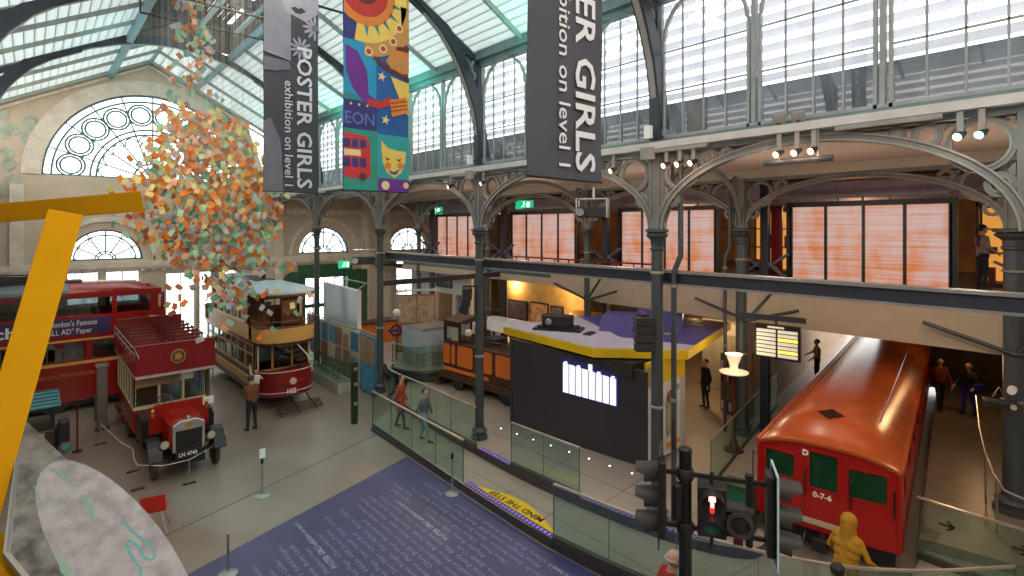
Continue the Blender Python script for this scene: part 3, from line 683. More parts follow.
# dark under-gallery struts seen against the cream bulkhead
for lab, y in (('dark forked struts against the cream bulkhead, right',1.1),('dark forked struts against the cream bulkhead, beside the departure board',6.7),('dark forked struts against the cream bulkhead, over the kiosk roof',12.6)):
    t = thing('forked_strut', lab, 'strut', (15.2,y,3.9))
    for e in ((-.1,1.55,.35,.02),(-.1,-1.4,.30,.0),(-.1,-.9,.95,.0)):
        m = MB(); m.tube((0,0,-.15),(e[0],e[1],e[2]),.045); m.build('strut', IRON_D, t, True)
# gallery furnishings behind the screens: shelving bays with lit wares
rnd = random.Random(5)
WARES = [mat('amber ware', (.7,.30,.05), .5, emit=.5, ecol=(1,.42,.08)), mat('dark ware', (.05,.03,.02), .5), mat('tan ware', (.45,.28,.14), .5), mat('maroon ware', (.20,.02,.02), .5)]
for lab, y in (('lit amber display case on the gallery, at the far right behind the visitor',1.0),('lit amber display case seen between the two right hand screens',7.2),('lit amber display case seen right of the third screen',13.0),('lit amber display case seen left of the third screen',19.0)):
    t = thing('display_case', lab, 'display case', (19.2,y,4.8)); m = MB(); m.box(0,-1.2,0,.5,1.2,.12); m.box(.45,-1.2,0,.5,1.2,2.3); m.box(0,-1.2,2.2,.5,1.2,2.3); m.box(0,-1.2,0,.5,-1.14,2.3); m.box(0,1.14,0,.5,1.2,2.3)
    m.box(0,-1.2,.9,.5,1.2,.94); m.box(0,-1.2,1.55,.5,1.2,1.59); m.build('carcase', WARES[1], t)
    m = MB(); m.box(.40,-1.1,.15,.44,1.1,2.15); m.build('back_panel', WARES[0], t)
    m = MB()
    for k in range(16):
        yy = rnd.uniform(-1.0,.9); zz = rnd.choice((.12,.94,1.59)); h = rnd.uniform(.12,.5); m.mi = rnd.randrange(2); m.box(.1,yy,zz,.3,yy+rnd.uniform(.08,.25),zz+h)
    m.build('wares', [WARES[2], WARES[3]], t)
t = thing('banner_panel', 'narrow crimson panel left of the large right hand screen', 'panel', (16.4,6.35,5.9)); m = MB(); m.box(-.03,-.16,-1.1,.03,.16,1.1); m.build('panel', DRED, t, bevel=.01); m = MB(); m.box(-.04,-.18,1.08,.04,.18,1.14); m.build('rail', BLACK, t)
t = thing('gallery_rail', 'low red topped railing of the gallery above the locomotive', 'railing', (15.5,12.2,4.86))
m = MB(); m.box(-.03,-2.2,.28,.03,5.3,.34); m.build('handrail', DRED, t); m = MB(); [m.box(-.02,-2.2+k*.75,0,.02,-2.17+k*.75,.3) for k in range(11)]; m.build('balusters', IRON_D, t)
# round security dome
t = thing('dome_camera', 'white dome camera hung on the pipe beside the departure board column', 'camera', (15.05,7.3,4.9)); m = MB(); m.lathe([(.10,.12),(.13,.05),(.13,0)]); m.build('housing', WHITE, t, True); m = MB(); m.lathe([(.11,0),(.10,-.06),(.06,-.11),(0,-.13)]); m.build('dome', WHITE, t, True)
# =================================================================== vehicles
TYRE = mat('grey rubber tyre', (.05,.05,.05), .8); SPOKE = mat('dark red wheel spokes', (.22,.02,.015), .5); BRASS = mat('polished brass', (.75,.5,.18), .25, .9)
CHROME = mat('silver metal', (.65,.65,.63), .25, .9); LAMPG = mat('lamp glass', (.50,.46,.36), .15); SEATR = mat('dark red bench slats', (.16,.012,.012), .5)
WINDK = glass_mat('vehicle window glass', (.55,.6,.6), .10); CREAMV = mat('cream coachwork', (.72,.60,.40), .4, var=.05); NAVY = mat('navy blue advertisement', (.035,.02,.12), .4)
LETW = mat('cream lettering', (.85,.80,.70), .5, var=.02); GOLD = mat('gold lettering', (.42,.25,.06), .4, var=.02)
def wheel(par, x, y, z, r, w=.10, spokes=12, name='wheel'):
    m = MB(); m.T = Matrix.Translation((x,y,z)); m.mi = 0
    m.lathe([(r*.84,-w/2),(r*.97,-w/2),(r,-w*.25),(r,w*.25),(r*.97,w/2),(r*.84,w/2),(r*.84,-w/2)],n=28,axis='x')
    m.mi = 1; m.lathe([(r*.74,-w*.35),(r*.85,-w*.35),(r*.85,w*.35),(r*.74,w*.35),(r*.74,-w*.35)],n=28,axis='x'); m.lathe([(0,-w*.9),(r*.16,-w*.9),(r*.22,-w*.3),(r*.22,w*.3),(r*.16,w*.9),(0,w*.9)],n=14,axis='x')
    for k in range(spokes):
        a = 2*PI*k/spokes; m.tube((0,math.cos(a)*r*.18,math.sin(a)*r*.18),(0,math.cos(a)*r*.76,math.sin(a)*r*.76),r*.055,n=6)
    return m.build(name, [TYRE, SPOKE], par, True)
# ---------------------------------------------------------------- 1. open-top motor bus
t = thing('open_top_bus', 'red open-top double-deck motor bus with registration LN 4743', 'bus', (3.02,15.50,0)); BUS = t; t.scale = (.90,1,.97)
wheel(t,-.78,.65,.43,.43); wheel(t,.78,.65,.43,.43)
for s in (-1,1): wheel(t,s*.80,4.5,.50,.50,.2)
m = MB(); 
for s in (-1,1): m.box(s*.42-.04,.35,.50,s*.42+.04,6.0,.62)
m.box(-.75,.6,.46,.75,.70,.54); m.box(-.7,4.45,.46,.7,4.55,.56); m.box(-.45,.3,.3,.45,.4,.5); m.box(-.35,.5,.28,.35,1.4,.5); m.build('chassis', BLACK, t)
m = MB(); m.ext([(-.46,.30,.80),(.46,.30,.80),(.46,.30,1.42),(.30,.30,1.55),(-.30,.30,1.55),(-.46,.30,1.42)],(0,1.0,0)); b = m.build('bonnet', RED, t, bevel=.015)
m = MB(); m.ext([(-.78,1.30,.95),(.78,1.30,.95),(.78,1.30,1.55),(.62,1.30,1.72),(-.62,1.30,1.72),(-.78,1.30,1.55)],(0,.08,0)); m.build('dashboard', RED, t, bevel=.01)
r = MB(); r.ext([(-.40,.14,.72),(.40,.14,.72),(.40,.14,1.42),(.22,.14,1.53),(-.22,.14,1.53),(-.40,.14,1.42)],(0,.16,0)); rad = r.build('radiator', CHROME, t, bevel=.02)
r = MB(); r.box(-.33,.12,.76,.33,.145,1.28); r.build('radiator_core', BLACK, rad)
r = MB(); r.lathe([(0,-.02),(.09,-.015),(.09,.01)],(0,.13,1.40),16,'y'); r.build('badge', BRASS, rad); r = MB(); r.lathe([(.05,1.53),(.05,1.58),(.03,1.62),(0,1.63)],(0,.22,0),12); r.build('filler_cap', CHROME, rad)
m = MB(); m.box(-.34,.06,.60,.34,.09,.74); pl = m.build('number_plate', BLACK, t)
text('registration', 'LN 4743', .13, LETW, pl, (-.27,.055,.625), (1,0,0), (0,0,1), .003, bold=.003)
for s in (-1,1):
    m = MB(); m.T = Matrix.Translation((s*.58,.22,.98)); m.lathe([(0,.14),(.07,.12),(.115,.0),(.12,-.03),(.115,-.04)],n=16,axis='y'); h = m.build('headlamp', BLACK, t, True)
    m = MB(); m.T = Matrix.Translation((s*.58,.22,.98)); m.lathe([(0,-.05),(.105,-.04)],n=16,axis='y'); m.build('lens', LAMPG, h, True)
    m = MB(); m.tube((s*.58,.24,.86),(s*.5,.32,.62),.02); m.build('lamp_bracket', BLACK, t)
    m = MB(); P = [(s*.80,.65-.62*math.cos(a),.42+.60*math.sin(a)) for a in [PI*k/10 for k in range(1,9)]]+[(s*.82,1.7,.62),(s*.82,2.3,.58)]
    m.strip([V(p)+V((-.16,0,0)) for p in P], (.32,0,0), (0,0,.03)); m.build('mudguard', BLACK, t)
    m = MB(); m.tube((s*.7,1.2,1.45),(s*.7,1.2,1.62),.05); m.tube((s*.7,1.2,1.62),(s*.7,1.2,1.68),.06,.02); m.build('side_lamp', BRASS, t, True)
m = MB(); m.box(-.9,1.38,.55,.9,2.45,.64); m.box(-.85,1.9,.64,.85,2.4,1.15); m.box(-.92,1.42,.62,-.60,2.40,1.32); m.box(.60,1.42,.62,.92,2.40,1.32); m.box(-.95,1.38,.64,-.91,2.4,1.2); m.box(.91,1.38,.64,.95,2.4,1.2); m.build('driver_seat', BLACK, t)
m = MB(); m.ring((-.32,1.65,1.72),(1,0,0),(0,.5,.87),.17,.20,.03,20); m.tube((-.32,1.65,1.72),(-.32,1.42,1.2),.015); m.tube((-.5,1.65,1.72),(-.14,1.65,1.72),.012); m.build('steering_wheel', BLACK, t)
# lower saloon
m = MB(); m.box(-1.0,2.45,.70,1.0,5.85,1.35); m.build('lower_panel', RED, t, bevel=.02)
m = MB(); m.box(-1.0,2.45,1.35,1.0,5.85,1.45)
for s in (-1,1):
    for k in range(7): m.box(s*.98-.03,2.45+k*.555,1.45,s*.98+.03,2.52+k*.555,2.38)
for x in (-.97,-.33,.33,.97): m.box(x-.035,2.45,1.45,x+.035,2.52,2.38)
m.box(-1.0,2.45,2.30,1.0,5.85,2.42); m.build('window_frame', CREAMV, t)
m = MB(); m.box(-.97,2.47,1.45,.97,2.485,2.3); m.box(-.985,2.5,1.45,-.975,5.8,2.3); m.box(.975,2.5,1.45,.985,5.8,2.3); m.build('window_glass', WINDK, t)
m = MB(); m.box(-.8,2.6,1.0,-.4,5.7,1.25); m.box(.4,2.6,1.0,.8,5.7,1.25); m.build('saloon_bench', DBROWN, t)
m = MB(); m.box(-.95,2.40,2.0,.2,2.44,2.36); m.build('route_blind_board', mat('tan wood board', (.35,.22,.10), .5), t)
m = MB(); m.box(.25,2.38,2.05,.6,2.41,2.25); m.build('notice', WHITE, t); m = MB(); m.box(.62,1.28,1.5,.92,1.30,1.72); m.build('notice', WHITE, t)
# canopy and upper deck
m = MB(); m.box(-1.06,1.62,2.42,1.06,6.3,2.52); m.build('upper_floor', mat('grey canopy', (.42,.38,.36), .5), t, bevel=.02)
m = MB(); m.box(-1.06,1.60,2.52,1.06,1.66,3.32); fp = m.build('front_panel', mat('crimson panel', (.20,.008,.009), .3, var=.06), t, bevel=.01)
m = MB(); m.box(-1.08,1.585,3.30,1.08,1.67,3.35); m.box(-.36,1.585,2.52,-.33,1.61,3.3); m.box(.40,1.585,2.52,.43,1.61,3.3); m.build('panel_beading', DRED, fp)
m = MB(); m.ring((.02,1.59,2.94),(1,0,0),(0,0,1),.0,.22,.03,24); m.build('emblem_disc', mat('dark emblem disc', (.07,.03,.015), .4), fp)
m = MB(); m.ring((.02,1.575,2.94),(1,0,0),(0,0,1),.17,.20,.02,24)
for k in range(8): a = k*PI/4; m.cb((.02+.08*math.cos(a),1.57,2.94+.08*math.sin(a)),(.09,.02,.035),0,-a)
m.ring((.02,1.57,2.94),(1,0,0),(0,0,1),.0,.05,.03,12); m.build('emblem', GOLD, fp)
m = MB()
for s in (-1,1): m.box(s*1.05-.02,1.66,2.52,s*1.05+.02,6.2,2.95)
m.box(-1.06,6.16,2.52,-.0,6.2,3.3); m.build('side_panel', RED, t)
m = MB()
for s in (-1,1):
    for z in (3.08,3.25): m.tube((s*1.06,1.66,z),(s*1.06,6.2,z),.018)
    for k in range(6): m.tube((s*1.06,1.75+k*.88,2.95),(s*1.06,1.75+k*.88,3.26),.016)
    m.tube((s*1.06,1.66,3.25),(s*1.0,1.4,3.05),.016)
m.build('side_rail', STEEL, t)
for k in range(6):
    for s in (-1,1):
        m = MB(); y = 2.35+k*.66
        m.box(s*.58-.40,y,2.86,s*.58+.40,y+.36,2.90)
        for q in range(4): m.box(s*.58-.40,y+.38+.02*q,2.96+q*.10,s*.58+.40,y+.40+.02*q,3.03+q*.10)
        for e in (-.36,.36): m.box(s*.58+e-.02,y+.05,2.52,s*.58+e+.02,y+.10,2.86); m.box(s*.58+e-.02,y+.36,2.86,s*.58+e+.02,y+.42,3.36)
        m.build('bench', SEATR, t)
m = MB(); m.box(-1.03,6.1,2.52,1.03,6.15,3.5); m.build('rear_board', DRED, t, bevel=.02)
# platform and stair at the back
m = MB(); m.box(-1.0,5.9,.38,1.0,6.9,.46); 
for k in range(7): a = k*.25; m.box(.1+.12*k,6.1+.05*k,.7+.28*k,.75,6.75,.74+.28*k)
m.build('rear_stair', BLACK, t); m = MB(); m.path([(.95,6.9,.46),(.95,6.95,1.6),(.9,6.8,2.6),(.6,6.5,3.4),(0,6.3,3.5)],.02,6); m.build('stair_rail', STEEL, t, True)
# post with sign beside the bus
p = thing('bus_stop_pole', 'slim green pole just right of the open-top bus', 'pole', (3.98,18.0,0)); m = MB(); m.lathe([(.10,0),(.10,.06),(.05,.1),(.045,2.4),(.03,2.45)]); m.build('pole', mat('olive green paint', (.07,.09,.03), .5), p, True); m = MB(); m.box(-.03,-.02,1.95,.03,.02,2.15); m.build('sign', RED, p)
# ---------------------------------------------------------------- 2. electric tram 102
t = thing('electric_tram', 'brown and cream double-deck electric tram number 102 with a pale roof', 'tram', (6.85,19.05,0)); TL = 8.6
def bow(y0, w, dep, n=12, sgn=1): return [(-w*math.cos(PI*k/n), y0-sgn*dep*math.sin(PI*k/n)**.7) for k in range(n+1)]
def deckshape(w, y0, y1, dep): return bow(y0,w,dep)+[(x,y) for x,y in bow(y1,w,dep,12,-1)][::-1]
m = MB(); m.ext([(x,y,.48) for x,y in deckshape(.95,.95,TL-.95,.90)],(0,0,.10)); m.build('underframe', BLACK, t)
m = MB(); m.ext([(x,y,2.28) for x,y in deckshape(1.04,1.0,TL-1.0,.98)],(0,0,.12)); m.build('upper_floor', DBROWN, t, True)
for s, e in ((1,.95),(-1,TL-.95)):
    m = MB(); P = [(x,y,.50) for x,y in bow(e,.96,.92,16,s)]; m.strip(P,(0,s*.05,0),(0,0,.92)); d = m.build('dash', DRED if s > 0 else DBROWN, t, True)
    m = MB(); m.strip([(x*1.01,y-s*.012,.62) for x,y in bow(e,.96,.92,16,s)],(0,s*.01,0),(0,0,.02)); m.strip([(x*1.01,y-s*.012,1.34) for x,y in bow(e,.96,.92,16,s)],(0,s*.01,0),(0,0,.02)); m.build('lining', LETW, d)
    m = MB(); P = [(x,y,2.38) for x,y in bow(e+.05,1.05,1.02,20,s)]; m.strip(P,(0,s*.04,0),(0,0,.50)); m.build('balcony_panel', OCHRE, t, True)
    m = MB(); m.path([(x,y,3.12) for x,y in bow(e+.05,1.03,1.0,20,s)],.02,6,caps=True); m.path([(x,y,2.92) for x,y in bow(e+.05,1.04,1.01,20,s)],.03,6); m.build('balcony_rail', BROWN, t, True)
    for x in (-.85,-.35,.35,.85):
        yy = e-s*.98*math.sin(math.acos(min(1,abs(x)/1.04)))**.7; m = MB(); m.tube((x,yy,2.9),(x,yy,4.05),.022); m.build('balcony_post', BROWN, t)
    for x in (-.9,.9): m = MB(); m.tube((x,e-s*.15,.6),(x,e-s*.15,2.3),.025); m.build('platform_post', CREAMV, t)
    m = MB()
    for k in range(8): a = k*.22; m.cb((.55*math.cos(a)+.1,e-s*(.3+.35*math.sin(a)),.75+k*.22),(.5,.22,.04),a*s)
    m.build('stair', DBROWN, t)
    for q in (0,.07): m = MB(); m.path([(.9-q*2,e-s*.2,.7),(.85,e-s*(.55+q),1.2),(.6,e-s*(.75+q),1.8),(.2,e-s*(.7+q),2.3)],.018,6); m.build('stair_rail', LETW, t, True)
m = MB(); m.ring((.02,-.01,1.00),(1,0,0),(0,0,1),.0,.115,.06,20); m.build('headlamp', LAMPG, t)
# red diamond behind the lamp, white number below
m = MB(); m.ext([(-.42,.01,1.0),(0,-.0,.80),(.42,.01,1.0),(0,.0,1.22)],(0,.02,0)); m.build('red_diamond', RED, t)
text('fleet_number', '102', .24, LETW, t, (-.22,-.005,.58), (1,0,0), (0,0,1), .004, bold=.006)
# saloon
m = MB(); m.box(-.98,1.0,.55,.98,TL-1.0,1.25); m.build('lower_body', DBROWN, t, bevel=.02)
m = MB()
for s in (-1,1): m.box(s*1.0-.02,1.1,.75,s*1.0+.02,TL-1.1,1.05)
m.build('rocker_panel', OCHRE, t, bevel=.01)
m = MB()
for s in (-1,1):
    m.box(s*.97-.03,1.0,1.25,s*.97+.03,TL-1.0,1.34); m.box(s*.97-.03,1.0,1.84,s*.97+.03,TL-1.0,1.90); m.box(s*.97-.03,1.0,2.18,s*.97+.03,TL-1.0,2.3)
    for k in range(8): y = 1.0+k*(TL-2.08)/7; m.box(s*.97-.035,y,1.25,s*.97+.035,y+.08,2.25)
for y in (1.0,TL-1.05):
    for x in (-.96,-.35,.35,.96): m.box(x-.04,y,1.2,x+.04,y+.05,2.28)
    m.box(-.98,y,1.1,.98,y+.05,1.3)
m.build('lower_window_frame', OCHRE, t)
m = MB(); m.box(-.985,1.1,1.3,-.975,TL-1.1,2.2); m.box(.975,1.1,1.3,.985,TL-1.1,2.2); m.box(-.95,1.01,.7,.95,1.02,2.2); m.build('lower_glass', WINDK, t)
m = MB(); m.box(-.95,1.03,.6,-.3,1.06,2.2); m.box(.3,1.03,.6,.95,1.06,2.2); m.build('bulkhead', DBROWN, t)
# upper saloon
m = MB()
for s in (-1,1): m.box(s*1.03-.02,1.5,2.38,s*1.03+.02,TL-1.5,2.90)
m.build('upper_panel', OCHRE, t)
m = MB()
for s in (-1,1):
    for k in range(6): y = 1.9+k*(TL-3.88)/5; m.box(s*1.0-.035,y,2.88,s*1.0+.035,y+.08,4.0)
    m.box(s*1.0-.03,1.9,2.88,s*1.0+.03,TL-1.9,2.98); m.box(s*1.0-.03,1.9,3.85,s*1.0+.03,TL-1.9,4.02)
m.build('upper_window_frame', CREAMV, t)
for y in (1.95,TL-2.0):
    m = MB(); m.box(-.98,y,2.38,-.35,y+.05,4.0); m.box(.25,y,2.38,.98,y+.05,4.0); m.box(-.35,y,3.7,.25,y+.05,4.0); m.build('upper_bulkhead', DBROWN, t)
m = MB(); m.box(.30,1.90,3.15,.85,1.94,3.62); m.build('notice_board', OCHRE, t)
text('notice_number', '7A', .22, LETW, t, (.32,1.93,3.72), (1,0,0), (0,0,1), .003, bold=.005)
for k in range(5):
    m = MB(); y = 2.3+k*1.05; m.box(-.97,y,3.0,-.95,y+.35,3.85); m.build('curtain', mat('lilac grey curtain', (.45,.42,.45), .8), t)
for k in range(6):
    for s in (-1,1): m = MB(); y = 1.4+k*1.1; m.box(s*.55-.35,y,2.75,s*.55+.35,y+.35,2.79); m.box(s*.55-.35,y+.33,2.79,s*.55+.35,y+.37,3.2); m.build('bench', BROWN, t)
# domed roof
m = MB(); base = deckshape(1.08,1.05,TL-1.05,1.05); cy = TL/2; rings = []
for f, z in ((1,4.05),(1.0,4.12),(.93,4.19),(.7,4.27),(.35,4.33),(.05,4.36)):
    rings.append([m.v((x*f, cy+(y-cy)*(1-(1-f)*.30), z)) for x, y in base])
for A, B in zip(rings, rings[1:]):
    for k in range(len(A)): m.f([A[k],A[(k+1)%len(A)],B[(k+1)%len(A)],B[k]])
m.f(rings[0][::-1]); m.f(rings[-1]); ROOFB = mat('pale blue grey roof canvas', (.34,.42,.47), .5, var=.06); rf = m.build('roof', ROOFB, t, True)
m = MB(); m.ext([(x*1.01,cy+(y-cy)*1.005,3.99) for x,y in base],(0,0,.07)); m.build('roof_edge', BROWN, rf)
m = MB(); m.box(-.35,2.8,4.33,.35,5.4,4.37); m.tube((0,3.1,4.4),(0,3.1,4.75),.08); m.tube((0,3.1,4.7),(.3,7.6,4.55),.025); m.build('trolley_plank', BLACK, rf)
# truck, wheels, fenders
for y in (3.2,5.4):
    for s in (-1,1): wheel(t,s*.62,y,.38,.38,.1,8)
m = MB(); m.box(-.75,2.3,.35,-.68,6.3,.5); m.box(.68,2.3,.35,.75,6.3,.5); m.build('truck_frame', BLACK, t)
for k in range(5):
    m = MB(); m.bar((-.75,-.25-.09*k,.30-.04*k),(.85,-.30-.09*k,.30-.04*k),.035,.03); m.build('lifeguard_slat', DBROWN, t)
for x in (-.6,0,.6): m = MB(); m.bar((x,.4,.42),(x,-.75,.10),.03,.04); m.build('lifeguard_bar', BLACK, t)
# ---------------------------------------------------------------- 3. trolleybus (side on)
t = thing('trolleybus', 'red double-deck trolleybus side on, with a navy newspaper advertisement', 'trolleybus', (-2.6,24.0,0)); BX0, BX1, BW = -6.4, 6.4, 2.35
def tb_prof():   # side profile rounded at the right end
    P = [(BX0,.35),(BX1-.35,.35),(BX1-.12,.6),(BX1,1.2),(BX1,2.6),(BX1-.08,3.2)]
    for k in range(7): a = k*PI/12; P.append((BX1-.75+.62*math.cos(a)*1.0, 3.55+.75*math.sin(a)))
    return P+[(BX0+.6,4.30),(BX0,3.6)]
WB = [(2.32,4.05,1.78,2.38),(.32,2.18,1.78,2.38),(-1.8,.18,1.78,2.38),(-3.9,-1.94,1.78,2.38),(-6.0,-4.04,1.78,2.38)]
WT = [(4.95,5.95,3.38,3.92),(3.1,4.8,3.32,3.92),(1.15,2.95,3.32,3.92),(-.8,1.0,3.32,3.92),(-2.75,-.95,3.32,3.92),(-4.7,-2.9,3.32,3.92),(-6.0,-4.85,3.32,3.92)]
# side skin with window openings, built by bands
def side(y, th):
    m = MB(); zs = [(.35,1.78,None),(1.78,2.38,WB+[(4.25,5.6,1.78,2.38)]),(2.38,3.32,None),(3.32,3.92,WT),(3.92,4.12,None)]
    for z0,z1,ops in zs:
        xr = BX1-.02 if z0 < 3.3 else BX1-.18
        if ops is None: m.box(BX0,y,z0,xr,y+th,z1)
        else:
            xs = [BX0]+[q for o in sorted(ops) for q in o[:2]]+[xr]
            for i in range(0,len(xs),2): m.box(xs[i],y,z0,xs[i+1],y+th,z1)
    return m.build('side_panel', RED, t)
side(0,.06); side(BW-.06,.06)
m = MB(); P = [(BX1-.02,.35),(BX1+.12,.8),(BX1+.14,2.5),(BX1+.02,3.3)]; 
m.strip([(x,.02,z) for x,z in P],(-.06,0,0),(0,BW-.04,0)); m.box(BX1-.22,.02,3.92,BX1-.08,BW-.02,4.12); m.box(BX1-.06,.02,3.3,BX1+.02,.3,3.95); m.box(BX1-.06,BW-.3,3.3,BX1+.02,BW-.02,3.95); m.build('end_panel', RED, t, True)
m = MB(); rings = []
for y, dz, dx in ((0,-.28,0),(.05,-.08,-.05),(.35,.08,-.2),(BW/2,.16,-.3),(BW-.35,.08,-.2),(BW-.05,-.08,-.05),(BW,-.28,0)):
    rings.append([m.v(p) for p in [(BX0,y,4.28+dz),(3.6,y,4.30+dz),(5.3+dx,y,4.28+dz),(BX1-.45+dx,y,4.20+dz*1.1),(BX1-.02+dx*.4,y,3.95+min(dz,0)*.3)]])
for A,B in zip(rings,rings[1:]):
    for k in range(4): m.mi = 1 if k else 0; m.f([A[k],A[k+1],B[k+1],B[k]])
m.build('roof', [mat('dull teal grey roof', (.13,.17,.18), .4, var=.15), RED], t, True)
m = MB(); m.box(BX0,-.012,4.02,3.6,.0,4.10); m.build('rain_strip', IRON, t)
m = MB(); m.box(BX0,.02,1.78,BX1-.4,.03,2.38); m.box(BX0,.02,3.32,BX1-.45,.03,3.92); m.build('window_glass', WINDK, t)
m = MB(); m.box(BX0,BW-.04,1.78,BX1-.4,BW-.03,2.38); m.box(BX0,BW-.04,3.32,BX1-.45,BW-.03,3.92); m.build('window_glass', WINDK, t)
m = MB(); m.box(BX0,-.02,1.62,BX1,-.0,1.72); m.box(BX0,-.02,2.44,BX1,.0,2.50); m.build('cream_band', mat('orange cream band', (.70,.36,.10), .4), t)
m = MB(); m.box(BX0+.5,.05,2.58,BX1-.2,BW-.05,2.66); m.box(BX0,.05,.9,BX1-.1,BW-.05,.96); m.build('deck_floor', DBROWN, t)
for k in range(9):
    for z in (1.0,2.68): m = MB(); x = -5.6+k*1.28; m.box(x,.2,z+.35,x+.4,1.0,z+.42); m.box(x+.36,.2,z+.35,x+.42,1.0,z+.9); m.build('seat', DBROWN, t, bevel=.02)
m = MB(); m.box(-5.2,-.035,2.66,4.75,-.015,3.22); ad = m.build('advertisement', NAVY, t)
textfit('advert_text', 'through London\'s Famous', .20, 1.95, LETW, ad, (2.42,-.04,2.98), (1,0,0), (0,0,1), .003)
textfit('advert_text', '"SMALL AD" Paper', .19, 1.5, LETW, ad, (2.72,-.04,2.71), (1,0,0), (0,0,1), .003)
textfit('advert_text', 'Sale & Exch', .36, 2.9, LETW, ad, (-.65,-.04,2.76), (1,0,0), (0,0,1), .003, bold=.01)
textfit('side_lettering', 'LONDON TRANSPORT', .12, 1.9, GOLD, t, (2.5,-.006,1.22), (1,0,0), (0,0,1), .002)
for x in (-4.0,-2.9,3.2): wheel(t,x,.15,.48,.48,.2,10).rotation_euler = (0,0,0)
m = MB(); m.box(BX0,.1,.15,BX1-.5,BW-.1,.4); m.build('undercarriage', BLACK, t)
m = MB()
for q in (-.25,.25):
    m.tube((1.9,BW/2+q,4.55),(-6.3,BW/2+q*.6,5.25),.03); m.tube((1.9,BW/2+q,4.45),(3.0,BW/2+q,4.62),.05)
m.build('trolley_boom', BLACK, t, True)
m = MB(); m.box(1.0,.8,4.42,4.0,1.6,4.50); m.cb((2.0,1.2,4.6),(1.2,.6,.16)); m.path([(1.2,.7,4.45),(1.6,.7,4.75),(2.6,.7,4.70),(3.4,.7,4.5)],.03,6); m.path([(1.2,1.7,4.45),(1.6,1.7,4.75),(2.6,1.7,4.70),(3.4,1.7,4.5)],.03,6); m.build('boom_gantry', FIX, t)
# fix wheel axis: trolleybus wheels face the camera side
for ch in list(t.children):
    if ch.name.startswith('wheel'):
        me = ch.data; 
        c = sum((v.co for v in me.vertices), V())/len(me.vertices); me.transform(Matrix.Translation(c) @ Matrix.Rotation(PI/2,4,'Z') @ Matrix.Translation(-c))
# ---------------------------------------------------------------- 4. small teal roofed carriage
t = thing('horse_carriage', 'small dark carriage with a flat teal roof, partly behind the map table', 'carriage', (-.17,18.15,0))
TEAL = mat('dull teal roof canvas', (.05,.22,.26), .45, var=.2, scale=5)
m = MB(); m.box(-.75,0,1.74,.78,1.75,1.82); rf = m.build('roof', TEAL, t, bevel=.04)
m = MB(); [m.box(-.7,.1+k*.38,1.82,.74,.14+k*.38,1.85) for k in range(5)]; m.build('roof_batten', mat('darker teal batten', (.03,.13,.16), .5), rf)
m = MB(); m.box(-.62,.12,.55,.66,1.65,1.15); m.build('lower_body', mat('black and amber body', (.03,.02,.01), .3, var=.3), t, bevel=.03)
m = MB(); 
for x in (-.6,.62):
    for y in (.14,.85,1.6): m.box(x-.03,y-.03,1.15,x+.03,y+.03,1.75)
m.box(-.62,.12,1.65,.66,1.65,1.75); m.build('window_frame', BLACK, t)
m = MB(); m.box(-.3,.09,.7,.45,.12,1.1); m.build('amber_panel', OCHRE, t, bevel=.01)
m = MB(); m.box(.72,.1,.75,.95,.45,1.3); m.build('side_lamp', BLACK, t, bevel=.03); m = MB(); m.ball((.85,.1,.6),.12,12); m.build('lamp_glass', TEAL, t, True)
for s in (-.72,.74): wheel(t,s,1.35,.45,.45,.07,12); wheel(t,s,.25,.36,.36,.07,12)
# ---------------------------------------------------------------- 5. red tube car
TR = mat('orange red tube roof', (.40,.075,.016), .26, var=.12, scale=2.5, spec=.6)
TBODY = mat('scarlet tube body', (.38,.008,.006), .3, var=.05)
TG = mat('dark green tinted window', (.008,.05,.02), .08, var=.3, scale=4)
t = thing('tube_car', 'red tube train car with domed orange red roof, marked D 0-7-6', 'train car', (TC0.x,TC0.y,0), math.atan2(TDIR.y,TDIR.x)); TUBE = t
HW, TLN, ZB, ZE = 1.22, 15.0, .50, 1.98     # local x = along the car, y = left
def roofz(y): return ZE+.62*(1-(abs(y)/HW)**2.6)
NS = 16
def front_x(y): return .10*(abs(y)/HW)**2
m = MB(); R = []
for f in (0,.06,.16,.35,.6,.85,1.15):
    s = min(1,f/1.15); hh = math.sin(s*PI/2)**.75; R.append([m.v((f*.95+front_x(-HW+2*HW*k/NS), (-HW+2*HW*k/NS), ZE+(roofz(-HW+2*HW*k/NS)-ZE)*max(.38,hh))) for k in range(NS+1)])
for xx in (3,6,9,12,TLN): R.append([m.v((xx,-HW+2*HW*k/NS, roofz(-HW+2*HW*k/NS))) for k in range(NS+1)])
for A,B in zip(R,R[1:]):
    for k in range(NS): m.f([A[k],A[k+1],B[k+1],B[k]])
rf = m.build('roof', TR, t, True)
m = MB(); m.strip([(front_x(-HW+2*HW*k/NS)-.02,-HW+2*HW*k/NS,ZE+(roofz(-HW+2*HW*k/NS)-ZE)*.38-.05) for k in range(NS+1)],(-.03,0,0),(0,0,.06))
for s in (-1,1): m.box(.1,s*HW-.03,ZE-.05,TLN,s*HW+.03,ZE+.03)
m.build('gutter', TR, rf)
for s in (-1,1): m = MB(); m.path([(x,s*.78,roofz(.78)+.015) for x in (1.5,4,8,12,TLN)],.015,5); m.build('roof_rib', TR, rf, True)
m = MB()
for k in range(7): w = .30-.08*abs(k-3); m.cb((.66+k*.055,0,roofz(0)-.050+.012*k),(.018,w*1.6,.03))
m.build('roof_vent', DBROWN, rf)
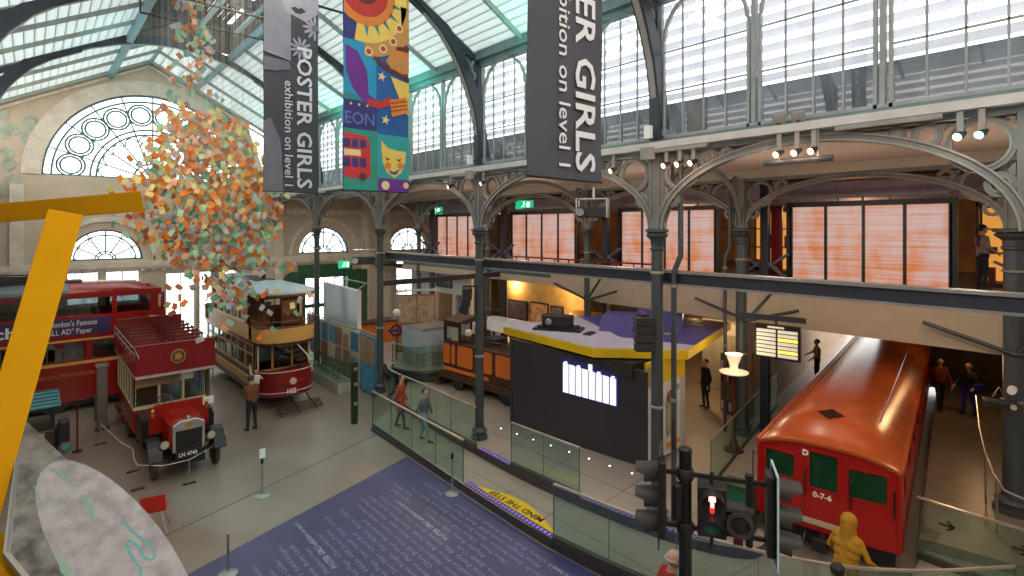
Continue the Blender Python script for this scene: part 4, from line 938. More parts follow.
# front wall: three bays with window openings
m = MB()
bays = [(-1.20,-.40),(-.36,.36),(.40,1.20)]; wz0, wz1 = 1.25, 1.80
def fx(y): return front_x(y)
def wbox(y0,y1,z0,z1,th=.06,off=0):
    m.ext([(fx(y0)+off,y0,z0),(fx(y1)+off,y1,z0),(fx(y1)+off+th,y1,z0),(fx(y0)+off+th,y0,z0)],(0,0,z1-z0))
wins = [(-1.02,-.40,1.32,1.88),(-.25,.25,1.32,2.04),(.50,1.06,1.38,1.88)]
ycuts = sorted({-1.22,1.22,-.8,.8,*[w[0] for w in wins],*[w[1] for w in wins]})
for y0,y1 in zip(ycuts,ycuts[1:]):
    w = [q for q in wins if q[0]-.01 <= y0 and y1 <= q[1]+.01]; topz = ZE+(roofz(max(abs(y0),abs(y1)))-ZE)*.38-.0
    if w: wbox(y0,y1,ZB,w[0][2]); wbox(y0,y1,w[0][3],topz)
    else: wbox(y0,y1,ZB,topz)
m.build('front_wall', TBODY, t)
for y0,y1,z0,z1 in wins:
    m = MB(); wbox(y0,y1,z0,z1,.02,.035); m.build('front_window', TG, t)
    m = MB(); 
    for a,b,c,d in ((y0-.02,y0+.015,z0-.02,z1+.02),(y1-.015,y1+.02,z0-.02,z1+.02),(y0,y1,z0-.02,z0+.015),(y0,y1,z1-.015,z1+.02)): wbox(a,b,c,d,.03,-.02)
    m.build('window_surround', TBODY, t)
m = MB(); 
for y in (-.38,.38): wbox(y-.015,y+.015,ZB,ZE+.1,.03,-.02)
wbox(-1.2,1.2,.92,.95,.02,-.015); m.build('door_beading', mat('deep red beading', (.30,.01,.008), .4), t)
m = MB()
for y in (-.46,.30,-1.12): m.path([(fx(y)-.02,y,1.12),(fx(y)-.07,y,1.15),(fx(y)-.07,y,1.62),(fx(y)-.02,y,1.65)],.014,6)
m.build('grab_handle', BLACK, t, True)
text('letter', 'D', .15, LETW, t, (fx(.36)-.022,.365,1.93), (0,-1,0), (0,0,1), .004, bold=.006)
text('letter', '0-7-6', .15, LETW, t, (-.018,.18,1.16), (0,-1,0), (0,0,1), .004, bold=.004)
m = MB(); wbox(.50,1.04,1.14,1.26,.02,-.03); m.build('destination_plate', mat('brass yellow plate', (.65,.42,.12), .4), t)
m = MB(); wbox(-.5,.55,.62,.72,.03,-.05); m.build('whistle_plate', mat('worn cream plate', (.50,.40,.28), .5), t)
# sides with windows and doors
for s in (-1,1):
    m = MB(); y = s*HW; a, b = min(y,y-s*.06), max(y,y-s*.06)
    ops = [(.5,1.1)]+[(1.7+k*1.5,2.8+k*1.5) for k in range(8)]
    m.box(.06,a,ZB,TLN,b,1.25); m.box(.06,a,1.75,TLN,b,ZE+.0)
    xs = [.06]+[q for o in ops for q in o]+[TLN]
    for i in range(0,len(xs),2): m.box(xs[i],a,1.25,xs[i+1],b,1.75)
    m.build('side_wall', TBODY, t)
    m = MB(); m.box(.1,y-s*.04-.005,1.25,TLN,y-s*.04+.005,1.75); m.build('side_glass', TG, t)
    m = MB(); [m.box(1.25+k*4.5,y-s*.005-.01,.55,1.29+k*4.5,y+s*.02+.01,1.95) for k in range(4)]; m.build('door_pillar', mat('deep red beading b', (.25,.01,.008), .4), t)
m = MB(); m.box(.1,-HW+.1,.25,TLN,HW-.1,ZB); m.build('underframe', BLACK, t)
for x in (1.6,3.2,11.5,13.0):
    for s in (-1,1): m = MB(); m.T = Matrix.Translation((x,s*.72,.27)); m.lathe([(0,-.06),(.26,-.06),(.27,.0),(.25,.07),(0,.07)],n=20,axis='y'); m.build('wheel', BLACK, t, True)
m = MB(); m.tube((-.02,0,.42),(-.35,0,.42),.08); m.box(-.42,-.12,.32,-.3,.12,.52); m.path([(-.05,.3,.45),(-.2,.32,.25),(-.05,.34,.2)],.025,6); m.path([(-.05,-.3,.45),(-.2,-.32,.25),(-.05,-.34,.2)],.025,6); m.build('coupler', BLACK, t, True)
m = MB(); m.tube((.05,1.30,.6),(.05,1.30,1.75),.012); m.tube((.05,1.22,1.7),(.05,1.3,1.7),.01); m.build('side_mirror_rod', BLACK, t)
# ---------------------------------------------------------------- 6. orange and brown locomotive
t = thing('electric_locomotive', 'brown locomotive with rounded orange side panels and an open cab', 'locomotive', (11.55,16.75,.4), math.atan2(13.9-16.75, 11.75-11.55)); LOCO = t
LB = mat('dark locomotive brown', (.07,.028,.015), .4, var=.15); LO = mat('orange panel', (.72,.17,.02), .45, var=.05)
LN_ = 4.35   # local x along the length
m = MB(); m.box(0,0,.35,LN_,1.6,.62); m.build('underframe', LB, t, bevel=.02)
m = MB(); m.box(.10,.06,.62,LN_-.1,1.55,1.75); m.build('body', LB, t, bevel=.03)
def rpanel(x0,x1,z0,z1,y=.03,r=.09):
    P = []
    for cx,cz,a0 in ((x1-r,z0+r,-PI/2),(x1-r,z1-r,0),(x0+r,z1-r,PI/2),(x0+r,z0+r,PI)):
        for k in range(5): a = a0+k*PI/8; P.append((cx+r*math.cos(a),y,cz+r*math.sin(a)))
    m = MB(); m.ext(P,(0,.05,0)); return m.build('orange_panel', LO, t)
for x0 in (.95,1.95,2.95): rpanel(x0,x0+.82,.92,1.66)
def fpanel(y0,y1,z0,z1,x=.07,r=.07):
    P = []
    for cy,cz,a0 in ((y1-r,z0+r,-PI/2),(y1-r,z1-r,0),(y0+r,z1-r,PI/2),(y0+r,z0+r,PI)):
        for k in range(5): a = a0+k*PI/8; P.append((x,cy+r*math.cos(a),cz+r*math.sin(a)))
    m = MB(); m.ext(P,(.05,0,0)); return m.build('orange_panel', LO, t)
rpanel(.14,.50,.92,1.66); rpanel(.60,.80,.92,1.66)
fpanel(.15,.75,.92,1.66); fpanel(.85,1.45,.92,1.66)
m = MB(); m.box(.15,.02,.66,2.6,.07,.80); m.build('orange_sill', LO, t, bevel=.02)
# cab tower with arched lights
m = MB()
for x,y in ((.12,.15),(.12,1.45),(.95,.15),(.95,1.45),(.12,.8)): m.box(x-.04,y-.05,1.75,x+.04,y+.05,2.45)
m.box(.06,.08,2.45,1.0,1.52,2.52); m.box(.1,.1,1.75,.98,1.5,1.8); m.box(.08,.1,2.3,.16,1.5,2.45); m.box(.1,.1,2.3,.98,.16,2.45)
m.build('cab_frame', LB, t, bevel=.01)
m = MB(); m.ext([(.04,.05,2.52),(.04,.8,2.66),(.04,1.55,2.52)],(1.0,0,0)); m.build('cab_roof', LB, t)
m = MB(); m.box(.5,.12,1.75,.95,.16,2.35); m.build('cab_door', mat('pale arched light', (.5,.45,.38), .5), t)
m = MB(); m.ball((1.15,.4,2.1),.15,12); m.build('globe_lamp', mat('pearly globe', (.75,.72,.66), .3), t, True)
m = MB(); m.box(1.7,.5,1.75,2.4,1.2,2.0); m.lathe([(.14,2.0),(.14,2.3),(.18,2.32),(.18,2.36)],(3.1,.8,0)); m.build('roof_gear', FIX, t)
m = MB(); m.path([(1.0,.08,1.75),(1.0,.08,2.05),(LN_-.2,.08,2.05),(LN_-.2,.08,1.75)],.02,6); m.path([(1.0,.08,1.92),(LN_-.2,.08,1.92)],.015,6); m.build('handrail', LB, t, True)
m = MB(); m.box(-.45,-.1,.16,0,1.7,.24); m.box(-.25,0,.3,0,1.6,.5); m.build('footstep', LB, t)
for x in (.9,2.0,3.4):
    for y in (.12,1.5): m = MB(); m.T = Matrix.Translation((x,y,.33)); m.lathe([(0,-.05),(.31,-.05),(.33,0),(.3,.05),(0,.05)],n=20,axis='y'); m.build('wheel', BLACK, t, True)
# =================================================================== platform exhibits
FIX = mat('matt black housing', (.014,.014,.015), .5)
def P2(a, b, t): return V(a).lerp(V(b), t)
def fit(o_list_fn, length): pass
# ---- dark kiosk
KA, KB, KC = V((10.87,12.04,.4)), V((11.38,7.48,.4)), V((13.22,7.52,.4)); KD = V((14.0,11.9,.4))
ku = (KB-KA).normalized(); kang = math.atan2(ku.y, ku.x)
t = thing('dark_kiosk', 'large charcoal walled kiosk with a yellow edged flat roof and a lit wall screen', 'kiosk', tuple(KA)); o0 = KA
CHAR = mat('charcoal kiosk wall', (.035,.032,.036), .55, var=.08)
def wallq(a, b, z0a, z0b, z1a, z1b, th, name, m_, par=t, bev=0):
    d = (b-a).normalized(); n = V((-d.y,d.x,0))*th; q = MB(); a = a-o0; b = b-o0
    q.ext([(a.x,a.y,z0a),(b.x,b.y,z0b),(b.x,b.y,z1b),(a.x,a.y,z1a)], tuple(n)); return q.build(name, m_, par, bevel=bev)
wallq(KA,KB,0,0,2.62,2.40,.12,'front_wall',CHAR)
wallq(KB,P2(KB,KC,.10),0,0,2.5,2.5,.08,'corner_panel',mat('pale edge panel', (.65,.63,.60), .5))
wallq(P2(KB,KC,.10),P2(KB,KC,.86),0.1,0.1,2.0,2.0,.08,'side_poster_panel',mat('white poster panel', (.68,.68,.66), .4))
wallq(P2(KB,KC,.86),KC,0,0,2.0,2.0,.10,'edge_panel',mat('silver grey edge', (.45,.46,.50), .4))
wallq(KB,KC,2.0,2.0,2.62,2.62,.10,'yellow_fascia',YEL2)
wallq(KB+V((-.12,.4,0)),KC+V((-.1,.4,0)),2.2,2.2,2.56,2.50,1.2,'plant_box',CHAR)
wallq(KC,KD,0,0,2.6,2.6,.10,'back_wall',CHAR); wallq(KD,KA,0,0,2.6,2.6,.10,'rear_wall',CHAR)
# posters on the side panel
PB = mat('purple poster strip', (.14,.06,.22), .5); OL = mat('olive poster picture', (.35,.36,.22), .6, var=.3, scale=6); RBR = mat('red brown dial', (.25,.08,.05), .5)
def onside(t0, t1, z0, z1, m_, name): 
    a, b = P2(KB,KC,t0), P2(KB,KC,t1); d = V((-.002,-.03,0)); return wallq(a+d,b+d,z0,z0,z1,z1,-.02,name,m_)
onside(.16,.24,.3,1.5,PB,'purple_strip'); onside(.45,.70,.6,1.5,OL,'poster'); onside(.45,.8,.3,.42,mat('orange footer', (.7,.3,.05), .5),'poster_footer')
q = MB(); c = P2(KB,KC,.55)-o0; q.ring((c.x,c.y-.06,1.6),(1,0,0),(0,0,1),.05,.17,.03,20); q.build('dial', RBR, t)
textfit('number_8', '8', .16, .12, RBR, t, tuple(P2(KB,KC,.72)-o0+V((0,-.05,1.72))), (1,.02,0), (0,0,1))
# lit screen with white columns
SW = mat('lit white column', (.9,.9,1), .3, emit=.62, ecol=(.93,.92,1.0), var=.03); SB = mat('navy screen ground', (.02,.02,.12), .3, emit=.2, ecol=(.02,.02,.16))
nrm = V((ku.y,-ku.x,0)); nrm = nrm if nrm.x < 0 else -nrm
def sq(x0,x1,z0a,z0b,z1a,z1b,off,m_,name,par):
    a = ku*x0+nrm*off; b = ku*x1+nrm*off; q = MB(); q.ext([(a.x,a.y,z0a),(b.x,b.y,z0b),(b.x,b.y,z1b),(a.x,a.y,z1a)], tuple(nrm*.02)); return q.build(name, m_, par)
def zt(x, top): s = (x-2.0)/1.76; return (2.31-.16*s if top else 1.41-.03*s)
scr = sq(1.98,3.78,1.36,1.32,2.40,2.20,.0,SB,'wall_screen',t)
for k in range(8):
    x0 = 2.02+k*.215; x1 = x0+.176; sq(x0,x1,zt(x0,0),zt(x1,0),zt(x0,1)-.08,zt(x1,1)-.08,.025,SW,'screen_column',scr)
for k, h in ((0,.07),(2,.05),(5,.05),(7,.05)): x0 = 2.06+k*.215; sq(x0,x0+.10,zt(x0,1)-.07,zt(x0,1)-.07,zt(x0,1)-.03,zt(x0,1)-.03,.025,SW,'screen_heading',scr)
sq(2.86,2.98,zt(2.9,1)-.07,zt(2.9,1)-.07,zt(2.9,1)+.10,zt(2.9,1)+.10,.03,SW,'screen_crest',scr)
# roof plate
RP = [(11.22,12.75),(10.92,8.84),(12.55,7.05),(17.3,8.16),(17.0,11.6),(14.5,12.35)]
LAV = mat('lavender light roof tint', (.42,.42,.58), .6, var=.06); PUR = mat('violet light roof tint', (.06,.055,.25), .7, var=.1)  # purple light put into the roof colours, pale at left, stronger at right
t = thing('kiosk_roof', 'angular floating roof over the kiosk with bright yellow edges and violet top', 'roof', (RP[0][0],RP[0][1],3.01)); o0 = V((RP[0][0],RP[0][1],3.01))
m = MB(); m.ext([(x-o0.x,y-o0.y,.0) for x,y in RP],(0,0,.23)); m.build('yellow_edge', YEL2, t)
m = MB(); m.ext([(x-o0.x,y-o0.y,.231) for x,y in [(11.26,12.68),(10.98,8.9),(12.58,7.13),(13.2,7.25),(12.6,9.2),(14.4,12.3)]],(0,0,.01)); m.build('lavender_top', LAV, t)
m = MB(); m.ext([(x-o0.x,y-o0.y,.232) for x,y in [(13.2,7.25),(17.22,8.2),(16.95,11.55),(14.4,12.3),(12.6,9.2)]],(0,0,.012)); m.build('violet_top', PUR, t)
for (cx,cy,lx,ly,h) in ((13.9,10.2,.9,.5,.40),(15.75,9.85,1.2,.7,.45)):
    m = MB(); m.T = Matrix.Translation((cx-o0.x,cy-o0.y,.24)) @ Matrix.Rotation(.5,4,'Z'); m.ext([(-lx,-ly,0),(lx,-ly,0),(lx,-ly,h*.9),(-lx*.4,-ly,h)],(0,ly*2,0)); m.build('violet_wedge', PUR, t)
DOT = mat('lime green dot', (.35,.42,.03), .5)
for x,y in ((14.0,8.55),(14.8,8.75),(16.0,8.6)): m = MB(); m.lathe([(0,.245),(.11,.245),(.11,.255),(0,.255)],(x-o0.x,y-o0.y,0),14); m.build('lime_dot', DOT, t)
# video projector
t = thing('video_projector', 'black video projector on a tray on the yellow edged kiosk roof', 'projector', (12.15,11.2,3.25), math.radians(-62))
m = MB(); m.box(-.75,-.35,0,.75,.35,.06); m.box(-.6,-.28,.06,.6,.28,.12); m.build('tray', BLACK, t); m = MB(); m.box(-.48,-.25,.12,.42,.25,.44); b = m.build('body', FIX, t, bevel=.02)
m = MB(); m.T = Matrix.Translation((-.25,-.25,.28)); m.lathe([(.09,0),(.10,-.05),(.08,-.06)],n=14,axis='y'); m.build('lens_ring', STEEL, t, True); m = MB(); m.T = Matrix.Translation((-.25,-.30,.28)); m.lathe([(0,-.005),(.07,0)],n=14,axis='y'); m.build('lens', mat('blue lens glow', (.3,.5,.9), .1, emit=2), t)
m = MB(); m.path([(-.48,-.2,.44),(-.40,-.2,.5),(.34,-.2,.5),(.42,-.2,.44)],.015,6); m.build('handle', BLACK, t, True)
t = thing('laptop_stand', 'small flat dark device right of the projector on the kiosk roof', 'device', (12.3,10.1,3.25), .3); m = MB(); m.box(-.25,-.12,0,.25,.12,.03); m.build('base', BLACK, t, bevel=.01); m = MB(); m.box(-.2,-.1,.03,.2,.1,.05); m.build('deck', FIX, t)
# ---- speakers hung on columns
def linearray(lab, x, y, z, rz, n, curve):
    t = thing('line_speaker', lab, 'speaker', (x,y,z), rz)
    for k in range(n):
        a = math.radians(curve*k); m = MB(); m.cb((.0-.5*math.sin(a)*.18*k/1.2,0,-.13-k*.21),(.34,.50,.19),0,a,0); e = m.build('speaker_box', FIX, t, bevel=.01)
    m = MB(); m.box(-.15,-.03,0,.35,.03,.06); m.box(.1,-.2,-.03,.14,.2,.0); m.build('hanging_bar', BLACK, t)
linearray('black curved speaker stack hung left of the locomotive column', 9.17,11.98,4.72,math.radians(-35),4,12); bpy.data.objects['line_speaker'].scale = (.82,.82,.82)
linearray('black straight speaker stack hung on the column above the kiosk roof', 9.22,6.16,4.62,math.radians(48),4,2); bpy.data.objects['line_speaker.001'].scale = (.8,.72,.84)
# moving light / projector brackets
def rig(lab, x, y, z, rz, s=1.0):
    t = thing('rigged_projector', lab, 'projector', (x,y,z), rz)
    m = MB(); m.cb((0,0,0),(.8*s,.42*s,.3*s)); m.build('body', FIX, t, bevel=.02)
    m = MB()
    for sx in (-1,1): m.path([(sx*.42*s,-.2*s,-.15*s),(sx*.42*s,-.2*s,.38*s),(sx*.42*s,.2*s,.38*s),(sx*.42*s,.2*s,-.15*s)],.02,6)
    m.build('cage', STEEL, t, True); m = MB(); m.tube((-.42*s,.2*s,.38*s),(.42*s,.2*s,.38*s),.025); m.tube((0,.2*s,.38*s),(0,.2*s,.7*s),.03); m.build('crossbar', STEEL, t)
    m = MB(); m.T = Matrix.Translation((-.3*s,-.22*s,0)); m.lathe([(.1*s,0),(.11*s,-.1*s),(0,-.09*s)],n=14,axis='y'); m.build('lens', IRON_L, t, True)
rig('black projector in a wire cage below the large grey banner', 9.3,7.55,6.75,math.radians(-60),.8)
rig('black projector in a bracket on the column behind the glass display screen', 9.2,18.3,5.2,math.radians(-30))
t = bpy.data.objects['rigged_projector.001']; m = MB(); m.tube((0,0,.1),(.6,-.45,.1),.04); m.build('column_bracket', IRON_D, t)
t = thing('wall_camera', 'white camera on the far right column', 'camera', (14.98,1.15,3.05)); m = MB(); m.lathe([(0,-.1),(.07,-.1),(.08,.12),(0,.12)],n=14,axis='x'); m.build('housing', WHITE, t, True); m = MB(); m.box(.05,-.02,-.03,.25,.02,.03); m.build('bracket', IRON, t)
t = thing('small_projector', 'small dark projector on the far right column above the corridor', 'projector', (14.7,1.3,2.8), .2); m = MB(); m.cb((0,0,0),(.3,.55,.14)); m.build('body', FIX, t, bevel=.02); m = MB(); m.lathe([(0,-.02),(.05,-.02),(.055,.02),(0,.02)],(-.16,-.18,0),14,'x'); m.build('lens', LAMPG, t)
m = MB(); m.path([(.1,-.1,.07),(.18,0,.3),(.1,.1,.1)],.02,6); m.build('cable_loop', BLACK, t, True); m = MB(); m.box(.1,-.2,-.03,.62,-.14,.03); m.build('column_bracket', IRON_D, t)
# ---- standing glass lamp
t = thing('standard_lamp', 'lit glass uplighter lamp on a dark pole between the kiosk and the tube car', 'lamp', (14.05,6.55,.4))
WLG = mat('lit lamp glass', (1,.85,.6), .3, emit=.45, ecol=(1,.76,.46))
m = MB(); m.lathe([(.26,0),(.26,.05),(.12,.12),(.08,.3),(.06,.34),(.055,2.0),(.08,2.05)],n=14); m.build('pole', DBROWN, t, True)
m = MB(); m.lathe([(.10,2.05),(.36,2.10),(.37,2.13),(.10,2.16)],n=24); m.build('dish', WLG, t, True)
m = MB(); m.lathe([(.10,2.16),(.10,2.3),(.20,2.58),(.23,2.60),(.19,2.60),(.08,2.3)],n=24); m.build('flared_shade', WLG, t, True)
point('standard_lamp_light', (14.05,6.55,3.15), 14, (1,.8,.5), .12)
# ---- departure board
t = thing('departure_board', 'hanging departure board with pale lit rows beside the thick column', 'board', (14.55,5.65,3.4), math.radians(8))
m = MB(); m.box(-.05,-.58,-.46,.06,.52,.45); m.build('casing', BLACK, t, bevel=.01)
ROWM = mat('pale lit row', (.8,.8,.7), .4, emit=.22, ecol=(.85,.80,.62)); ROWY = mat('yellow lit row', (.9,.7,.1), .4, emit=.8, ecol=(1,.75,.15))
for c in (0,1):
    for k in range(7):
        m = MB(); y0 = -.52+c*.52; m.box(-.065,y0,.24-k*.105,-.05,y0+.47,.32-k*.105); m.build('lit_row', ROWY if (c == 0 and k in (2,5)) else ROWM, t)
m = MB(); m.box(-.06,-.2,.36,-.05,.2,.41); m.build('heading', ROWM, t); m = MB(); m.tube((0,0,.45),(0,0,.75),.03); m.bar((0,.9,.62),(0,-.7,.62),.06,.14); m.build('hanging_arm', IRON_D, t)
# ---- shelf case with red items, lit panel, stand
t = thing('display_shelf', 'tall narrow wooden display shelf with red goods behind the glass lamp', 'shelf', (16.7,8.0,.4), math.radians(-20))
m = MB(); m.box(0,-.3,0,.08,.3,1.9); m.box(0,-.3,0,.5,-.25,1.9); m.box(0,.25,0,.5,.3,1.9); m.box(0,-.3,0,.5,.3,.12)
for z in (.55,.95,1.35,1.85): m.box(0,-.3,z,.5,.3,z+.05)
m.T = Matrix.Identity(4); m.build('carcase', mat('tan shelf wood', (.35,.22,.11), .5), t)
for k in range(9): m = MB(); m.cb((-.02,-.16+.16*(k%3),.75+.4*(k//3) if k > 2 else .25),(.1,.1,.26)); m.build('red_item', RED if k % 2 else WHITE, t, bevel=.01)
t = thing('framed_painting', 'wooden framed amber picture on the tan partition', 'picture', (*tp(6.4,2.88)[:2],1.9), math.atan2(TDIR.y,TDIR.x)); m = MB()
for b in ((-.5,0,-.55,.5,.06,-.47),(-.5,0,.47,.5,.06,.55),(-.5,0,-.55,-.43,.06,.55),(.43,0,-.55,.5,.06,.55)): m.box(*b)
m.build('frame', mat('gold brown frame', (.35,.2,.06), .4), t); m = MB(); m.box(-.43,.02,-.47,.43,.05,.47); m.build('picture', mat('amber picture', (.30,.13,.03), .5, var=.4, scale=4), t)
# ---- raised round plinth with counter
RIS = [(10.9,19.9),(10.75,19.0),(10.9,18.1),(11.4,17.5),(12.1,17.25),(13.0,17.3),(13.6,17.4)]
RS = smooth_line(RIS,6)
t = thing('round_plinth', 'pale topped curved plinth with a dark green riser under the display counter', 'plinth', (11,18,.4)); o0 = V((11,18,.4))
m = MB(); m.ext([(x-o0.x,y-o0.y,0) for x,y in RS]+[(13.6-o0.x,23.4-o0.y,0),(11.7-o0.x,23.4-o0.y,0)],(0,0,.36)); m.build('riser', mat('dark green riser', (.02,.04,.035), .4), t)
m = MB(); m.ext([((x-o0.x)*1.0,(y-o0.y),.361) for x,y in RS]+[(13.6-o0.x,23.4-o0.y,.361),(11.7-o0.x,23.4-o0.y,.361)],(0,0,.03)); m.build('top', PAVE, t)
# ---- glass balustrades
RAILM = mat('polished rail', (.62,.55,.48), .3, .7); EDGE = mat('dark base channel', (.05,.045,.045), .5); GEDGE = mat('green glass edge', (.05,.13,.11), .2)
def balustrade(lab, pts, z0, h=1.08, seg=1.25, rail=True, base=.12, smooth_k=5):
    L = smooth_line(pts, smooth_k) if len(pts) > 2 else pts
    P = [V((*p,0)) for p in L]; acc = [0]
    for a, b in zip(P, P[1:]): acc.append(acc[-1]+(b-a).length)
    def at(s):
        for i in range(len(P)-1):
            if s <= acc[i+1]+1e-6: return P[i].lerp(P[i+1], max(0,(s-acc[i])/(acc[i+1]-acc[i])))
        return P[-1].copy()
    n = max(1, round(acc[-1]/seg)); o0 = P[0]
    t = thing('glass_balustrade', lab, 'balustrade', (o0.x,o0.y,z0))
    for k in range(n):
        s0 = acc[-1]*k/n+.012; s1 = acc[-1]*(k+1)/n-.012; q = [at(s0+(s1-s0)*j/4)-o0 for j in range(5)]
        m = MB(); m.strip([v_+V((0,0,base*.6)) for v_ in q], lambda i: (.012,0,0), (0,0,h-base*.6)); g = m.build('glass_panel', GGLASS, t)
        if k < n-1: m = MB(); a = at(acc[-1]*(k+1)/n)-o0; m.box(a.x-.001,a.y-.004,base,a.x+.013,a.y+.004,h-.02); m.build('panel_joint', GEDGE, t)
    full = [p-o0 for p in P]
    m = MB(); m.strip([p+V((-.04,0,0)) for p in full],(.10,0,0),(0,0,base)); m.build('base_channel', EDGE, t)
    if rail: m = MB(); m.strip([p+V((-.02,0,h)) for p in full],(.055,0,0),(0,0,.035)); m.build('handrail', RAILM, t)
    for e in (full[0],full[-1]): m = MB(); m.box(e.x-.006,e.y-.006,base,e.x+.018,e.y+.006,h); m.build('end_edge', GEDGE, t)
    return t
def sub(line, y0, y1): return [(x,y) for x,y in line if y1 <= y <= y0]
balustrade('glass balustrade at the foot of the walkway, left of the yellow step', [(8.0,15.35),(7.93,13.6),(7.86,12),(7.80,10.35)], .0, 1.22, 1.15)
balustrade('long curving glass balustrade behind the traffic lights', [(7.66,7.2),(7.80,6.0),(7.98,5.0),(8.3,3.9),(8.85,2.75),(9.7,1.75),(10.9,.8)], .2, 1.12, 1.2)
balustrade('glass balustrade curving round between the locomotive and the walkway', [(9.75,17.1),(9.30,16.7),(9.12,15.8),(9.10,14.5),(9.03,13),(8.97,11.35)], .4, 1.10, 1.2)
balustrade('short two panel glass balustrade in front of the dark kiosk', [(8.93,9.85),(9.02,7.70)], .4, 1.10, 1.1)
balustrade('glass balustrade on the curved plinth round the pale counter', [(10.72,18.9),(10.95,18.0),(11.45,17.5),(12.1,17.32),(12.9,17.36)], .78, 1.0, 1.0, base=.05)
balustrade('glass balustrade running beside the left of the tube car', [(11.6,5.95),(14.0,6.38),(16.4,6.80),(18.5,7.15)], .4, 1.10, 1.7)
g = balustrade('glass balustrade with black arrows across the corridor', [(12.35,2.25),(12.32,1.4),(12.35,.5),(12.5,-.6)], .2, 1.12, 1.5)
for yy in (-.45,-1.42):
    m = MB(); m.bar((-.05,yy+.12,.80),(-.05,yy-.08,.80),.012,.03); m.bar((-.05,yy-.10,.80),(-.05,yy-.0,.88),.012,.03); m.bar((-.05,yy-.10,.80),(-.05,yy-.0,.72),.012,.03); m.build('arrow', BLACK, g)
t = thing('handrail', 'bent steel handrail with posts beside the far right column', 'handrail', (13.9,1.2,.4))
m = MB(); m.path([(3.2,.75,1.9),(2.6,.62,1.3),(1.6,.42,1.1),(.3,.15,1.1),(-.3,-.05,1.05),(-.45,-.5,1.0),(-.4,-1.2,1.0)],.022,8); m.build('rail', STEEL, t, True)
for x,y in ((1.5,.4),(.2,.1),(-.42,-.5)): m = MB(); m.tube((x,y,0),(x,y,1.05),.02); m.build('post', STEEL, t)
# step nosings with violet lights
VIO = mat('violet step light', (.20,.12,.5), .4, emit=.45, ecol=(.28,.16,.85)); NOS = mat('dark step nosing', (.07,.05,.10), .6)
def nosing(lab, pts, z):
    t = thing('step_nosing', lab, 'step edge', (pts[0][0],pts[0][1],z)); o0 = V((pts[0][0],pts[0][1],0)); q = [V((x,y,0))-o0 for x,y in pts]
    m = MB(); m.strip(q,(.16,0,0),(0,0,.006)); m.build('nosing', NOS, t)
    L = []; 
    for a,b in zip(q,q[1:]):
        n = max(1,int((b-a).length/.11))
        for k in range(n): L.append(a.lerp(b,(k+.5)/n))
    m = MB()
    for p in L: m.box(p.x+.04,p.y-.025,.006,p.x+.12,p.y+.025,.012)
    m.build('light_studs', VIO, t); m = MB(); m.strip([p+V((-.012,0,-.15)) for p in q],(.01,0,0),(0,0,.12)); m.build('riser_face', EDGE, t)
nosing('violet lit step edge in front of the yellow warning strip', [(7.79,10.3),(7.74,9.4),(7.68,7.25)], .2)
nosing('violet lit step edge between the column and the short glass balustrade', [(8.99,11.25),(8.95,9.9)], .4)
nosing('violet lit step edge right of the short glass balustrade', [(9.02,7.65),(9.15,6.6),(9.4,5.4),(9.8,4.55)], .4)
m = MB(); P = [(7.86,10.15)]+[(7.86+.40*math.sin(PI*k/14), 10.15-2.85*k/14) for k in range(1,14)]+[(7.86,7.3)]
t = thing('warning_strip', 'yellow crescent floor sticker reading MIND THE STEP', 'floor sticker', (7.86,8.7,.2005)); m.ext([(x-7.86,y-8.7,0) for x,y in P],(0,0,.004)); m.build('sticker', YEL2, t)
textfit('lettering', 'MIND THE STEP', .17, 1.7, BLACK, t, (.24,-.85,.0045), (0,1,0), (-1,0,0), .001, .006)
# floor lights in the platform
FL = mat('white floor light', (.9,.9,1), .3, emit=3.0, ecol=(.85,.9,1))
for k in range(9):
    x = 10.43+.065*k; y = 11.95-k*.62; tl = thing('floor_light', 'small round white light set in the floor along the dark kiosk', 'floor light', (x,y,.4), 0, 'floor lights along the kiosk')
    m = MB(); m.lathe([(0,.004),(.020,.004)],n=12); m.build('lens', FL, tl); m = MB(); m.ring((0,0,.003),(1,0,0),(0,1,0),.028,.045,.006,12); m.build('rim', STEEL, tl)
# ---- counter, panels, carriage behind
BLUP = mat('pale sky blue laminate', (.45,.58,.66), .4, var=.04); STONE = mat('grey plinth stone', (.40,.38,.35), .6)
t = thing('display_counter', 'pale blue display counter with grey base on the curved plinth', 'counter', (11.62,18.25,.79), math.radians(-5))
m = MB(); m.box(0,0,0,2.2,1.6,.55); m.build('base', STONE, t, bevel=.01); m = MB(); m.box(-.03,-.03,.55,2.23,1.63,1.42); m.build('body', BLUP, t, bevel=.01)
m = MB(); m.box(-.02,-.02,1.42,2.2,1.6,1.46); m.build('top', STEEL, t); m = MB(); m.box(.1,.1,1.46,1.9,1.4,1.50); m.build('glass_lid', STEEL, t)
t = thing('carriage', 'long carriage with a pale grey curved roof behind the locomotive', 'carriage', (14.25,13.05,.4), math.radians(91)); LC = 4.1
m = MB(); R = []
for x in (0,.25,LC-.25,LC): R.append([m.v((x,-1.1+2.2*k/10,(2.0 if x in (0,LC) else 2.06)+.28*math.sin(PI*k/10))) for k in range(11)])
for A,B in zip(R,R[1:]):
    for k in range(10): m.f([A[k],A[k+1],B[k+1],B[k]])
m.f(R[0]); m.f(R[-1]); m.build('roof', mat('pale grey carriage roof', (.50,.55,.60), .5, var=.05), t, True)
m = MB(); m.box(.1,-1.0,.5,LC-.1,1.0,1.3); m.build('body', DBROWN, t, bevel=.02)
for k in range(9):
    for s in (-1,1): m = MB(); x = .15+k*(LC-.3)/8; m.box(x-.03,s*1.0-.03,1.3,x+.03,s*1.0+.03,2.05); m.build('roof_post', DBROWN, t)
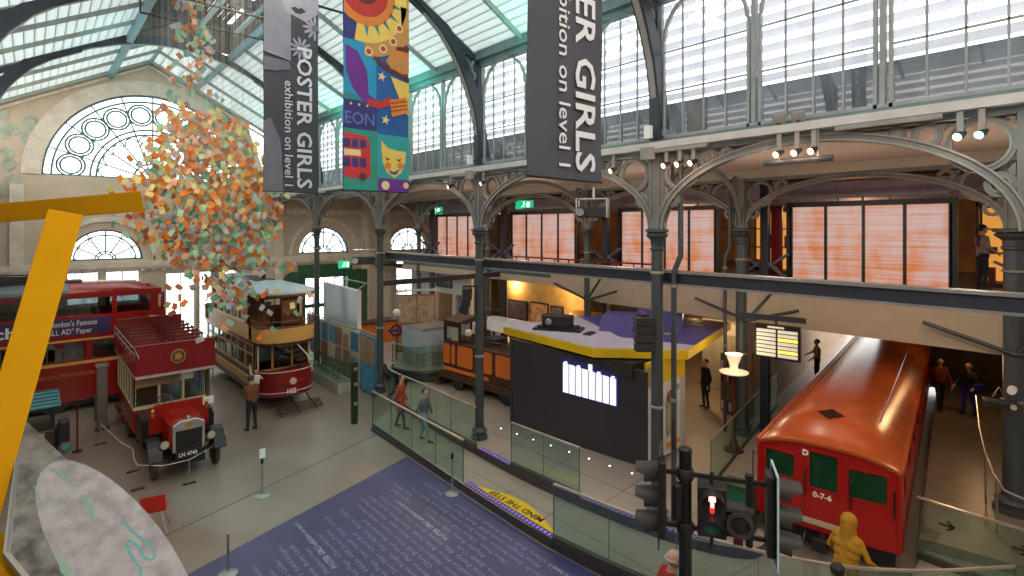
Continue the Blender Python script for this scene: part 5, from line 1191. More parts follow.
for x in (.9,3.1):
    for s in (-.7,.7): m = MB(); m.T = Matrix.Translation((x,s,.36)); m.lathe([(0,-.05),(.34,-.05),(.36,0),(.34,.05),(0,.05)],n=20,axis='y'); m.build('wheel', BLACK, t, True)
m = MB(); m.box(.3,-.8,.3,LC-.3,.8,.5); m.build('underframe', BLACK, t)
def picpanel(lab, name, c, rz, w, h, z0, cols, grid, seed, frame=None, legs=True):
    t = thing(name, lab, 'display panel', (c[0],c[1],z0), rz); r = random.Random(seed)
    m = MB(); m.box(-w/2,-.05,0,w/2,.05,h); m.build('board', frame or mat('panel ground', cols[0], .5), t, bevel=.01)
    nx, nz = grid
    for i in range(nx):
        for j in range(nz):
            x0 = -w/2+.06+i*(w-.06)/nx; z_ = .08+j*(h-.1)/nz; ww = (w-.06)/nx-.06; hh = (h-.1)/nz-.06
            if r.random() < .2: ww *= .7; hh *= .75
            cc = r.choice(cols[1:]); m = MB(); m.box(x0,-.065,z_,x0+ww,-.05,z_+hh); m.build('picture', mat('panel picture', cc, .5, var=.35, scale=7), t)
    return t
SEP = [(.50,.42,.30),(.32,.20,.12),(.06,.25,.42),(.60,.55,.45),(.22,.14,.10),(.05,.18,.38)]
# curved run of info panels left of the platform
PX = [(9.62,18.15),(9.70,19.6),(9.74,21.2),(9.76,22.7),(9.80,24.2),(10.1,26.0)]
for k,(a,b) in enumerate(zip(PX,PX[1:])):
    mx_, my_ = (a[0]+b[0])/2,(a[1]+b[1])/2; an = math.atan2(b[1]-a[1],b[0]-a[0])+PI
    picpanel(['blue end panel of the information wall, nearest the green bollard','information wall panel with a cream notice, second from the blue end','information wall panel with sepia photographs, third from the blue end','information wall panel with blue pictures, fourth from the blue end','farthest information wall panel beside the electric tram'][k], 'information_panel', (mx_,my_), an, math.dist(a,b)-.04, 1.72 if k else 2.2, .55 if k else .05, [(.03,.20,.34)]+SEP[1:] if k == 0 else SEP, (1,2) if k == 0 else (2,2), 7+k)
t = thing('panel_rail', 'pale steel rail along the top of the information wall', 'rail', (9.62,18.15,2.35)); m = MB(); m.path([(x-9.62,y-18.15,0) for x,y in PX],.03,8); m.build('rail', STEEL, t, True)
for k in (1,3,4): m = MB(); x,y = PX[k]; m.tube((x-9.62,y-18.15,-2.3),(x-9.62,y-18.15,0),.025); m.build('post', STEEL, t)
def glasscase(lab, c, rz, L):
    t = thing('glass_case', lab, 'display case', (c[0],c[1],0), rz); m = MB(); m.box(-L/2,-.35,0,L/2,.35,.42); m.build('base', STONE, t, bevel=.01)
    m = MB()
    for a in ((-L/2,-.34,-L/2+.01,.34),(L/2-.01,-.34,L/2,.34),(-L/2,-.34,L/2,-.33),(-L/2,.33,L/2,.34)): m.box(a[0],a[1],.42,a[2],a[3],.95)
    m.box(-L/2,-.34,.94,L/2,.34,.95); m.build('glass_box', GGLASS, t)
    m = MB(); m.box(-L/2,.30,.42,L/2,.32,.93); m.build('back_board', mat('sepia display board', (.30,.22,.16), .6, var=.4, scale=6), t); rr = random.Random(L)
    for k in range(6): m = MB(); x = -L/2+.2+k*(L-.4)/6; m.cb((x,0,.42+.12),(.18,.14,rr.uniform(.12,.3))); m.build('exhibit', mat('small exhibit', (rr.uniform(.2,.7),rr.uniform(.15,.5),rr.uniform(.1,.4)), .5), t, bevel=.01)
glasscase('low glass showcase on a stone base in front of the information wall', (9.12,21.2), math.radians(-91), 3.4)
t = thing('bollard_post', 'dark green standing post with gold marks on the open floor', 'post', (7.85,16.3,0)); m = MB(); m.ext([(-.10,-.07,0),(.10,-.07,0),(.10,.07,0),(-.10,.07,0)],(0,0,1.98)); m.build('post', mat('dark green post', (.012,.035,.02), .4), t, bevel=.02)
for z in (.62,1.25,1.75): m = MB(); m.box(-.05,-.085,z,.06,-.07,z+.10); m.build('gold_mark', GOLD, t)
m = MB(); m.cb((.0,0,2.0),(.18,.13,.04)); m.build('cap', BLACK, t)
# large pale display screen
t = thing('glass_display_screen', 'big pale blue grey display screen with a white frame behind the information wall', 'screen', (10.11,22.23,2.06), math.radians(85))
m = MB(); m.box(-2.05,-.04,0,2.05,.04,1.75); m.build('screen', mat('pale blue grey screen', (.42,.50,.55), .3, var=.05, scale=1), t); m = MB(); m.box(-2.09,-.08,0,-2.03,.08,1.8); m.box(-2.09,-.06,1.75,2.09,.06,1.8); m.box(2.03,-.08,0,2.09,.08,1.8); m.build('frame', WHITE, t)
m = MB(); 
for x in (-1.9,0,1.9): m.tube((x,0,1.8),(x,-.35,2.05),.02)
m.tube((-2.0,-.35,2.05),(2.0,-.35,2.05),.03); m.tube((-1.8,0,-2.06),(-1.8,0,0),.05); m.tube((1.8,0,-2.06),(1.8,0,0),.05); m.build('support_rail', STEEL, t)
# sepia billboard and roundel sign behind
t = picpanel('tall sepia picture panel with a glowing sunburst, left of the pale counter','photo_billboard',(13.0,20.75),math.radians(-32),1.75,2.6,.79,[(.28,.14,.08),(.50,.22,.10),(.42,.30,.2),(.30,.18,.12),(.14,.08,.12)],(2,2),31)
t = thing('light_rail', 'pale lamp rail above the sepia picture panel', 'rail', (13.0,20.6,3.6), math.radians(-32)); m = MB(); m.tube((-.95,-.3,0),(.95,-.3,0),.03); m.tube((-.95,.2,.0),(.95,.2,.0),.02); [m.tube((x,-.3,0),(x,.2,0),.015) for x in (-.95,0,.95)]; m.build('rail', STEEL, t)
for x in (-.92,.92): m = MB(); m.tube((x,.1,-2.8),(x,.1,0),.025); m.build('post', STEEL, t)
t = thing('roundel_sign', 'small red and blue round sign beside the orange kiosk in the distance', 'sign', (11.75,20.4,1.95), math.radians(-25)); m = MB(); m.ring((0,0,0),(1,0,0),(0,0,1),.16,.26,.04,28); m.build('red_ring', RED, t); m = MB(); m.box(-.34,-.03,-.05,.34,.03,.06); m.build('blue_bar', mat('royal blue bar', (.02,.04,.30), .4), t); m = MB(); m.tube((0,.03,-1.1),(0,.03,-.2),.02); m.build('pole', STEEL, t)
t = thing('globe_lamp', 'round frosted globe lamp beside the column near the sepia panel', 'lamp', (11.55,20.0,.79)); m = MB(); m.ball((0,0,2.0),.17,16); m.build('globe', WHITE, t, True); m = MB(); m.tube((0,0,0),(0,0,1.85),.02); m.build('pole', BLACK, t)
t = thing('orange_kiosk', 'low orange wooden stall behind the columns near the exit doors', 'stall', (12.7,24.3,.4), .1); m = MB(); m.box(-1.4,-.4,0,1.4,.4,1.3); m.build('counter', mat('orange stall', (.62,.20,.04), .5), t, bevel=.02); m = MB(); m.box(-1.45,-.5,1.3,1.45,.45,1.36); m.build('worktop', DBROWN, t)
m = MB(); m.box(-1.3,.3,1.36,-.4,.36,2.5); m.build('red_board', DRED, t)
# poster row under the gallery, exit signs, framed things
for k,(x,y,w,h,cc,lab) in enumerate(((17.5,23.3,1.1,1.9,(.28,.04,.03),'dark red figure display in the left opening of the white wall'),(19.98,21.8,1.6,1.1,(.10,.07,.10),'dark framed poster on the lit ochre wall, left of the pale one'),(19.98,20.1,1.4,1.2,(.60,.35,.18),'orange tinted poster on the lit ochre wall'),(19.98,18.8,.9,1.1,(.12,.09,.12),'dark framed poster on the lit ochre wall, nearest the tunnel wall'))):
    t = thing('wall_poster', lab, 'poster', (x+.3,y,1.8), 0); m = MB(); m.box(-.05,-w/2,-h/2,.0,w/2,h/2); m.build('frame', BLACK, t); m = MB(); m.box(-.07,-w/2+.08,-h/2+.08,-.05,w/2-.08,h/2-.08); m.build('picture', mat('poster picture', cc, .5, var=.5, scale=5), t)
EXG = mat('lit green exit sign', (.0,.35,.15), .4, emit=.8, ecol=(.01,.45,.20)); EXW = mat('white running figure', (.9,1,.9), .4, emit=1, ecol=(.8,1,.85))
def exitsign(lab, loc, rz, w=.62):
    t = thing('exit_sign', lab, 'exit sign', loc, rz); m = MB(); m.box(-w/2,-.05,-.2,w/2,.05,.2); m.build('box', EXG, t, bevel=.01)
    m = MB(); m.ball((-.02,-.06,.10),.035,8); m.build('figure_head', EXW, t); m = MB(); m.bar((-.02,-.06,.06),(-.06,-.06,-.04),.02,.05,(0,1,0)); m.bar((-.06,-.06,-.04),(-.14,-.06,-.13),.02,.03,(0,1,0)); m.bar((-.06,-.06,-.04),(.03,-.06,-.12),.02,.03,(0,1,0)); m.bar((-.02,-.06,.05),(.07,-.06,.0),.02,.025,(0,1,0)); m.build('figure', EXW, t)
    m = MB(); m.box(.10,-.065,-.12,.24,-.05,.12); m.build('door_mark', EXW, t)
    m = MB(); m.tube((0,0,.2),(0,0,(7.95-loc[2]) if loc[2] > 6 else .4),.02); m.build('hanger', BLACK, t)
exitsign('lit green exit sign above the green doors, right of the tram', (12.42,27.0,4.45), 0)
exitsign('small lit green exit sign above the leftmost gallery screen', (16.5,24.4,7.35), math.radians(-40), .8)
exitsign('lit green exit sign above the third gallery screen', (16.4,17.2,7.45), math.radians(-50), .8)
t = thing('exit_sign_pole', 'thin dark pole below the green exit sign', 'pole', (12.42,27.0,0)); m = MB(); m.tube((0,0,.06),(0,0,4.24),.03); m.build('pole', BLACK, t); m = MB(); m.lathe([(.2,0),(.2,.05),(.05,.08)],n=12); m.build('foot', BLACK, t)
t = thing('menu_board', 'dark green framed board on the white wall under the gallery', 'board', (17.5,25.0,3.35)); m = MB(); m.box(-.05,-.8,-.35,.0,.8,.35); m.build('frame', GREEN, t); m = MB(); m.box(-.07,-.68,-.25,-.05,.68,.25); m.build('board', mat('green black board', (.01,.06,.035), .3, emit=.0, var=.4, scale=8), t)
t = thing('grey_cabinet', 'grey boxy cabinet behind the kiosk roof', 'cabinet', (18.0,11.7,.4), .1); m = MB(); m.box(-.5,-1.1,0,.6,1.1,3.0); m.build('carcase', mat('mid grey cabinet', (.25,.24,.23), .6), t, bevel=.02); m = MB(); m.box(-.53,-.9,.3,-.5,.9,2.7); m.build('door', IRON, t)
t = thing('white_cabinet', 'pale grey cabinet between the kiosk and the thick column', 'cabinet', (19.3,9.3,.4), 0); m = MB(); m.box(-.5,-.9,0,.5,.7,2.6); m.build('carcase', mat('pale cabinet', (.42,.41,.40), .6), t, bevel=.02); m = MB(); m.box(-.53,-.9,2.1,-.5,.7,2.5); m.build('header', WHITE, t)
t = thing('tunnel_curve', 'curved dark golden tunnel shell behind the kiosk roof', 'tunnel', (19.6,13.6,.2), math.radians(95)); m = MB(); m.strip([(0,-1.5*math.cos(PI*k/16),2.2*math.sin(PI*k/16)) for k in range(17)],(0,0,.1),(3.1,0,0)); m.build('shell', mat('golden brown shell', (.30,.16,.04), .4, var=.2), t, True); m = MB(); m.strip([(-.05,-1.55*math.cos(PI*k/16),2.25*math.sin(PI*k/16)) for k in range(17)],(0,0,.12),(.1,0,0)); m.build('rim', GOLD, t, True)
# ---- ground floor small things
def stanchion(lab, x, y, h, top):
    t = thing('stanchion', lab, 'stanchion', (x,y,0)); m = MB(); m.lathe([(.17,0),(.17,.012),(.12,.03),(.03,.045),(.02,.06)],n=20); m.build('base', STEEL, t, True); m = MB(); m.tube((0,0,.05),(0,0,h),.022); m.build('pole', STEEL, t)
    if top == 'sign':
        m = MB(); m.cb((0,-.02,h+.10),(.13,.02,.22)); m.build('sign_holder', WHITE, t); m = MB(); m.tube((0,0,h-.14),(0,0,h-.02),.035); m.build('tape_head', BLACK, t)
    elif top == 'belt': m = MB(); m.tube((0,0,h-.02),(0,0,h+.12),.034); m.build('tape_head', BLACK, t)
    return t
stanchion('steel stanchion with a small white sign on the open floor', 4.10,13.38,.92,'sign')
stanchion('steel stanchion with a black head beside the glass balustrade', 7.53,10.42,.86,'belt')
stanchion('steel stanchion at the lower edge of the blue floor graphic', 2.71,10.79,.75,'')
def rope_post(lab, x, y, h=.62):
    t = thing('barrier_post', lab, 'post', (x,y,0)); m = MB(); m.tube((0,0,.01),(0,0,h),.012); m.build('rod', STEEL, t); m = MB(); m.box(-.14,-.05,0,.0-.02,.05,.02); m.box(.02,-.05,0,.14,.05,.02); m.box(-.02,-.02,0,.02,.02,.02); m.build('foot', BLACK, t)
for l,x,y in (('barrier post left of the motor bus front wheel',2.0,17.0),('barrier post at the front left corner of the motor bus',1.95,15.75),('barrier post in front of the bus bonnet',2.95,15.25),('barrier post at the left rear of the motor bus',1.55,19.8)): rope_post(l,x,y)
t = thing('barrier_rope', 'thin pale elastic rope around the front of the motor bus', 'rope', (1.95,15.75,.6)); m = MB(); m.path([(-.4,4.05,0),(-.1,2.2,-.08),(.05,1.25,0),(.0,.6,-.06),(0,0,0),(.5,-.28,-.07),(1.0,-.5,0),(1.6,.1,-.06),(2.2,.9,.0)],.008,5); m.build('rope', LETW, t); m = MB(); m.ball((0,0,0),.02,8); m.build('knot', LETW, t)
t = thing('red_barrier_post', 'slim dark red post beside the teal roofed carriage', 'post', (1.0,19.6,0)); m = MB(); m.tube((0,0,.02),(0,0,1.35),.02); m.build('rod', DRED, t); m = MB(); m.lathe([(.12,0),(.12,.03),(.02,.05)],n=14); m.build('foot', BLACK, t)
t = thing('grey_pillar', 'squat grey steel pillar between the trolleybus and the motor bus', 'pillar', (1.70,21.3,0)); m = MB(); m.box(-.13,-.13,.02,.13,.13,2.0); m.build('shaft', mat('warm grey pillar', (.20,.17,.15), .5), t, bevel=.015); m = MB(); m.box(-.16,-.16,2.0,.16,.16,2.06); m.build('cap', STEEL, t); m = MB(); m.box(-.18,-.18,0,.18,.18,.03); m.build('foot', BLACK, t); m = MB(); m.box(-.19,-.1,.3,-.13,.1,1.1); m.build('side_box', IRON, t)
def chair(lab, x, y, rz):
    t = thing('red_chair', lab, 'chair', (x,y,0), rz, 'red shell chairs'); m = MB(); RC = mat('bright red plastic', (.60,.02,.015), .35)
    L = [(0,-.24,.46),(0,-.1,.44),(0,.1,.44),(0,.2,.48),(0,.26,.62),(0,.30,.86)]
    m.strip([V(p)+V((-.22,0,0)) for p in L],(.44,0,0),(0,.012,.015)); m.build('shell', RC, t, True, bevel=.01)
    for sx in (-1,1):
        for sy in (-1,1): m = MB(); m.tube((sx*.12,sy*.08,.44),(sx*.24,sy*.24,.0),.010); m.build('leg', STEEL, t)
chair('red plastic shell chair on wire legs, fully visible right of the map table', 1.95,13.35,math.radians(165)); chair('red plastic shell chair mostly hidden by the map table edge', 1.20,13.9,math.radians(150))
t = thing('route_sign', 'small cream arched route sign on a stand between the bus and the tram', 'sign', (4.15,19.9,0)); m = MB(); m.ext([(-.3,0,0),(.3,0,0),(.3,0,.55),(.18,0,.66),(0,0,.72),(-.18,0,.66),(-.3,0,.55)],(0,.03,0)); m.T = Matrix.Identity(4)
for v_ in m.bm.verts: v_.co.z += 2.0
m.build('board', OCHRE, t); m = MB(); m.tube((0,.05,.02),(0,.05,2.1),.025); m.build('pole', DBROWN, t); m = MB(); m.ring((0,-.01,2.38),(1,0,0),(0,0,1),.10,.14,.02,16); m.box(-.2,-.015,2.12,.2,-.0,2.18); m.build('faded_emblem', BROWN, t)
t = thing('brass_railing', 'steel railing between the motor bus and the tram, beside the windows', 'railing', (4.6,22.0,0)); m = MB(); 
for z in (1.0,.55): m.tube((-.5,0,z),(1.1,3.0,z),.02)
m.build('rail', STEEL, t); 
for f in (0,.5,1): m = MB(); m.tube((-.5+1.6*f,3*f,0),(-.5+1.6*f,3*f,1.0),.02); m.build('post', STEEL, t)
# =================================================================== floor graphic
BLUEF = mat('indigo blue floor vinyl', (.060,.058,.155), .38, var=.22, scale=.7)
FT1 = mat('soft lilac lettering', (.24,.25,.42), .5, var=.1); FT2 = mat('white bold lettering', (.52,.52,.62), .5)
t = thing('floor_graphic', 'large indigo floor graphic covered with lines of names', 'floor graphic', (5,8,.001))
poly = [(7.80,12.95),(-3.0,9.75),(-3.0,2.0),(9.0,1.9),(8.25,3.4),(7.80,5.4),(7.63,7.5),(7.68,10)]
m = MB(); m.ext([(x-5,y-8,0) for x,y in poly],(0,0,.003)); m.build('vinyl', BLUEF, t)
rnd = random.Random(11)
FN = ['Dora','Nancy','Ella','Margaret','Betty','Mary','Anna','Herry','Sybil','Vera','Zero','Laura','Jean','Enid','Clara','Freda','Hilda','Doris','Ruth','Carol','Susan','Heather','Lilian','Edith','Joan','Winifred','Phyllis','Helen','Alma','Nora']
SN = ['Marsh','Batt','Coates','Calder','Smith','Perry','Andrew','Knight','Gray','Fenn','Harris','Clarke','Burton','Swan','Bell','Wood','Hill','Lamb','Stone','Barker','Cole','Dean','Hart','Price','West','Ward','Page','Lane']
lines, bolds = [], []
for i in range(44):
    x = 7.35-i*.19; y = 3.0+rnd.uniform(0,.8); ymax = 12.75-(7.6-x)*.30-.25
    if x > 7.3: ymax = 12.4
    bold_at = {5:8.95, 16:9.62, 27:6.2}.get(i); b2 = {0:4.9, 11:5.2, 22:3.4, 33:4.2}.get(i)
    row = []
    while y < ymax-1.2:
        sp = [q for q in (bold_at,b2) if q is not None and q-1.0 < y < q+2.0]
        if sp and y < sp[0]+.2: bolds.append((x,sp[0])); y = sp[0]+2.15; continue
        s = ' '.join((rnd.choice(FN),rnd.choice(SN))); w = .085*len(s)
        if rnd.random() < .12: y += rnd.uniform(.3,.9); continue
        row.append((y,s,w)); y += w+.12
    lines += [(x,)+q for q in row]
objs = []
def quick_text(body, cap, length, loc):
    cu = bpy.data.curves.new('tmp','FONT'); cu.body = body; cu.size = cap/.72; cu.resolution_u = 1; o = bpy.data.objects.new('tmp',cu); COL.objects.link(o); return o, length, loc
def bake(items, name, m_, par):
    bpy.context.view_layer.update(); dg = bpy.context.evaluated_depsgraph_get(); bm = bmesh.new()
    for o, L, loc in items:
        me = bpy.data.meshes.new_from_object(o.evaluated_get(dg)); sx = L/max(.01,o.dimensions.x)
        me.transform(Matrix(((0,-1,0,loc[0]),(sx,0,0,loc[1]),(0,0,1,loc[2]),(0,0,0,1)))); bm.from_mesh(me); bpy.data.meshes.remove(me); bpy.data.objects.remove(o)
    me = bpy.data.meshes.new(name); bm.to_mesh(me); bm.free(); me.materials.clear(); me.materials.append(m_); n = bpy.data.objects.new(name, me); COL.objects.link(n); n.parent = par; return n
bake([quick_text(s,.10,w,(x-5,y-8,.0036)) for x,y,s,w in lines], 'name_lettering', FT1, t)
bake([quick_text('POSTER GIRLS exhibition on level 1',.12,2.05,(x-5,y-8,.0040)) for x,y in bolds], 'title_lettering', FT2, t)
# =================================================================== banners
BGREY = mat('charcoal banner cloth', (.050,.052,.065), .7, var=.12, scale=1); BG2 = mat('mid grey print', (.14,.14,.17), .7); BG3 = mat('light grey print', (.24,.235,.28), .7); BG4 = mat('pale grey print', (.30,.30,.36), .7); BDK = mat('near black print', (.03,.03,.035), .7); BTXT = mat('white banner lettering', (.62,.62,.66), .6, var=.02)
def banner(lab, y, z0, cloth, xs=(3.705,4.895), ztop=12.9):
    w = xs[1]-xs[0]; t = thing('hanging_banner', lab, 'banner', (xs[0],y,z0)); h = ztop-z0
    m = MB(); N = 14
    for k in range(N):
        pass
    L = [(0,.012*math.sin(k*1.1),h*k/N) for k in range(N+1)]
    m.strip(L,(w,0,0),(0,.012,0)); m.build('cloth', cloth, t, True)
    m = MB(); m.tube((-.01,.006,.0),(w+.01,.006,.0),.016); m.build('bottom_pole', BLACK, t); m = MB(); m.tube((-.01,.006,h),(w+.01,.006,h),.02); m.build('top_pole', BLACK, t)
    m = MB(); m.tube((.15,.006,h),(.15,.006,h+.5),.006); m.tube((w-.15,.006,h),(w-.15,.006,h+.5),.006); m.build('wire', STEEL, t)
    return t, w, h
def clipx(P, w):
    for edge, keep in ((0.0, lambda p: p[0] >= 0), (w, lambda p: p[0] <= w)):
        Q = []
        for i in range(len(P)):
            a, b = P[i-1], P[i]
            if keep(a) != keep(b): f = (edge-a[0])/(b[0]-a[0]); Q.append((edge, a[1]+f*(b[1]-a[1])))
            if keep(b): Q.append(b)
        P = Q
    return P
def bp(t, m_, pts, lay=1, name='print'):
    pts = clipx(pts, 1.19)
    if len(pts) < 3: return None
    m = MB(); m.ext([(x,-.016-.0012*lay,z) for x,z in pts],(0,.001,0)); return m.build(name, m_, t)
def circ(cx, cz, r, a0=0, a1=2*PI, n=24, sq=1): return [(cx+r*math.cos(a0+(a1-a0)*k/n), cz+sq*r*math.sin(a0+(a1-a0)*k/n)) for k in range(n+(0 if abs(a1-a0-2*PI)<1e-3 else 1))]
def poster_text(t, w, bz=.12):
    textfit('title_lettering','POSTER GIRLS',w*.28,3.16,BTXT,t,(w*.60,-.027,bz+3.16),(0,0,-1),(1,0,0),.001,.008)
    textfit('subtitle_lettering','exhibition on level 1',w*.155,2.32,BTXT,t,(w*.37,-.027,bz+2.34),(0,0,-1),(1,0,0),.001,.001)
t, w, h = banner('large charcoal banner nearest the camera, lettered POSTER GIRLS', 3.84, 6.93, BGREY); poster_text(t, w)
t, w, h = banner('charcoal banner at the left with a face and daisies, lettered POSTER GIRLS', 12.0, 7.20, BGREY)
poster_text(t, w)
bp(t, BG3, [(0,3.0),(.48*w,2.9),(.48*w,4.2),(.15*w,4.9),(0,4.9)],1); bp(t, BG4, [(.12*w,4.9),(.18*w,4.6),(.38*w,4.0),(.45*w,3.95),(.75*w,3.85),(w,4.1),(w,5.6),(.1*w,5.6)],2,'face_print')
bp(t, BDK, [(.48*w,4.08),(.56*w,4.13),(.62*w,4.10),(.68*w,4.14),(.76*w,4.08),(.66*w,3.99),(.56*w,3.99)],3,'lips_print'); bp(t, BG2, [(0,2.9),(.45*w,2.88),(.48*w,2.72),(.2*w,2.62),(0,2.6)],1)
bp(t, BDK, [(.42*w,2.5),(.5*w,2.35),(.56*w,2.1),(.55*w,1.8),(.48*w,1.95),(.40*w,2.15)],2,'leaf_print'); bp(t, BG2, [(0,0),(.35*w,0),(.3*w,1.1),(.12*w,1.6),(0,1.5)],1)
for cx,cz,n0,r in ((.93*w,3.75,12,.27),(.66*w,3.22,11,.25)):
    for k in range(n0):
        a = 2*PI*k/n0; c = (cx+r*.62*math.cos(a),cz+r*.62*math.sin(a)); u = (math.cos(a),math.sin(a))
        pts = [(c[0]+u[0]*.4*r*p-u[1]*.12*r*q, c[1]+u[1]*.4*r*p+u[0]*.12*r*q) for p,q in ((-1,-.5),(0,-1),(1,-.6),(1,.6),(0,1),(-1,.5))]
        if all(0 < p[0] < w for p in pts): bp(t, mat('daisy petal print', (.42,.42,.48), .7) if (k==0 and cx>.9) else bpy.data.materials.get('daisy petal print') or BG4, pts, 4, 'petal_print')
    bp(t, BG2, circ(min(cx,w-.08),cz,.08),5,'daisy_centre')
# colourful banner
C = lambda n, c: mat(n, c, .65, var=.08, scale=4)
cTEAL, cBLUE, cNAVY, cPURP, cYEL, cORG, cRED, cDR, cTAN, cCRE = C('teal print',(.02,.22,.26)), C('royal blue print',(.01,.10,.32)), C('navy print',(.025,.03,.16)), C('purple print',(.13,.02,.24)), C('yellow print',(.72,.52,.10)), C('orange print',(.65,.20,.03)), C('red print',(.45,.03,.02)), C('maroon print',(.12,.015,.015)), C('tan print',(.50,.26,.07)), C('cream print',(.72,.58,.30))
t, w, h = banner('colourful painted banner with stars, a red bus and a mask', 8.08, 7.02, cBLUE)
Z = lambda y: (191-y)*.01674       # rows measured down the cloth
R_ = lambda x0,x1,y0,y1: [(x0*w,Z(y1)),(x1*w,Z(y1)),(x1*w,Z(y0)),(x0*w,Z(y0))]
bp(t,C('green teal print',(.02,.26,.20)),R_(0,.5,132,191)); bp(t,C('turquoise print',(.02,.33,.33)),R_(.5,1,134,178)); bp(t,cPURP,R_(.5,1,178,191)); bp(t,cNAVY,R_(0,.48,104,132)); bp(t,C('bright blue print',(.01,.28,.50)),R_(0,.48,46,104)); bp(t,cNAVY,R_(0,.18,0,46),1)
bp(t,cTEAL,R_(.0,.32,98,104),2)
bp(t,cPURP,[(.02*w,Z(52)),(.2*w,Z(56)),(.34*w,Z(74)),(.36*w,Z(96)),(.55*w,Z(103)),(.5*w,Z(107)),(.3*w,Z(106)),(.12*w,Z(92)),(.03*w,Z(76))],3)
bp(t,cRED,[(.34*w,Z(101)),(.55*w,Z(101)),(.7*w,Z(94)),(.72*w,Z(103)),(.52*w,Z(109)),(.36*w,Z(107))],4)
bp(t,cTAN,circ(.30*w,Z(-2),1.02,-PI*.5,PI*.25)+[(.3*w,Z(-2))],4); bp(t,cYEL,circ(.26*w,Z(-4),.84,-PI*.55,PI*.3)+[(.26*w,Z(-4))],5)
for k in range(7):
    a = -PI*.47+k*PI*.62/6; c = (.28*w,Z(-4)); r0,r1 = .56,.74
    bp(t,cTEAL,[(c[0]+r0*math.cos(a-.07),c[1]+r0*math.sin(a-.07)),(c[0]+r1*math.cos(a),c[1]+r1*math.sin(a)),(c[0]+r0*math.cos(a+.07),c[1]+r0*math.sin(a+.07))],6,'triangle_print')
bp(t,cORG,circ(.30*w,Z(-4),.56),6); bp(t,cRED,circ(.30*w,Z(-5),.43),7); bp(t,cDR,circ(.30*w,Z(-6),.24),8)
for x,y in ((.36,54),(.58,48),(.74,38),(.84,23)): bp(t,cCRE,circ(x*w,Z(y),.075),7,'dot_print'); bp(t,cRED,circ(x*w,Z(y),.045),8,'dot_print')
bp(t,cTAN,[(.78*w,Z(40)),(w,Z(38)),(w,Z(0)),(.86*w,Z(0)),(.88*w,Z(20))],5); bp(t,cDR,[(.8*w,Z(42)),(w,Z(40)),(w,Z(46)),(.78*w,Z(46))],6)
bp(t,cORG,[(.62*w,Z(60)),(.74*w,Z(46)),(w,Z(46)),(w,Z(68)),(.8*w,Z(70))],7); bp(t,cDR,[(.42*w,Z(60)),(.62*w,Z(68)),(w,Z(76)),(w,Z(72)),(.6*w,Z(63)),(.45*w,Z(57))],8)
for x in (.72,.82,.92): bp(t,cTAN,circ(x*w,Z(58),.055,n=12,sq=2.6),9,'scallop_print')
bp(t,cYEL,[(.70*w,Z(74)),(w,Z(78)),(w,Z(112)),(.93*w,Z(108))],6); bp(t,cORG,[(.68*w,Z(98)),(.95*w,Z(93)),(w,Z(108)),(.72*w,Z(115))],9)
for k in range(3): bp(t,cDR,[(.70*w,Z(101+k*4)),(.97*w,Z(96+k*4)),(.97*w,Z(97+k*4)),(.70*w,Z(102+k*4))],10)
for x,y in ((.56,76),(.62,119)):
    bp(t,cCRE,[(x*w+(.09 if k%2==0 else .035)*math.sin(k*PI/5+.2),Z(y)+(.09 if k%2==0 else .035)*math.cos(k*PI/5+.2)) for k in range(10)],5,'star_print')
textfit('lettering','EON',.20,.52,C('lilac letter print',(.10,.14,.42)),t,(.0,-.022,Z(127)),(1,0,0),(0,0,1),.001,.004)
for x in (.1,.22,.34): bp(t,cYEL,circ(x*w,Z(108),.02,n=10),5,'dot_print')
BX = C('bus red print',(.50,.025,.03))
bp(t,BX,[(0,Z(136)),(.32*w,Z(138)),(.38*w,Z(144)),(.39*w,Z(178)),(.1*w,Z(180)),(0,Z(178))],5,'bus_print'); 
for y0,y1 in ((142,150),(160,169)):
    for k in range(3): bp(t,cNAVY,[(k*.115*w,Z(y1)),(k*.115*w+.09*w,Z(y1)),(k*.115*w+.09*w,Z(y0)),(k*.115*w,Z(y0))],6,'bus_window_print')
bp(t,cCRE,R_(0,.24,152,158),6,'bus_sign_print'); bp(t,cDR,circ(.27*w,Z(178),.07,n=16),7,'bus_wheel_print')
MSK = [(.55*w,Z(140)),(.66*w,Z(147)),(.80*w,Z(149)),(.95*w,Z(149)),(.94*w,Z(160)),(.88*w,Z(171)),(.76*w,Z(177)),(.64*w,Z(172)),(.57*w,Z(160))]
bp(t,cYEL,MSK,5,'mask_print'); bp(t,cORG,circ(.66*w,Z(165),.06,n=14),6,'cheek_print'); bp(t,cORG,circ(.86*w,Z(164),.06,n=14),6,'cheek_print')
bp(t,cDR,[(.61*w,Z(157)),(.69*w,Z(158)),(.65*w,Z(160))],7,'eye_print'); bp(t,cDR,[(.79*w,Z(158)),(.88*w,Z(157)),(.84*w,Z(160))],7,'eye_print'); bp(t,cBLUE,[(.66*w,Z(169)),(.75*w,Z(171)),(.86*w,Z(167)),(.78*w,Z(174)),(.70*w,Z(173))],7,'mouth_print')
bp(t,cCRE,circ(.62*w,Z(185),.075,n=16),5,'dot_print'); bp(t,cCRE,circ(.95*w,Z(184),.055,n=16),5,'dot_print')
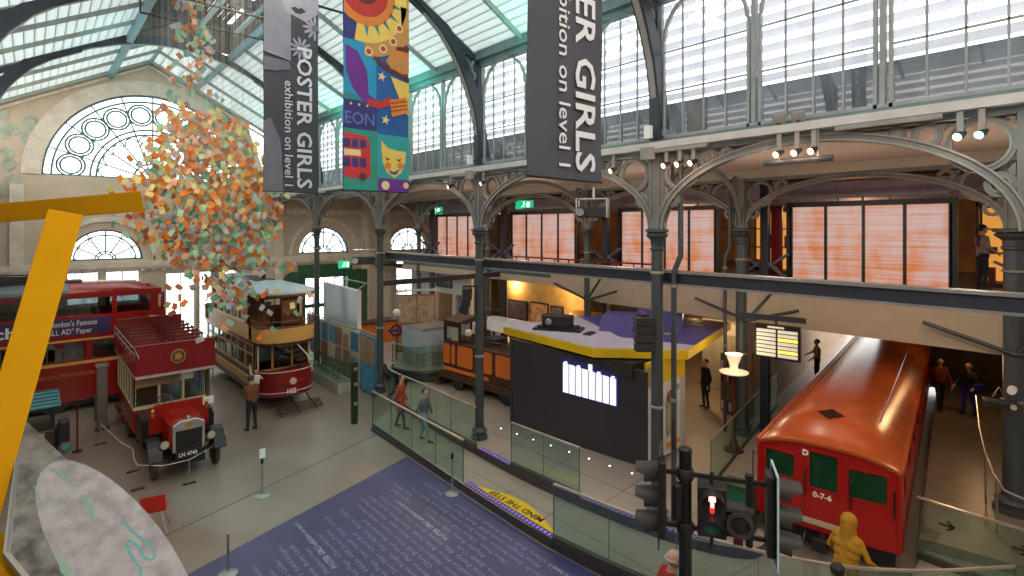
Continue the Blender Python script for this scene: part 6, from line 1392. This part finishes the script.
# =================================================================== swarm of papers
PCOL = [('orange',(.90,.30,.06),'deep orange'),('peach',(.90,.58,.40),'peach'),('yellow',(.90,.80,.36),'pale yellow'),('mint',(.45,.74,.52),'mint green'),('lilac',(.58,.55,.62),'lilac grey'),('sea',(.14,.50,.36),'sea green'),('rust',(.55,.20,.09),'rust brown')]
def papermat(n, c):
    m = translucent_mat('%s paper' % n, c, .25); return m
PM = [papermat(c[2], c[1]) for c in PCOL]
def paper_mesh(seed, mi_):
    r = random.Random(seed); m = MB(); L = [(-.075+.0,0,0)]; m.mi = 0
    cv = r.uniform(-.03,.03); pts = [(0,cv*math.sin(PI*k/5),-.105+.21*k/5) for k in range(6)]
    m.strip([V(p)*.86+V((-.06,0,0)) for p in pts],(.12,0,0),(0,.0012,0)); me = bpy.data.meshes.new('paper_sheet'); bmesh.ops.recalc_face_normals(m.bm, faces=m.bm.faces); m.bm.to_mesh(me); m.bm.free(); me.materials.append(PM[mi_]); return me
rnd = random.Random(21); BASE = [[paper_mesh(s*10+k,k) for s in range(2)] for k in range(len(PCOL))]
def swarm_pt():
    # profile of the cloud: height, radius, axis drift
    while True:
        q_ = rnd.random(); z = rnd.uniform(9.4,13.0) if q_ < .09 else (rnd.uniform(4.2,5.9) if q_ < .16 else 5.3+4.3*rnd.betavariate(1.7,1.6))
        r = 0.6 if z > 11 else (.6+.5*(11-z)/1.6 if z > 9.4 else (1.1+1.2*min(1,(9.4-z)/2.0) if z > 6.4 else max(.4,2.3-1.5*(6.4-z)/1.6)))
        a = rnd.uniform(0,2*PI); q = r*math.sqrt(rnd.random())*rnd.uniform(.7,1.0)
        cx = 3.62+(.55*max(0,7-z)/3); cy = 16.6-(1.0*max(0,6-z)/2)
        if z > 9.5: cx -= .25; cy += .35
        if z > 11 and rnd.random() < .35: continue
        return V((cx+q*math.cos(a), cy+q*.8*math.sin(a), z))
pts = [swarm_pt() for _ in range(2000)]
pts += [V((3.9+rnd.uniform(-1.4,1.5), 14.6+rnd.uniform(-1.2,1.5), rnd.uniform(3.7,5.8))) for _ in range(55)]
camp = V((0,0,6.4)); pts.sort(key=lambda p: (p-camp).length)
def pick(p):
    z = p.z; q = rnd.random()
    if z > 9.8: w = [3,2,.4,3,3,3,1.5]
    elif z > 6.8: w = [5,2.5,4.5,2,1.3,.6,1.0]
    else: w = [2.2,2,1,2.2,3,1.6,2]
    return rnd.choices(range(7), w)[0]
for p in pts[:300]:
    k = pick(p); o = bpy.data.objects.new('paper_sheet', rnd.choice(BASE[k])); COL.objects.link(o); o.location = p
    o.rotation_euler = (rnd.uniform(-.6,.6), rnd.uniform(-1.2,1.2), rnd.uniform(-1.3,.3)); tag(o, PCOL[k][2]+' paper sheet hanging in the swirling cloud over the vehicles', 'paper', PCOL[k][2]+' sheets of the hanging paper cloud')
m = MB(); 
for p in pts[300:]:
    m.mi = pick(p); m.T = Matrix.Translation(p) @ Euler((rnd.uniform(-.6,.6), rnd.uniform(-1.2,1.2), rnd.uniform(-1.3,.3))).to_matrix().to_4x4(); m.box(-.06,-.0008,-.088,.06,.0008,.088)
o = m.build('paper_cloud', PM); tag(o, 'dense mass of small coloured paper sheets deeper in the hanging cloud', 'papers', None, 'stuff')
m = MB()
for p in pts[:300]+rnd.sample(pts[300:],60): m.tube((p.x,p.y,p.z),(p.x,p.y,13.2),.0010,n=3)
o = m.build('hanging_threads', mat('pale thread', (.4,.4,.38), .6)); tag(o, 'fine threads holding up the cloud of papers', 'threads', None, 'stuff')
# truss bars that carry the threads
CY = mat('cyan lit alloy', (.30,.50,.54), .35, .4)  # cyan light is put into the bar colour
for k,(y,z) in enumerate(((18.9,12.75),(16.4,12.55),(14.0,12.35))):
    t = thing('lighting_truss', ['farthest','middle','nearest'][k]+' dark cross bar of the hanging frame below the lantern', 'truss', (4.3,y,z)); m = MB(); m.tube((-1.9,0,0),(2.3,0,0),.035); m.build('bottom_tube', IRON_D, t)
    m = MB(); m.tube((-1.9,0,.7),(2.3,0,.7),.03); m.build('top_tube', IRON_D, t); m = MB(); [m.tube((x,0,0),(x,0,1.0),.022) for x in (-1.9,.4,2.3)]; m.build('upright', IRON_D, t); m = MB(); m.tube((2.3,0,0),(3.2,1.2,.5),.03); m.build('stay', IRON_D, t)
for k,(x,l) in enumerate(((4.0,'cyan lit long bar on the left of the hanging frame'),(5.0,'cyan lit long bar on the right of the hanging frame'))):
    t = thing('lighting_truss', l, 'truss', (x,16.5,12.8)); m = MB(); m.bar((0,-2.8,0),(0,2.6,0),.10,.10); m.build('beam', CY, t); m = MB(); m.tube((0,-2.5,0),(0,-2.5,.8),.02); m.tube((0,2.5,0),(0,2.5,.8),.02); m.build('hanger', IRON_D, t)
# =================================================================== people
import numpy as np
def cone_mesh(m, p0, p1, r0, r1, n=12):
    p0, p1 = V(p0), V(p1); d = p1-p0; L = d.length
    if L < 1e-5: m.ball(p0, r0, n); return
    d.normalize(); prof = []
    for k in range(1,5): a = PI/2*k/5-PI/2; prof.append((r0*math.cos(a), r0*math.sin(a)))
    prof.append((r0,0)); prof.append((r1,L))
    for k in range(1,5): a = PI/2*k/5; prof.append((r1*math.cos(a), L+r1*math.sin(a)))
    prof = [(0,-r0)]+prof+[(0,L+r1)]
    T = m.T; m.T = T @ Matrix.Translation(p0) @ d.to_track_quat('Z','Y').to_matrix().to_4x4(); m.lathe(prof, n=n); m.T = T
def limb(a, b, bend, f=.5): return V(a).lerp(V(b), f)+V(bend)
SKIN = mat('skin', (.55,.33,.24), .55, var=.05); SHOE = mat('dark shoes', (.03,.025,.02), .5); EYE = mat('dark eyes', (.02,.015,.01), .2)
def person(lab, loc, rz, hgt, top, leg, hair, hands, feet=((-.1,-.0),(.1,.05)), lean=0.0, skin=None, coat=False, bald=False, hood=False, longhair=False, cat='person', voxel=.0105, headturn=(0,0)):
    s = hgt/1.75; t = thing('person', lab, cat, loc, rz); S = []  # segments: (p0,p1,r0,r1,mat)
    sk = 0; TP, LG, SH = 1, 2, 3
    ly = -math.sin(lean); hip = V((0,0,.93)); 
    def tor(z, x=0, y=0): k = z-.93; return V((x, y-k*math.sin(lean), .93+k*math.cos(lean)))
    # torso as stacked wide capsules
    for z, wx, r in ((.95,.075,.115),(1.05,.07,.115),(1.17,.075,.118),(1.29,.10,.118),(1.38,.12,.095)):
        S.append((tor(z,-wx), tor(z,wx), r, r, LG if z < .97 and not coat else TP))
    S.append((tor(.98), tor(1.36), .13, .12, TP)); S.append((tor(1.42), tor(1.52), .055, .05, sk))
    if coat: S.append((tor(.80,-.07), tor(.80,.07), .13, .13, TP)); S.append((tor(.68,-.07), tor(.68,.07), .13, .13, TP))
    hc = tor(1.635, 0, -.015); S.append((hc+V((0,.01,.02)), hc+V((0,.0,.03)), .095, .093, sk)); S.append((hc+V((0,-.03,-.065)), hc+V((0,-.015,0)), .052, .07, sk))
    S.append((hc+V((0,-.105,-.012)), hc+V((0,-.09,.02)), .016, .010, sk))
    for e in (-1,1): S.append((hc+V((e*.092,.01,-.015)), hc+V((e*.092,.01,.015)), .016, .018, sk))
    if hood: S.append((hc+V((0,.03,.0)), hc+V((0,.03,.03)), .12, .12, TP)); S.append((hc+V((0,.05,-.06)), tor(1.40), .11, .12, TP))
    for e, h_ in zip((-1,1), hands):
        sh = tor(1.40, e*.175); hp = V(h_); d = (hp-sh)
        if d.length > .60: hp = sh+d.normalized()*.60
        el = sh.lerp(hp,.52)+V((e*.05,.07,-.05)) if d.length < .56 else sh.lerp(hp,.5)+V((e*.02,.02,0))
        S.append((sh, el, .056, .045, TP)); S.append((el, hp, .043, .032, TP)); 
        f = (hp-el).normalized(); side = V((0,0,1)).cross(f); side = side.normalized() if side.length > .1 else V((1,0,0)); nn = f.cross(side)
        S.append((hp, hp+f*.07, .028, .030, sk))
        for j, L in enumerate((.062,.072,.068,.052)):
            b = hp+f*.085+side*(-.033+.022*j); c = b+f*L*.5-nn*.004; S.append((b, c, .0115, .0105, sk)); S.append((c, c+f*L*.45-nn*.016, .0105, .0095, sk))
        b = hp+f*.03+side*e*.032; S.append((b, b+f*.035+side*e*.025, .0125, .011, sk)); S.append((b+f*.035+side*e*.025, b+f*.06+side*e*.028, .011, .010, sk))
    for e, ft in zip((-1,1), feet):
        hj = V((e*.09,0,.90)); an = V((ft[0],ft[1],.085+ (ft[2] if len(ft) > 2 else 0))); kn = hj.lerp(an,.5)+V((0,-.03-.10*(ft[2] if len(ft)>2 else 0),0))
        S.append((hj, kn, .092, .060, LG)); S.append((kn, an, .060, .042, LG)); S.append((an+V((0,.02,-.035)), an+V((0,-.15,-.05)), .040, .034, SH)); S.append((an, an+V((0,.01,-.04)), .044,.042, SH))
    m = MB()
    for p0,p1,r0,r1,_ in S: cone_mesh(m, p0, p1, r0, r1, 12)
    me0 = bpy.data.meshes.new('tmp'); m.bm.to_mesh(me0); m.bm.free(); tmp = bpy.data.objects.new('tmp', me0); COL.objects.link(tmp)
    rm = tmp.modifiers.new('r','REMESH'); rm.mode = 'VOXEL'; rm.voxel_size = voxel; sm_ = tmp.modifiers.new('s','SMOOTH'); sm_.factor = .5; sm_.iterations = 2
    bpy.context.view_layer.update(); me = bpy.data.meshes.new_from_object(tmp.evaluated_get(bpy.context.evaluated_depsgraph_get())); bpy.data.objects.remove(tmp)
    n = len(me.polygons); cen = np.empty(n*3); me.polygons.foreach_get('center', cen); cen = cen.reshape(-1,3); best = np.full(n, 1e9); lab_ = np.zeros(n, dtype=np.int32)
    for p0,p1,r0,r1,k in S:
        a = np.array(p0); d = np.array(p1)-a; L2 = max(1e-9, d@d); u = np.clip(((cen-a)@d)/L2, 0, 1); q = a+u[:,None]*d; dist = np.linalg.norm(cen-q,axis=1)-(r0+(r1-r0)*u)
        w = dist < best; best[w] = dist[w]; lab_[w] = k
    me.materials.clear()
    for mm in (skin or SKIN, top, leg, SHOE): me.materials.append(mm)
    me.polygons.foreach_set('material_index', lab_); me.polygons.foreach_set('use_smooth', np.ones(n, dtype=bool)); me.transform(Matrix.Scale(s,4)); me.update()
    me.name = 'body'; b = bpy.data.objects.new('body', me); COL.objects.link(b); b.parent = t
    hm = MB(); hm.T = Matrix.Scale(s,4)
    if not hood:
        c = hc+V((0,.022,.035))
        if bald: hm.path([tuple(c+V((.092*math.cos(a),.075*math.sin(a)+.01,-.02))) for a in [PI*(-.05+1.1*k/12) for k in range(13)]], .018, 6)
        else:
            hm.ball(c, .104, 16, (1,1,.95))
            if longhair: hm.ball(c+V((0,.04,-.09)), .09, 12, (1.05,.6,1.5))
            # clear the face
            for v_ in hm.bm.verts:
                q = v_.co/s-hc
                if q.y < -.045 and q.z < .055: v_.co = V((v_.co.x*.8, (hc.y-.02)*s, v_.co.z))
        hm.build('hair', hair, t, True)
    em = MB(); em.T = Matrix.Scale(s,4)
    for e in (-1,1): em.ball(hc+V((e*.034,-.083,.010)), .010, 8)
    em.build('eyes', EYE, t); mo = MB(); mo.T = Matrix.Scale(s,4); mo.cb(hc+V((0,-.082,-.058)),(.045,.012,.008)); mo.build('mouth', mat('lips', (.35,.12,.10), .5), t)
    return t
HB = mat('brown hair', (.06,.035,.02), .7); HD = mat('dark hair', (.015,.012,.01), .6); HG = mat('grey hair', (.45,.43,.40), .7); HF = mat('fair hair', (.40,.26,.12), .7)
cl = lambda n,c: mat(n,c,.8,var=.12,scale=8)
DKT = cl('dark trousers',(.02,.02,.025)); rest = lambda dy=0: ((-.26,-.02+dy,.86),(.26,-.06-dy,.86))
def bag(t, col, c, sz): m = MB(); m.cb(c,sz); m.build('bag', col, t, bevel=.03)
man = person('person in a brown jacket and black trousers by the tram, lifting a child', (5.20,17.95,0), math.radians(-165), 1.72, cl('brown jacket',(.20,.075,.03)), DKT, HB, ((-.10,-.34,1.12),(.16,-.36,1.18)), lean=.1, feet=((-.12,.02),(.13,-.02)))
ch = person('child in a pale top held up beside the tram, one arm reaching up', (5.48,18.50,.72), math.radians(170), 1.02, cl('pale green child top',(.62,.62,.48)), cl('grey leggings',(.12,.10,.10)), HF, ((-.35,-.25,1.15),(.28,-.15,1.92)), feet=((-.1,-.05,.05),(.1,.02,.1)), voxel=.012)
p = person('person in a rust orange coat walking on the ramp behind the glass', (8.52,14.5,.2), math.radians(35), 1.62, cl('rust orange coat',(.36,.07,.03)), DKT, HD, rest(.06), feet=((-.1,-.18),(.1,.22)), coat=True)
p = person('person in pale blue jeans and grey top walking on the ramp', (8.5,13.15,.2), math.radians(25), 1.50, cl('grey blue top',(.10,.13,.15)), cl('pale blue jeans',(.22,.32,.38)), HD, rest(.1), feet=((-.1,-.25),(.1,.2)))
p = person('person in black standing in the amber passage behind the kiosk', (16.7,8.75,.4), math.radians(-120), 1.62, cl('black top',(.012,.012,.014)), DKT, HD, rest(), coat=True)
p = person('person in a pale shirt standing at the rail beyond the tube car', (22.6,7.25,.4), math.radians(-150), 1.68, cl('pale cream shirt',(.55,.42,.28)), DKT, HB, ((-.2,-.3,1.1),(.25,-.25,1.0)))
p = person('person in a dark red jacket with a rucksack walking in the corridor', (22.3,3.45,.4), math.radians(-60), 1.68, cl('dark red jacket',(.16,.02,.02)), DKT, HD, rest(.1), feet=((-.1,-.22),(.1,.2))); bag(p, BLACK, (0,.20,1.22), (.3,.16,.42))
p = person('person in black with bright blue lit trousers in the corridor', (22.3,2.72,.4), math.radians(-110), 1.66, cl('black jumper',(.015,.015,.03)), cl('bright blue trousers',(.02,.03,.45)), HB, ((-.3,-.2,1.0),(.25,-.25,1.0)), feet=((-.14,-.05),(.14,.08))); bag(p, cl('blue shoulder bag',(.02,.03,.40)), (.26,-.02,.92), (.14,.3,.3))
p = person('person in a grey vest leaning at the gallery rail at the far right', (18.0,1.93,4.8), math.radians(30), 1.68, cl('grey vest',(.28,.27,.30)), DKT, HD, ((-.28,-.15,1.05),(.32,-.2,1.0))); bag(p, DRED, (0,.16,1.28), (.22,.12,.3))
p = person('bald elderly person in a red jumper at the bottom of the picture', (6.60,4.12,0), math.radians(48), 1.86, cl('red jumper',(.38,.015,.015)), cl('grey trousers',(.15,.14,.13)), HG, rest(), bald=True, voxel=.009, lean=.22)
m = MB(); hc = V((0,-.015-.705*math.sin(.22),.93+.705*math.cos(.22))); m.T = Matrix.Scale(1.86/1.75,4)
for e in (-1,1): m.ring(hc+V((e*.036,-.098,.010)),(1,0,0),(0,0,1),.022,.027,.006,16)
m.bar(hc+V((-.01,-.1,.012)),hc+V((.01,-.1,.012)),.005,.005); m.build('spectacles', STEEL, p)
p = person('person in a yellow hooded raincoat in front of the tube car', (9.35,2.60,.2), math.radians(75), 1.74, cl('golden yellow raincoat',(.42,.19,.006)), cl('rust brown trousers',(.22,.05,.02)), HB, ((-.30,-.25,1.05),(.30,-.20,1.02)), hood=True, coat=True, lean=.15, voxel=.009, feet=((-.1,-.2),(.1,.2)))
p = person('dark haired person with glasses just below the tube car', (8.22,2.38,0.2), math.radians(100), 1.58, cl('navy jacket',(.02,.025,.06)), DKT, HD, rest(), voxel=.009)
m = MB(); hc = V((0,-.015,1.635)); m.T = Matrix.Scale(1.58/1.75,4)
for e in (-1,1): m.ring(hc+V((e*.036,-.098,.010)),(1,0,0),(0,0,1),.022,.028,.006,16)
m.bar(hc+V((-.01,-.1,.012)),hc+V((.01,-.1,.012)),.005,.005); m.build('spectacles', BLACK, p)
# =================================================================== traffic light cluster
f_ = 530.; SY, CYW = math.sin(YAW), math.cos(YAW)
TLB = mat('dull black signal casing', (.02,.018,.02), .5); HOOD = mat('dusty grey hood', (.045,.038,.04), .6)
p0 = V((5.49,3.12,0)); p1 = V((5.82,2.54,0))   # pole, right hand bar
ax = (p1-p0).normalized(); TA = math.atan2(ax.y, ax.x)
t = thing('traffic_light', 'cluster of black traffic signals on one pole with a red standing figure lit', 'traffic light', (p0.x,p0.y,0), TA)
m = MB(); m.lathe([(.16,0),(.16,.04),(.075,.08),(.068,3.86),(.075,3.87),(.075,3.90),(.05,3.92)],n=18); m.build('pole', BLACK, t, True)
m = MB()
for z in (3.62,3.02): m.bar((-.28,0,z),(.86,0,z),.035,.045)
m.build('arm', BLACK, t); m = MB(); m.tube((.665,0,2.92),(.665,0,3.68),.038); m.tube((.665,0,3.66),(.665,0,3.70),.045); m.build('drop_bar', BLACK, t)
m = MB(); m.lathe([(.085,3.56),(.095,3.58),(.095,3.66),(.085,3.68)],n=16); m.lathe([(.085,2.96),(.095,2.98),(.095,3.06),(.085,3.08)],n=16); m.build('clamp', TLB, t, True)
def head(cx, sgn, cols, edge=None):
    h = MB(); h.box(cx-.05 if sgn < 0 else cx-.03, -.11, 2.88, cx+.03 if sgn < 0 else cx+.05, .13, 3.75); hd = h.build('signal_body', TLB, t, bevel=.015)
    h = MB(); x = cx-sgn*.0; h.ext([(x+.05*sgn,-.22,2.82),(x+.05*sgn,.21,2.82),(x+.05*sgn,.21,3.80),(x+.05*sgn,-.22,3.80)],(.012,0,0)); bb = h.build('backboard', TLB, t)
    if edge:
        h = MB(); X = x+.05*sgn; 
        for b in ((-.235,2.82,-.215,3.80),(.205,2.82,.225,3.80)): h.box(X-.004,b[0],b[1],X+.016,b[2],b[3])
        h.box(X-.004,-.235,3.79,X+.016,.225,3.81); h.box(X-.004,-.235,2.81,X+.016,.225,2.83); h.build('pale_border', edge, bb)
    for k, c in enumerate(cols):
        z = 3.60-k*.285; h = MB(); n = 16; R0 = []; 
        for j in range(n+1):
            a = -PI*.18+PI*1.36*j/n; R0.append((math.cos(a),math.sin(a)))
        L = [V((cx+sgn*.05,.01+.115*q[0],z+.115*q[1])) for q in R0]
        h.strip(L, lambda i: (sgn*(.26 if 3 < i < 13 else .16),0,-.035), (0,0,-.006)); h.build('hood', HOOD, t, True)
        h = MB(); h.lathe([(.105,0),(.10,sgn*.02),(.06,sgn*.035),(0,sgn*.04)],(cx+sgn*.05,.01,z),18,'x'); h.build('signal_lens', c, t, True)
LR = mat('unlit red signal glass', (.20,.03,.03), .2); LA_ = mat('unlit amber signal glass', (.25,.12,.02), .2); LGn = mat('unlit green signal glass', (.02,.12,.08), .2)
head(-.24,-1,(LR,LA_,LGn)); head(.86,1,(LR,LA_,LGn),mat('pale blue white border', (.45,.62,.66), .4))
# pedestrian signal faces the gallery side
m = MB(); m.box(.13,-.10,2.99,.43,.12,3.55); m.build('pedestrian_body', TLB, t, bevel=.015)
for z, s in ((3.42,1),(3.14,0)):
    m = MB(); n = 14; L = [V((.28+.125*math.cos(-PI*.1+PI*1.2*k/n),-.10,z+.115*math.sin(-PI*.1+PI*1.2*k/n))) for k in range(n+1)]; m.strip(L,(0,-.14,-.01),(0,0,-.006)); m.build('hood', TLB, t, True)
    m = MB(); m.ring((.28,-.105,z),(1,0,0),(0,0,1),0,.105,.01,20); m.build('signal_lens', BLACK if s else LGn, t)
RG = mat('glowing red figure', (1,.2,.15), .3, emit=4, ecol=(1,.25,.18)); RGL = mat('red glow figure back', (.6,.02,.02), .3, emit=1.5, ecol=(.8,.02,.02))
m = MB(); y = -.118; m.ball((.28,y,3.50),.020,10,(1,.3,1)); m.ext([(.247,y,3.475),(.313,y,3.475),(.318,y,3.40),(.300,y,3.40),(.300,y,3.335),(.262,y,3.335),(.262,y,3.40),(.244,y,3.40)],(0,.008,0)); m.build('red_standing_figure', RG, t)
m = MB(); m.ext([(.253,-.112,3.33),(.262,-.112,3.27),(.298,-.112,3.27),(.305,-.112,3.33)],(0,.006,0)); m.build('figure_legs', RGL, t)
m = MB(); m.lathe([(.02,-.16),(.14,-.14),(.15,-.02),(.13,.06),(0,.08)],(.56,.02,3.20),20,'y'); m.build('round_signal', TLB, t, True); m = MB(); m.ring((.56,-.15,3.20),(1,0,0),(0,0,1),.10,.14,.03,20); m.box(.42,-.12,3.32,.70,.06,3.36); m.build('signal_rim', HOOD, t)
m = MB(); m.lathe([(0,3.10),(.05,3.12),(.055,3.50),(0,3.55)],(-.085,-.05,0),12); m.build('control_box', TLB, t, True); m = MB(); m.box(.50,-.04,2.93,.60,-.02,3.02); m.build('reflector', mat('dark red reflector', (.25,.01,.01), .3), t); m = MB(); m.tube((.28,0,2.85),(.28,0,3.0),.02); m.tube((.28,0,3.55),(.28,0,3.68),.02); m.build('mount', BLACK, t)
m = MB(); m.bar((-.27,.3,3.82),(-.27,-.3,3.88),.03,.04); m.build('top_bracket', TLB, t)
m = MB(); m.tube((-.13,.04,3.86),(-.13,.04,4.2),.02); m.build('aerial', TLB, t)
# signal box behind, green
t = thing('green_cabinet', 'dark green equipment cabinet standing left of the tube car front', 'cabinet', (10.45,4.75,.4), .2); m = MB(); m.box(-.2,-.28,0,.2,.28,.95); m.build('carcase', mat('army green', (.02,.05,.02), .5), t, bevel=.02); m = MB(); m.box(-.22,-.22,.1,-.2,.22,.85); m.build('door', GREEN, t)
# =================================================================== yellow frame with map table
def Dp(px, py, Zd):
    xc = (px-512)/f_*Zd; return V((xc*CYW+Zd*SY, -xc*SY+Zd*CYW, 6.4-(py-228)*Zd/f_))
A_, B_, C_ = V((-.15,3.05,5.33)), V((.93,2.13,3.95)), V((-.20,2.60,4.75))
A_ = Dp(23,418,3.0); B_ = Dp(260,642,2.75); C_ = Dp(8,553,2.55); nrm_ = (B_-A_).cross(C_-A_).normalized()
if nrm_.z < 0: nrm_ = -nrm_
O_ = A_.copy(); ux = (B_-A_).normalized(); uy = nrm_.cross(ux)
def onmap(px, py, lift=0):
    d = Dp(px,py,1.0)-V((0,0,6.4)); o = V((0,0,6.4)); s = (A_-o).dot(nrm_)/d.dot(nrm_); return o+d*s+nrm_*lift
def streets(m, sc):
    nt = m.node_tree; b = nt.nodes['Principled BSDF']; src = b.inputs['Base Color'].links[0].from_socket
    tc = nt.nodes.new('ShaderNodeTexCoord'); vo = nt.nodes.new('ShaderNodeTexVoronoi'); vo.feature = 'DISTANCE_TO_EDGE'; vo.inputs['Scale'].default_value = sc; nt.links.new(tc.outputs['Object'], vo.inputs['Vector'])
    mr = nt.nodes.new('ShaderNodeMapRange'); mr.inputs[1].default_value = .0; mr.inputs[2].default_value = .06; mr.inputs[3].default_value = .82; mr.inputs[4].default_value = 1.0; nt.links.new(vo.outputs['Distance'], mr.inputs[0])
    vm = nt.nodes.new('ShaderNodeVectorMath'); vm.operation = 'SCALE'; nt.links.new(src, vm.inputs[0]); nt.links.new(mr.outputs[0], vm.inputs['Scale']); nt.links.new(vm.outputs[0], b.inputs['Base Color'])
t = thing('map_table', 'tilted table top printed with a grey map, an oval city and a teal river', 'map table', tuple(O_))
def mp(pts, lift, m_, name, th=.001, par=None):
    m = MB(); m.ext([onmap(x,y,lift)-O_ for x,y in pts], nrm_*-th); return m.build(name, m_, par or t)
LAND = mat('grey map land', (.105,.10,.095), .6, var=.75, scale=11); CITY = mat('pale lilac city map', (.24,.23,.245), .6, var=.25, scale=14); streets(CITY, 75); TEALR = mat('teal river print', (.04,.24,.27), .5); PARK = mat('soft green park print', (.14,.25,.19), .6); MFR = mat('pale grey table edge', (.22,.22,.21), .4); MDK = mat('dark outline', (.12,.13,.13), .6)
mp([(23,418),(190,576),(300,680),(110,700),(60,610),(8,553)],0,LAND,'map_sheet',.03)
mp([(23,418),(20,418),(3,553),(40,600),(100,700),(110,700),(60,612),(10,553)],.004,MFR,'table_edge',.05)
mp([(20,417),(24,420),(9,553),(6,552)],.006,MDK,'edge_line')
oval = []
for k in range(40):
    a = 2*PI*k/40; cx,cy = 118,560; u = (math.cos(a)*118, math.sin(a)*52); th = math.radians(53); oval.append((cx+u[0]*math.cos(th)-u[1]*math.sin(th), cy+u[0]*math.sin(th)+u[1]*math.cos(th)))
mp([(x*1.0,y) for x,y in [( (p[0]-118)*1.012+118,(p[1]-560)*1.012+560) for p in oval]],.0008,MDK,'oval_outline')
mp(oval,.0016,CITY,'city_oval')
def ribbon(P, w, lift, m_, name):
    Q = [onmap(x,y,lift)-O_ for x,y in P]; m = MB()
    d0 = [(Q[min(i+1,len(Q)-1)]-Q[max(i-1,0)]).normalized() for i in range(len(Q))]
    m.strip([q+nrm_.cross(d)*(-w/2) for q,d in zip(Q,d0)], lambda i: nrm_.cross(d0[i])*w, nrm_*-.001); return m.build(name, m_, t)
def sm2(P, k=5):
    return smooth_line(P,k)
ribbon(sm2([(124,521),(130,529),(140,538),(150,546),(155,556),(150,560),(143,556),(137,546),(130,541),(127,545),(130,554),(137,564),(141,570),(139,578)]),.010,.0028,TEALR,'river')
for P in ([(80,494),(86,496),(92,508),(95,517),(92,519),(86,509)],[(57,555),(64,560),(72,570),(70,580),(60,572)],[(48,468),(56,470),(70,478),(74,486),(64,480)],[(33,485),(37,489),(42,502),(38,500)],[(50,496),(55,501),(60,508),(55,505)],[(64,492),(68,497),(67,500)]): mp(P,.0026,PARK,'park_patch')
rr = random.Random(9)
for k in range(0):
    a = rr.uniform(0,2*PI); q = math.sqrt(rr.random())*.9; u = (math.cos(a)*118*q, math.sin(a)*52*q); th = math.radians(53); x = 118+u[0]*math.cos(th)-u[1]*math.sin(th); y = 560+u[0]*math.sin(th)+u[1]*math.cos(th); b = rr.uniform(0,PI)
    ribbon([(x,y),(x+rr.uniform(6,20)*math.cos(b),y+rr.uniform(6,20)*math.sin(b))],.0022,.0022,MDK if k % 3 else MFR,'street_line')
# base of the table
m = MB(); m.ext([onmap(x,y,-.06)-O_ for x,y in ((60,520),(150,600),(110,660),(50,600))], V((0,0,-3.0))); m.build('pedestal', MFR, t)
# yellow frame
t = thing('yellow_frame', 'angular golden yellow frame of flat bars at the left edge', 'frame', tuple(Dp(63,205,3.3)))
o0 = Dp(63,205,3.3)
def plank(a, b, w, th, name):
    a, b = V(a)-o0, V(b)-o0; vd = (a+o0-V((0,0,6.4))).normalized(); d = (b-a).normalized(); s = d.cross(vd).normalized(); q = MB()
    q.ext([a-s*w/2,b-s*w/2,b+s*w/2,a+s*w/2], vd*th); return q.build(name, YELLOW, t, bevel=.004)
plank(Dp(-70,219,3.6),Dp(142.5,201,3.3),.126,.07,'upper_bar')
plank(Dp(66,212,3.18),Dp(-22,520,2.7),.165,.07,'slanted_bar')
plank(Dp(-30,540,2.7),Dp(34,620,2.6),.20,.07,'lower_bar')
m = MB(); q = Dp(-60,620,2.75)-o0; m.box(q.x-.1,q.y-.1,-5.9,q.x+.1,q.y+.1,q.z+.1); m.build('foot_post', YELLOW, t)
# =================================================================== separate pieces become parts of their own
for o in list(COL.objects):
    if o.type == 'MESH' and o.parent and o.name.split('.')[0] in ('spandrel_gusset','conduit_box','roof_gear','mount','coupler','brace','support_rail','cover','clamp','post','boom_gantry','red_item','wares','arm','ring'):
        split_loose(o)
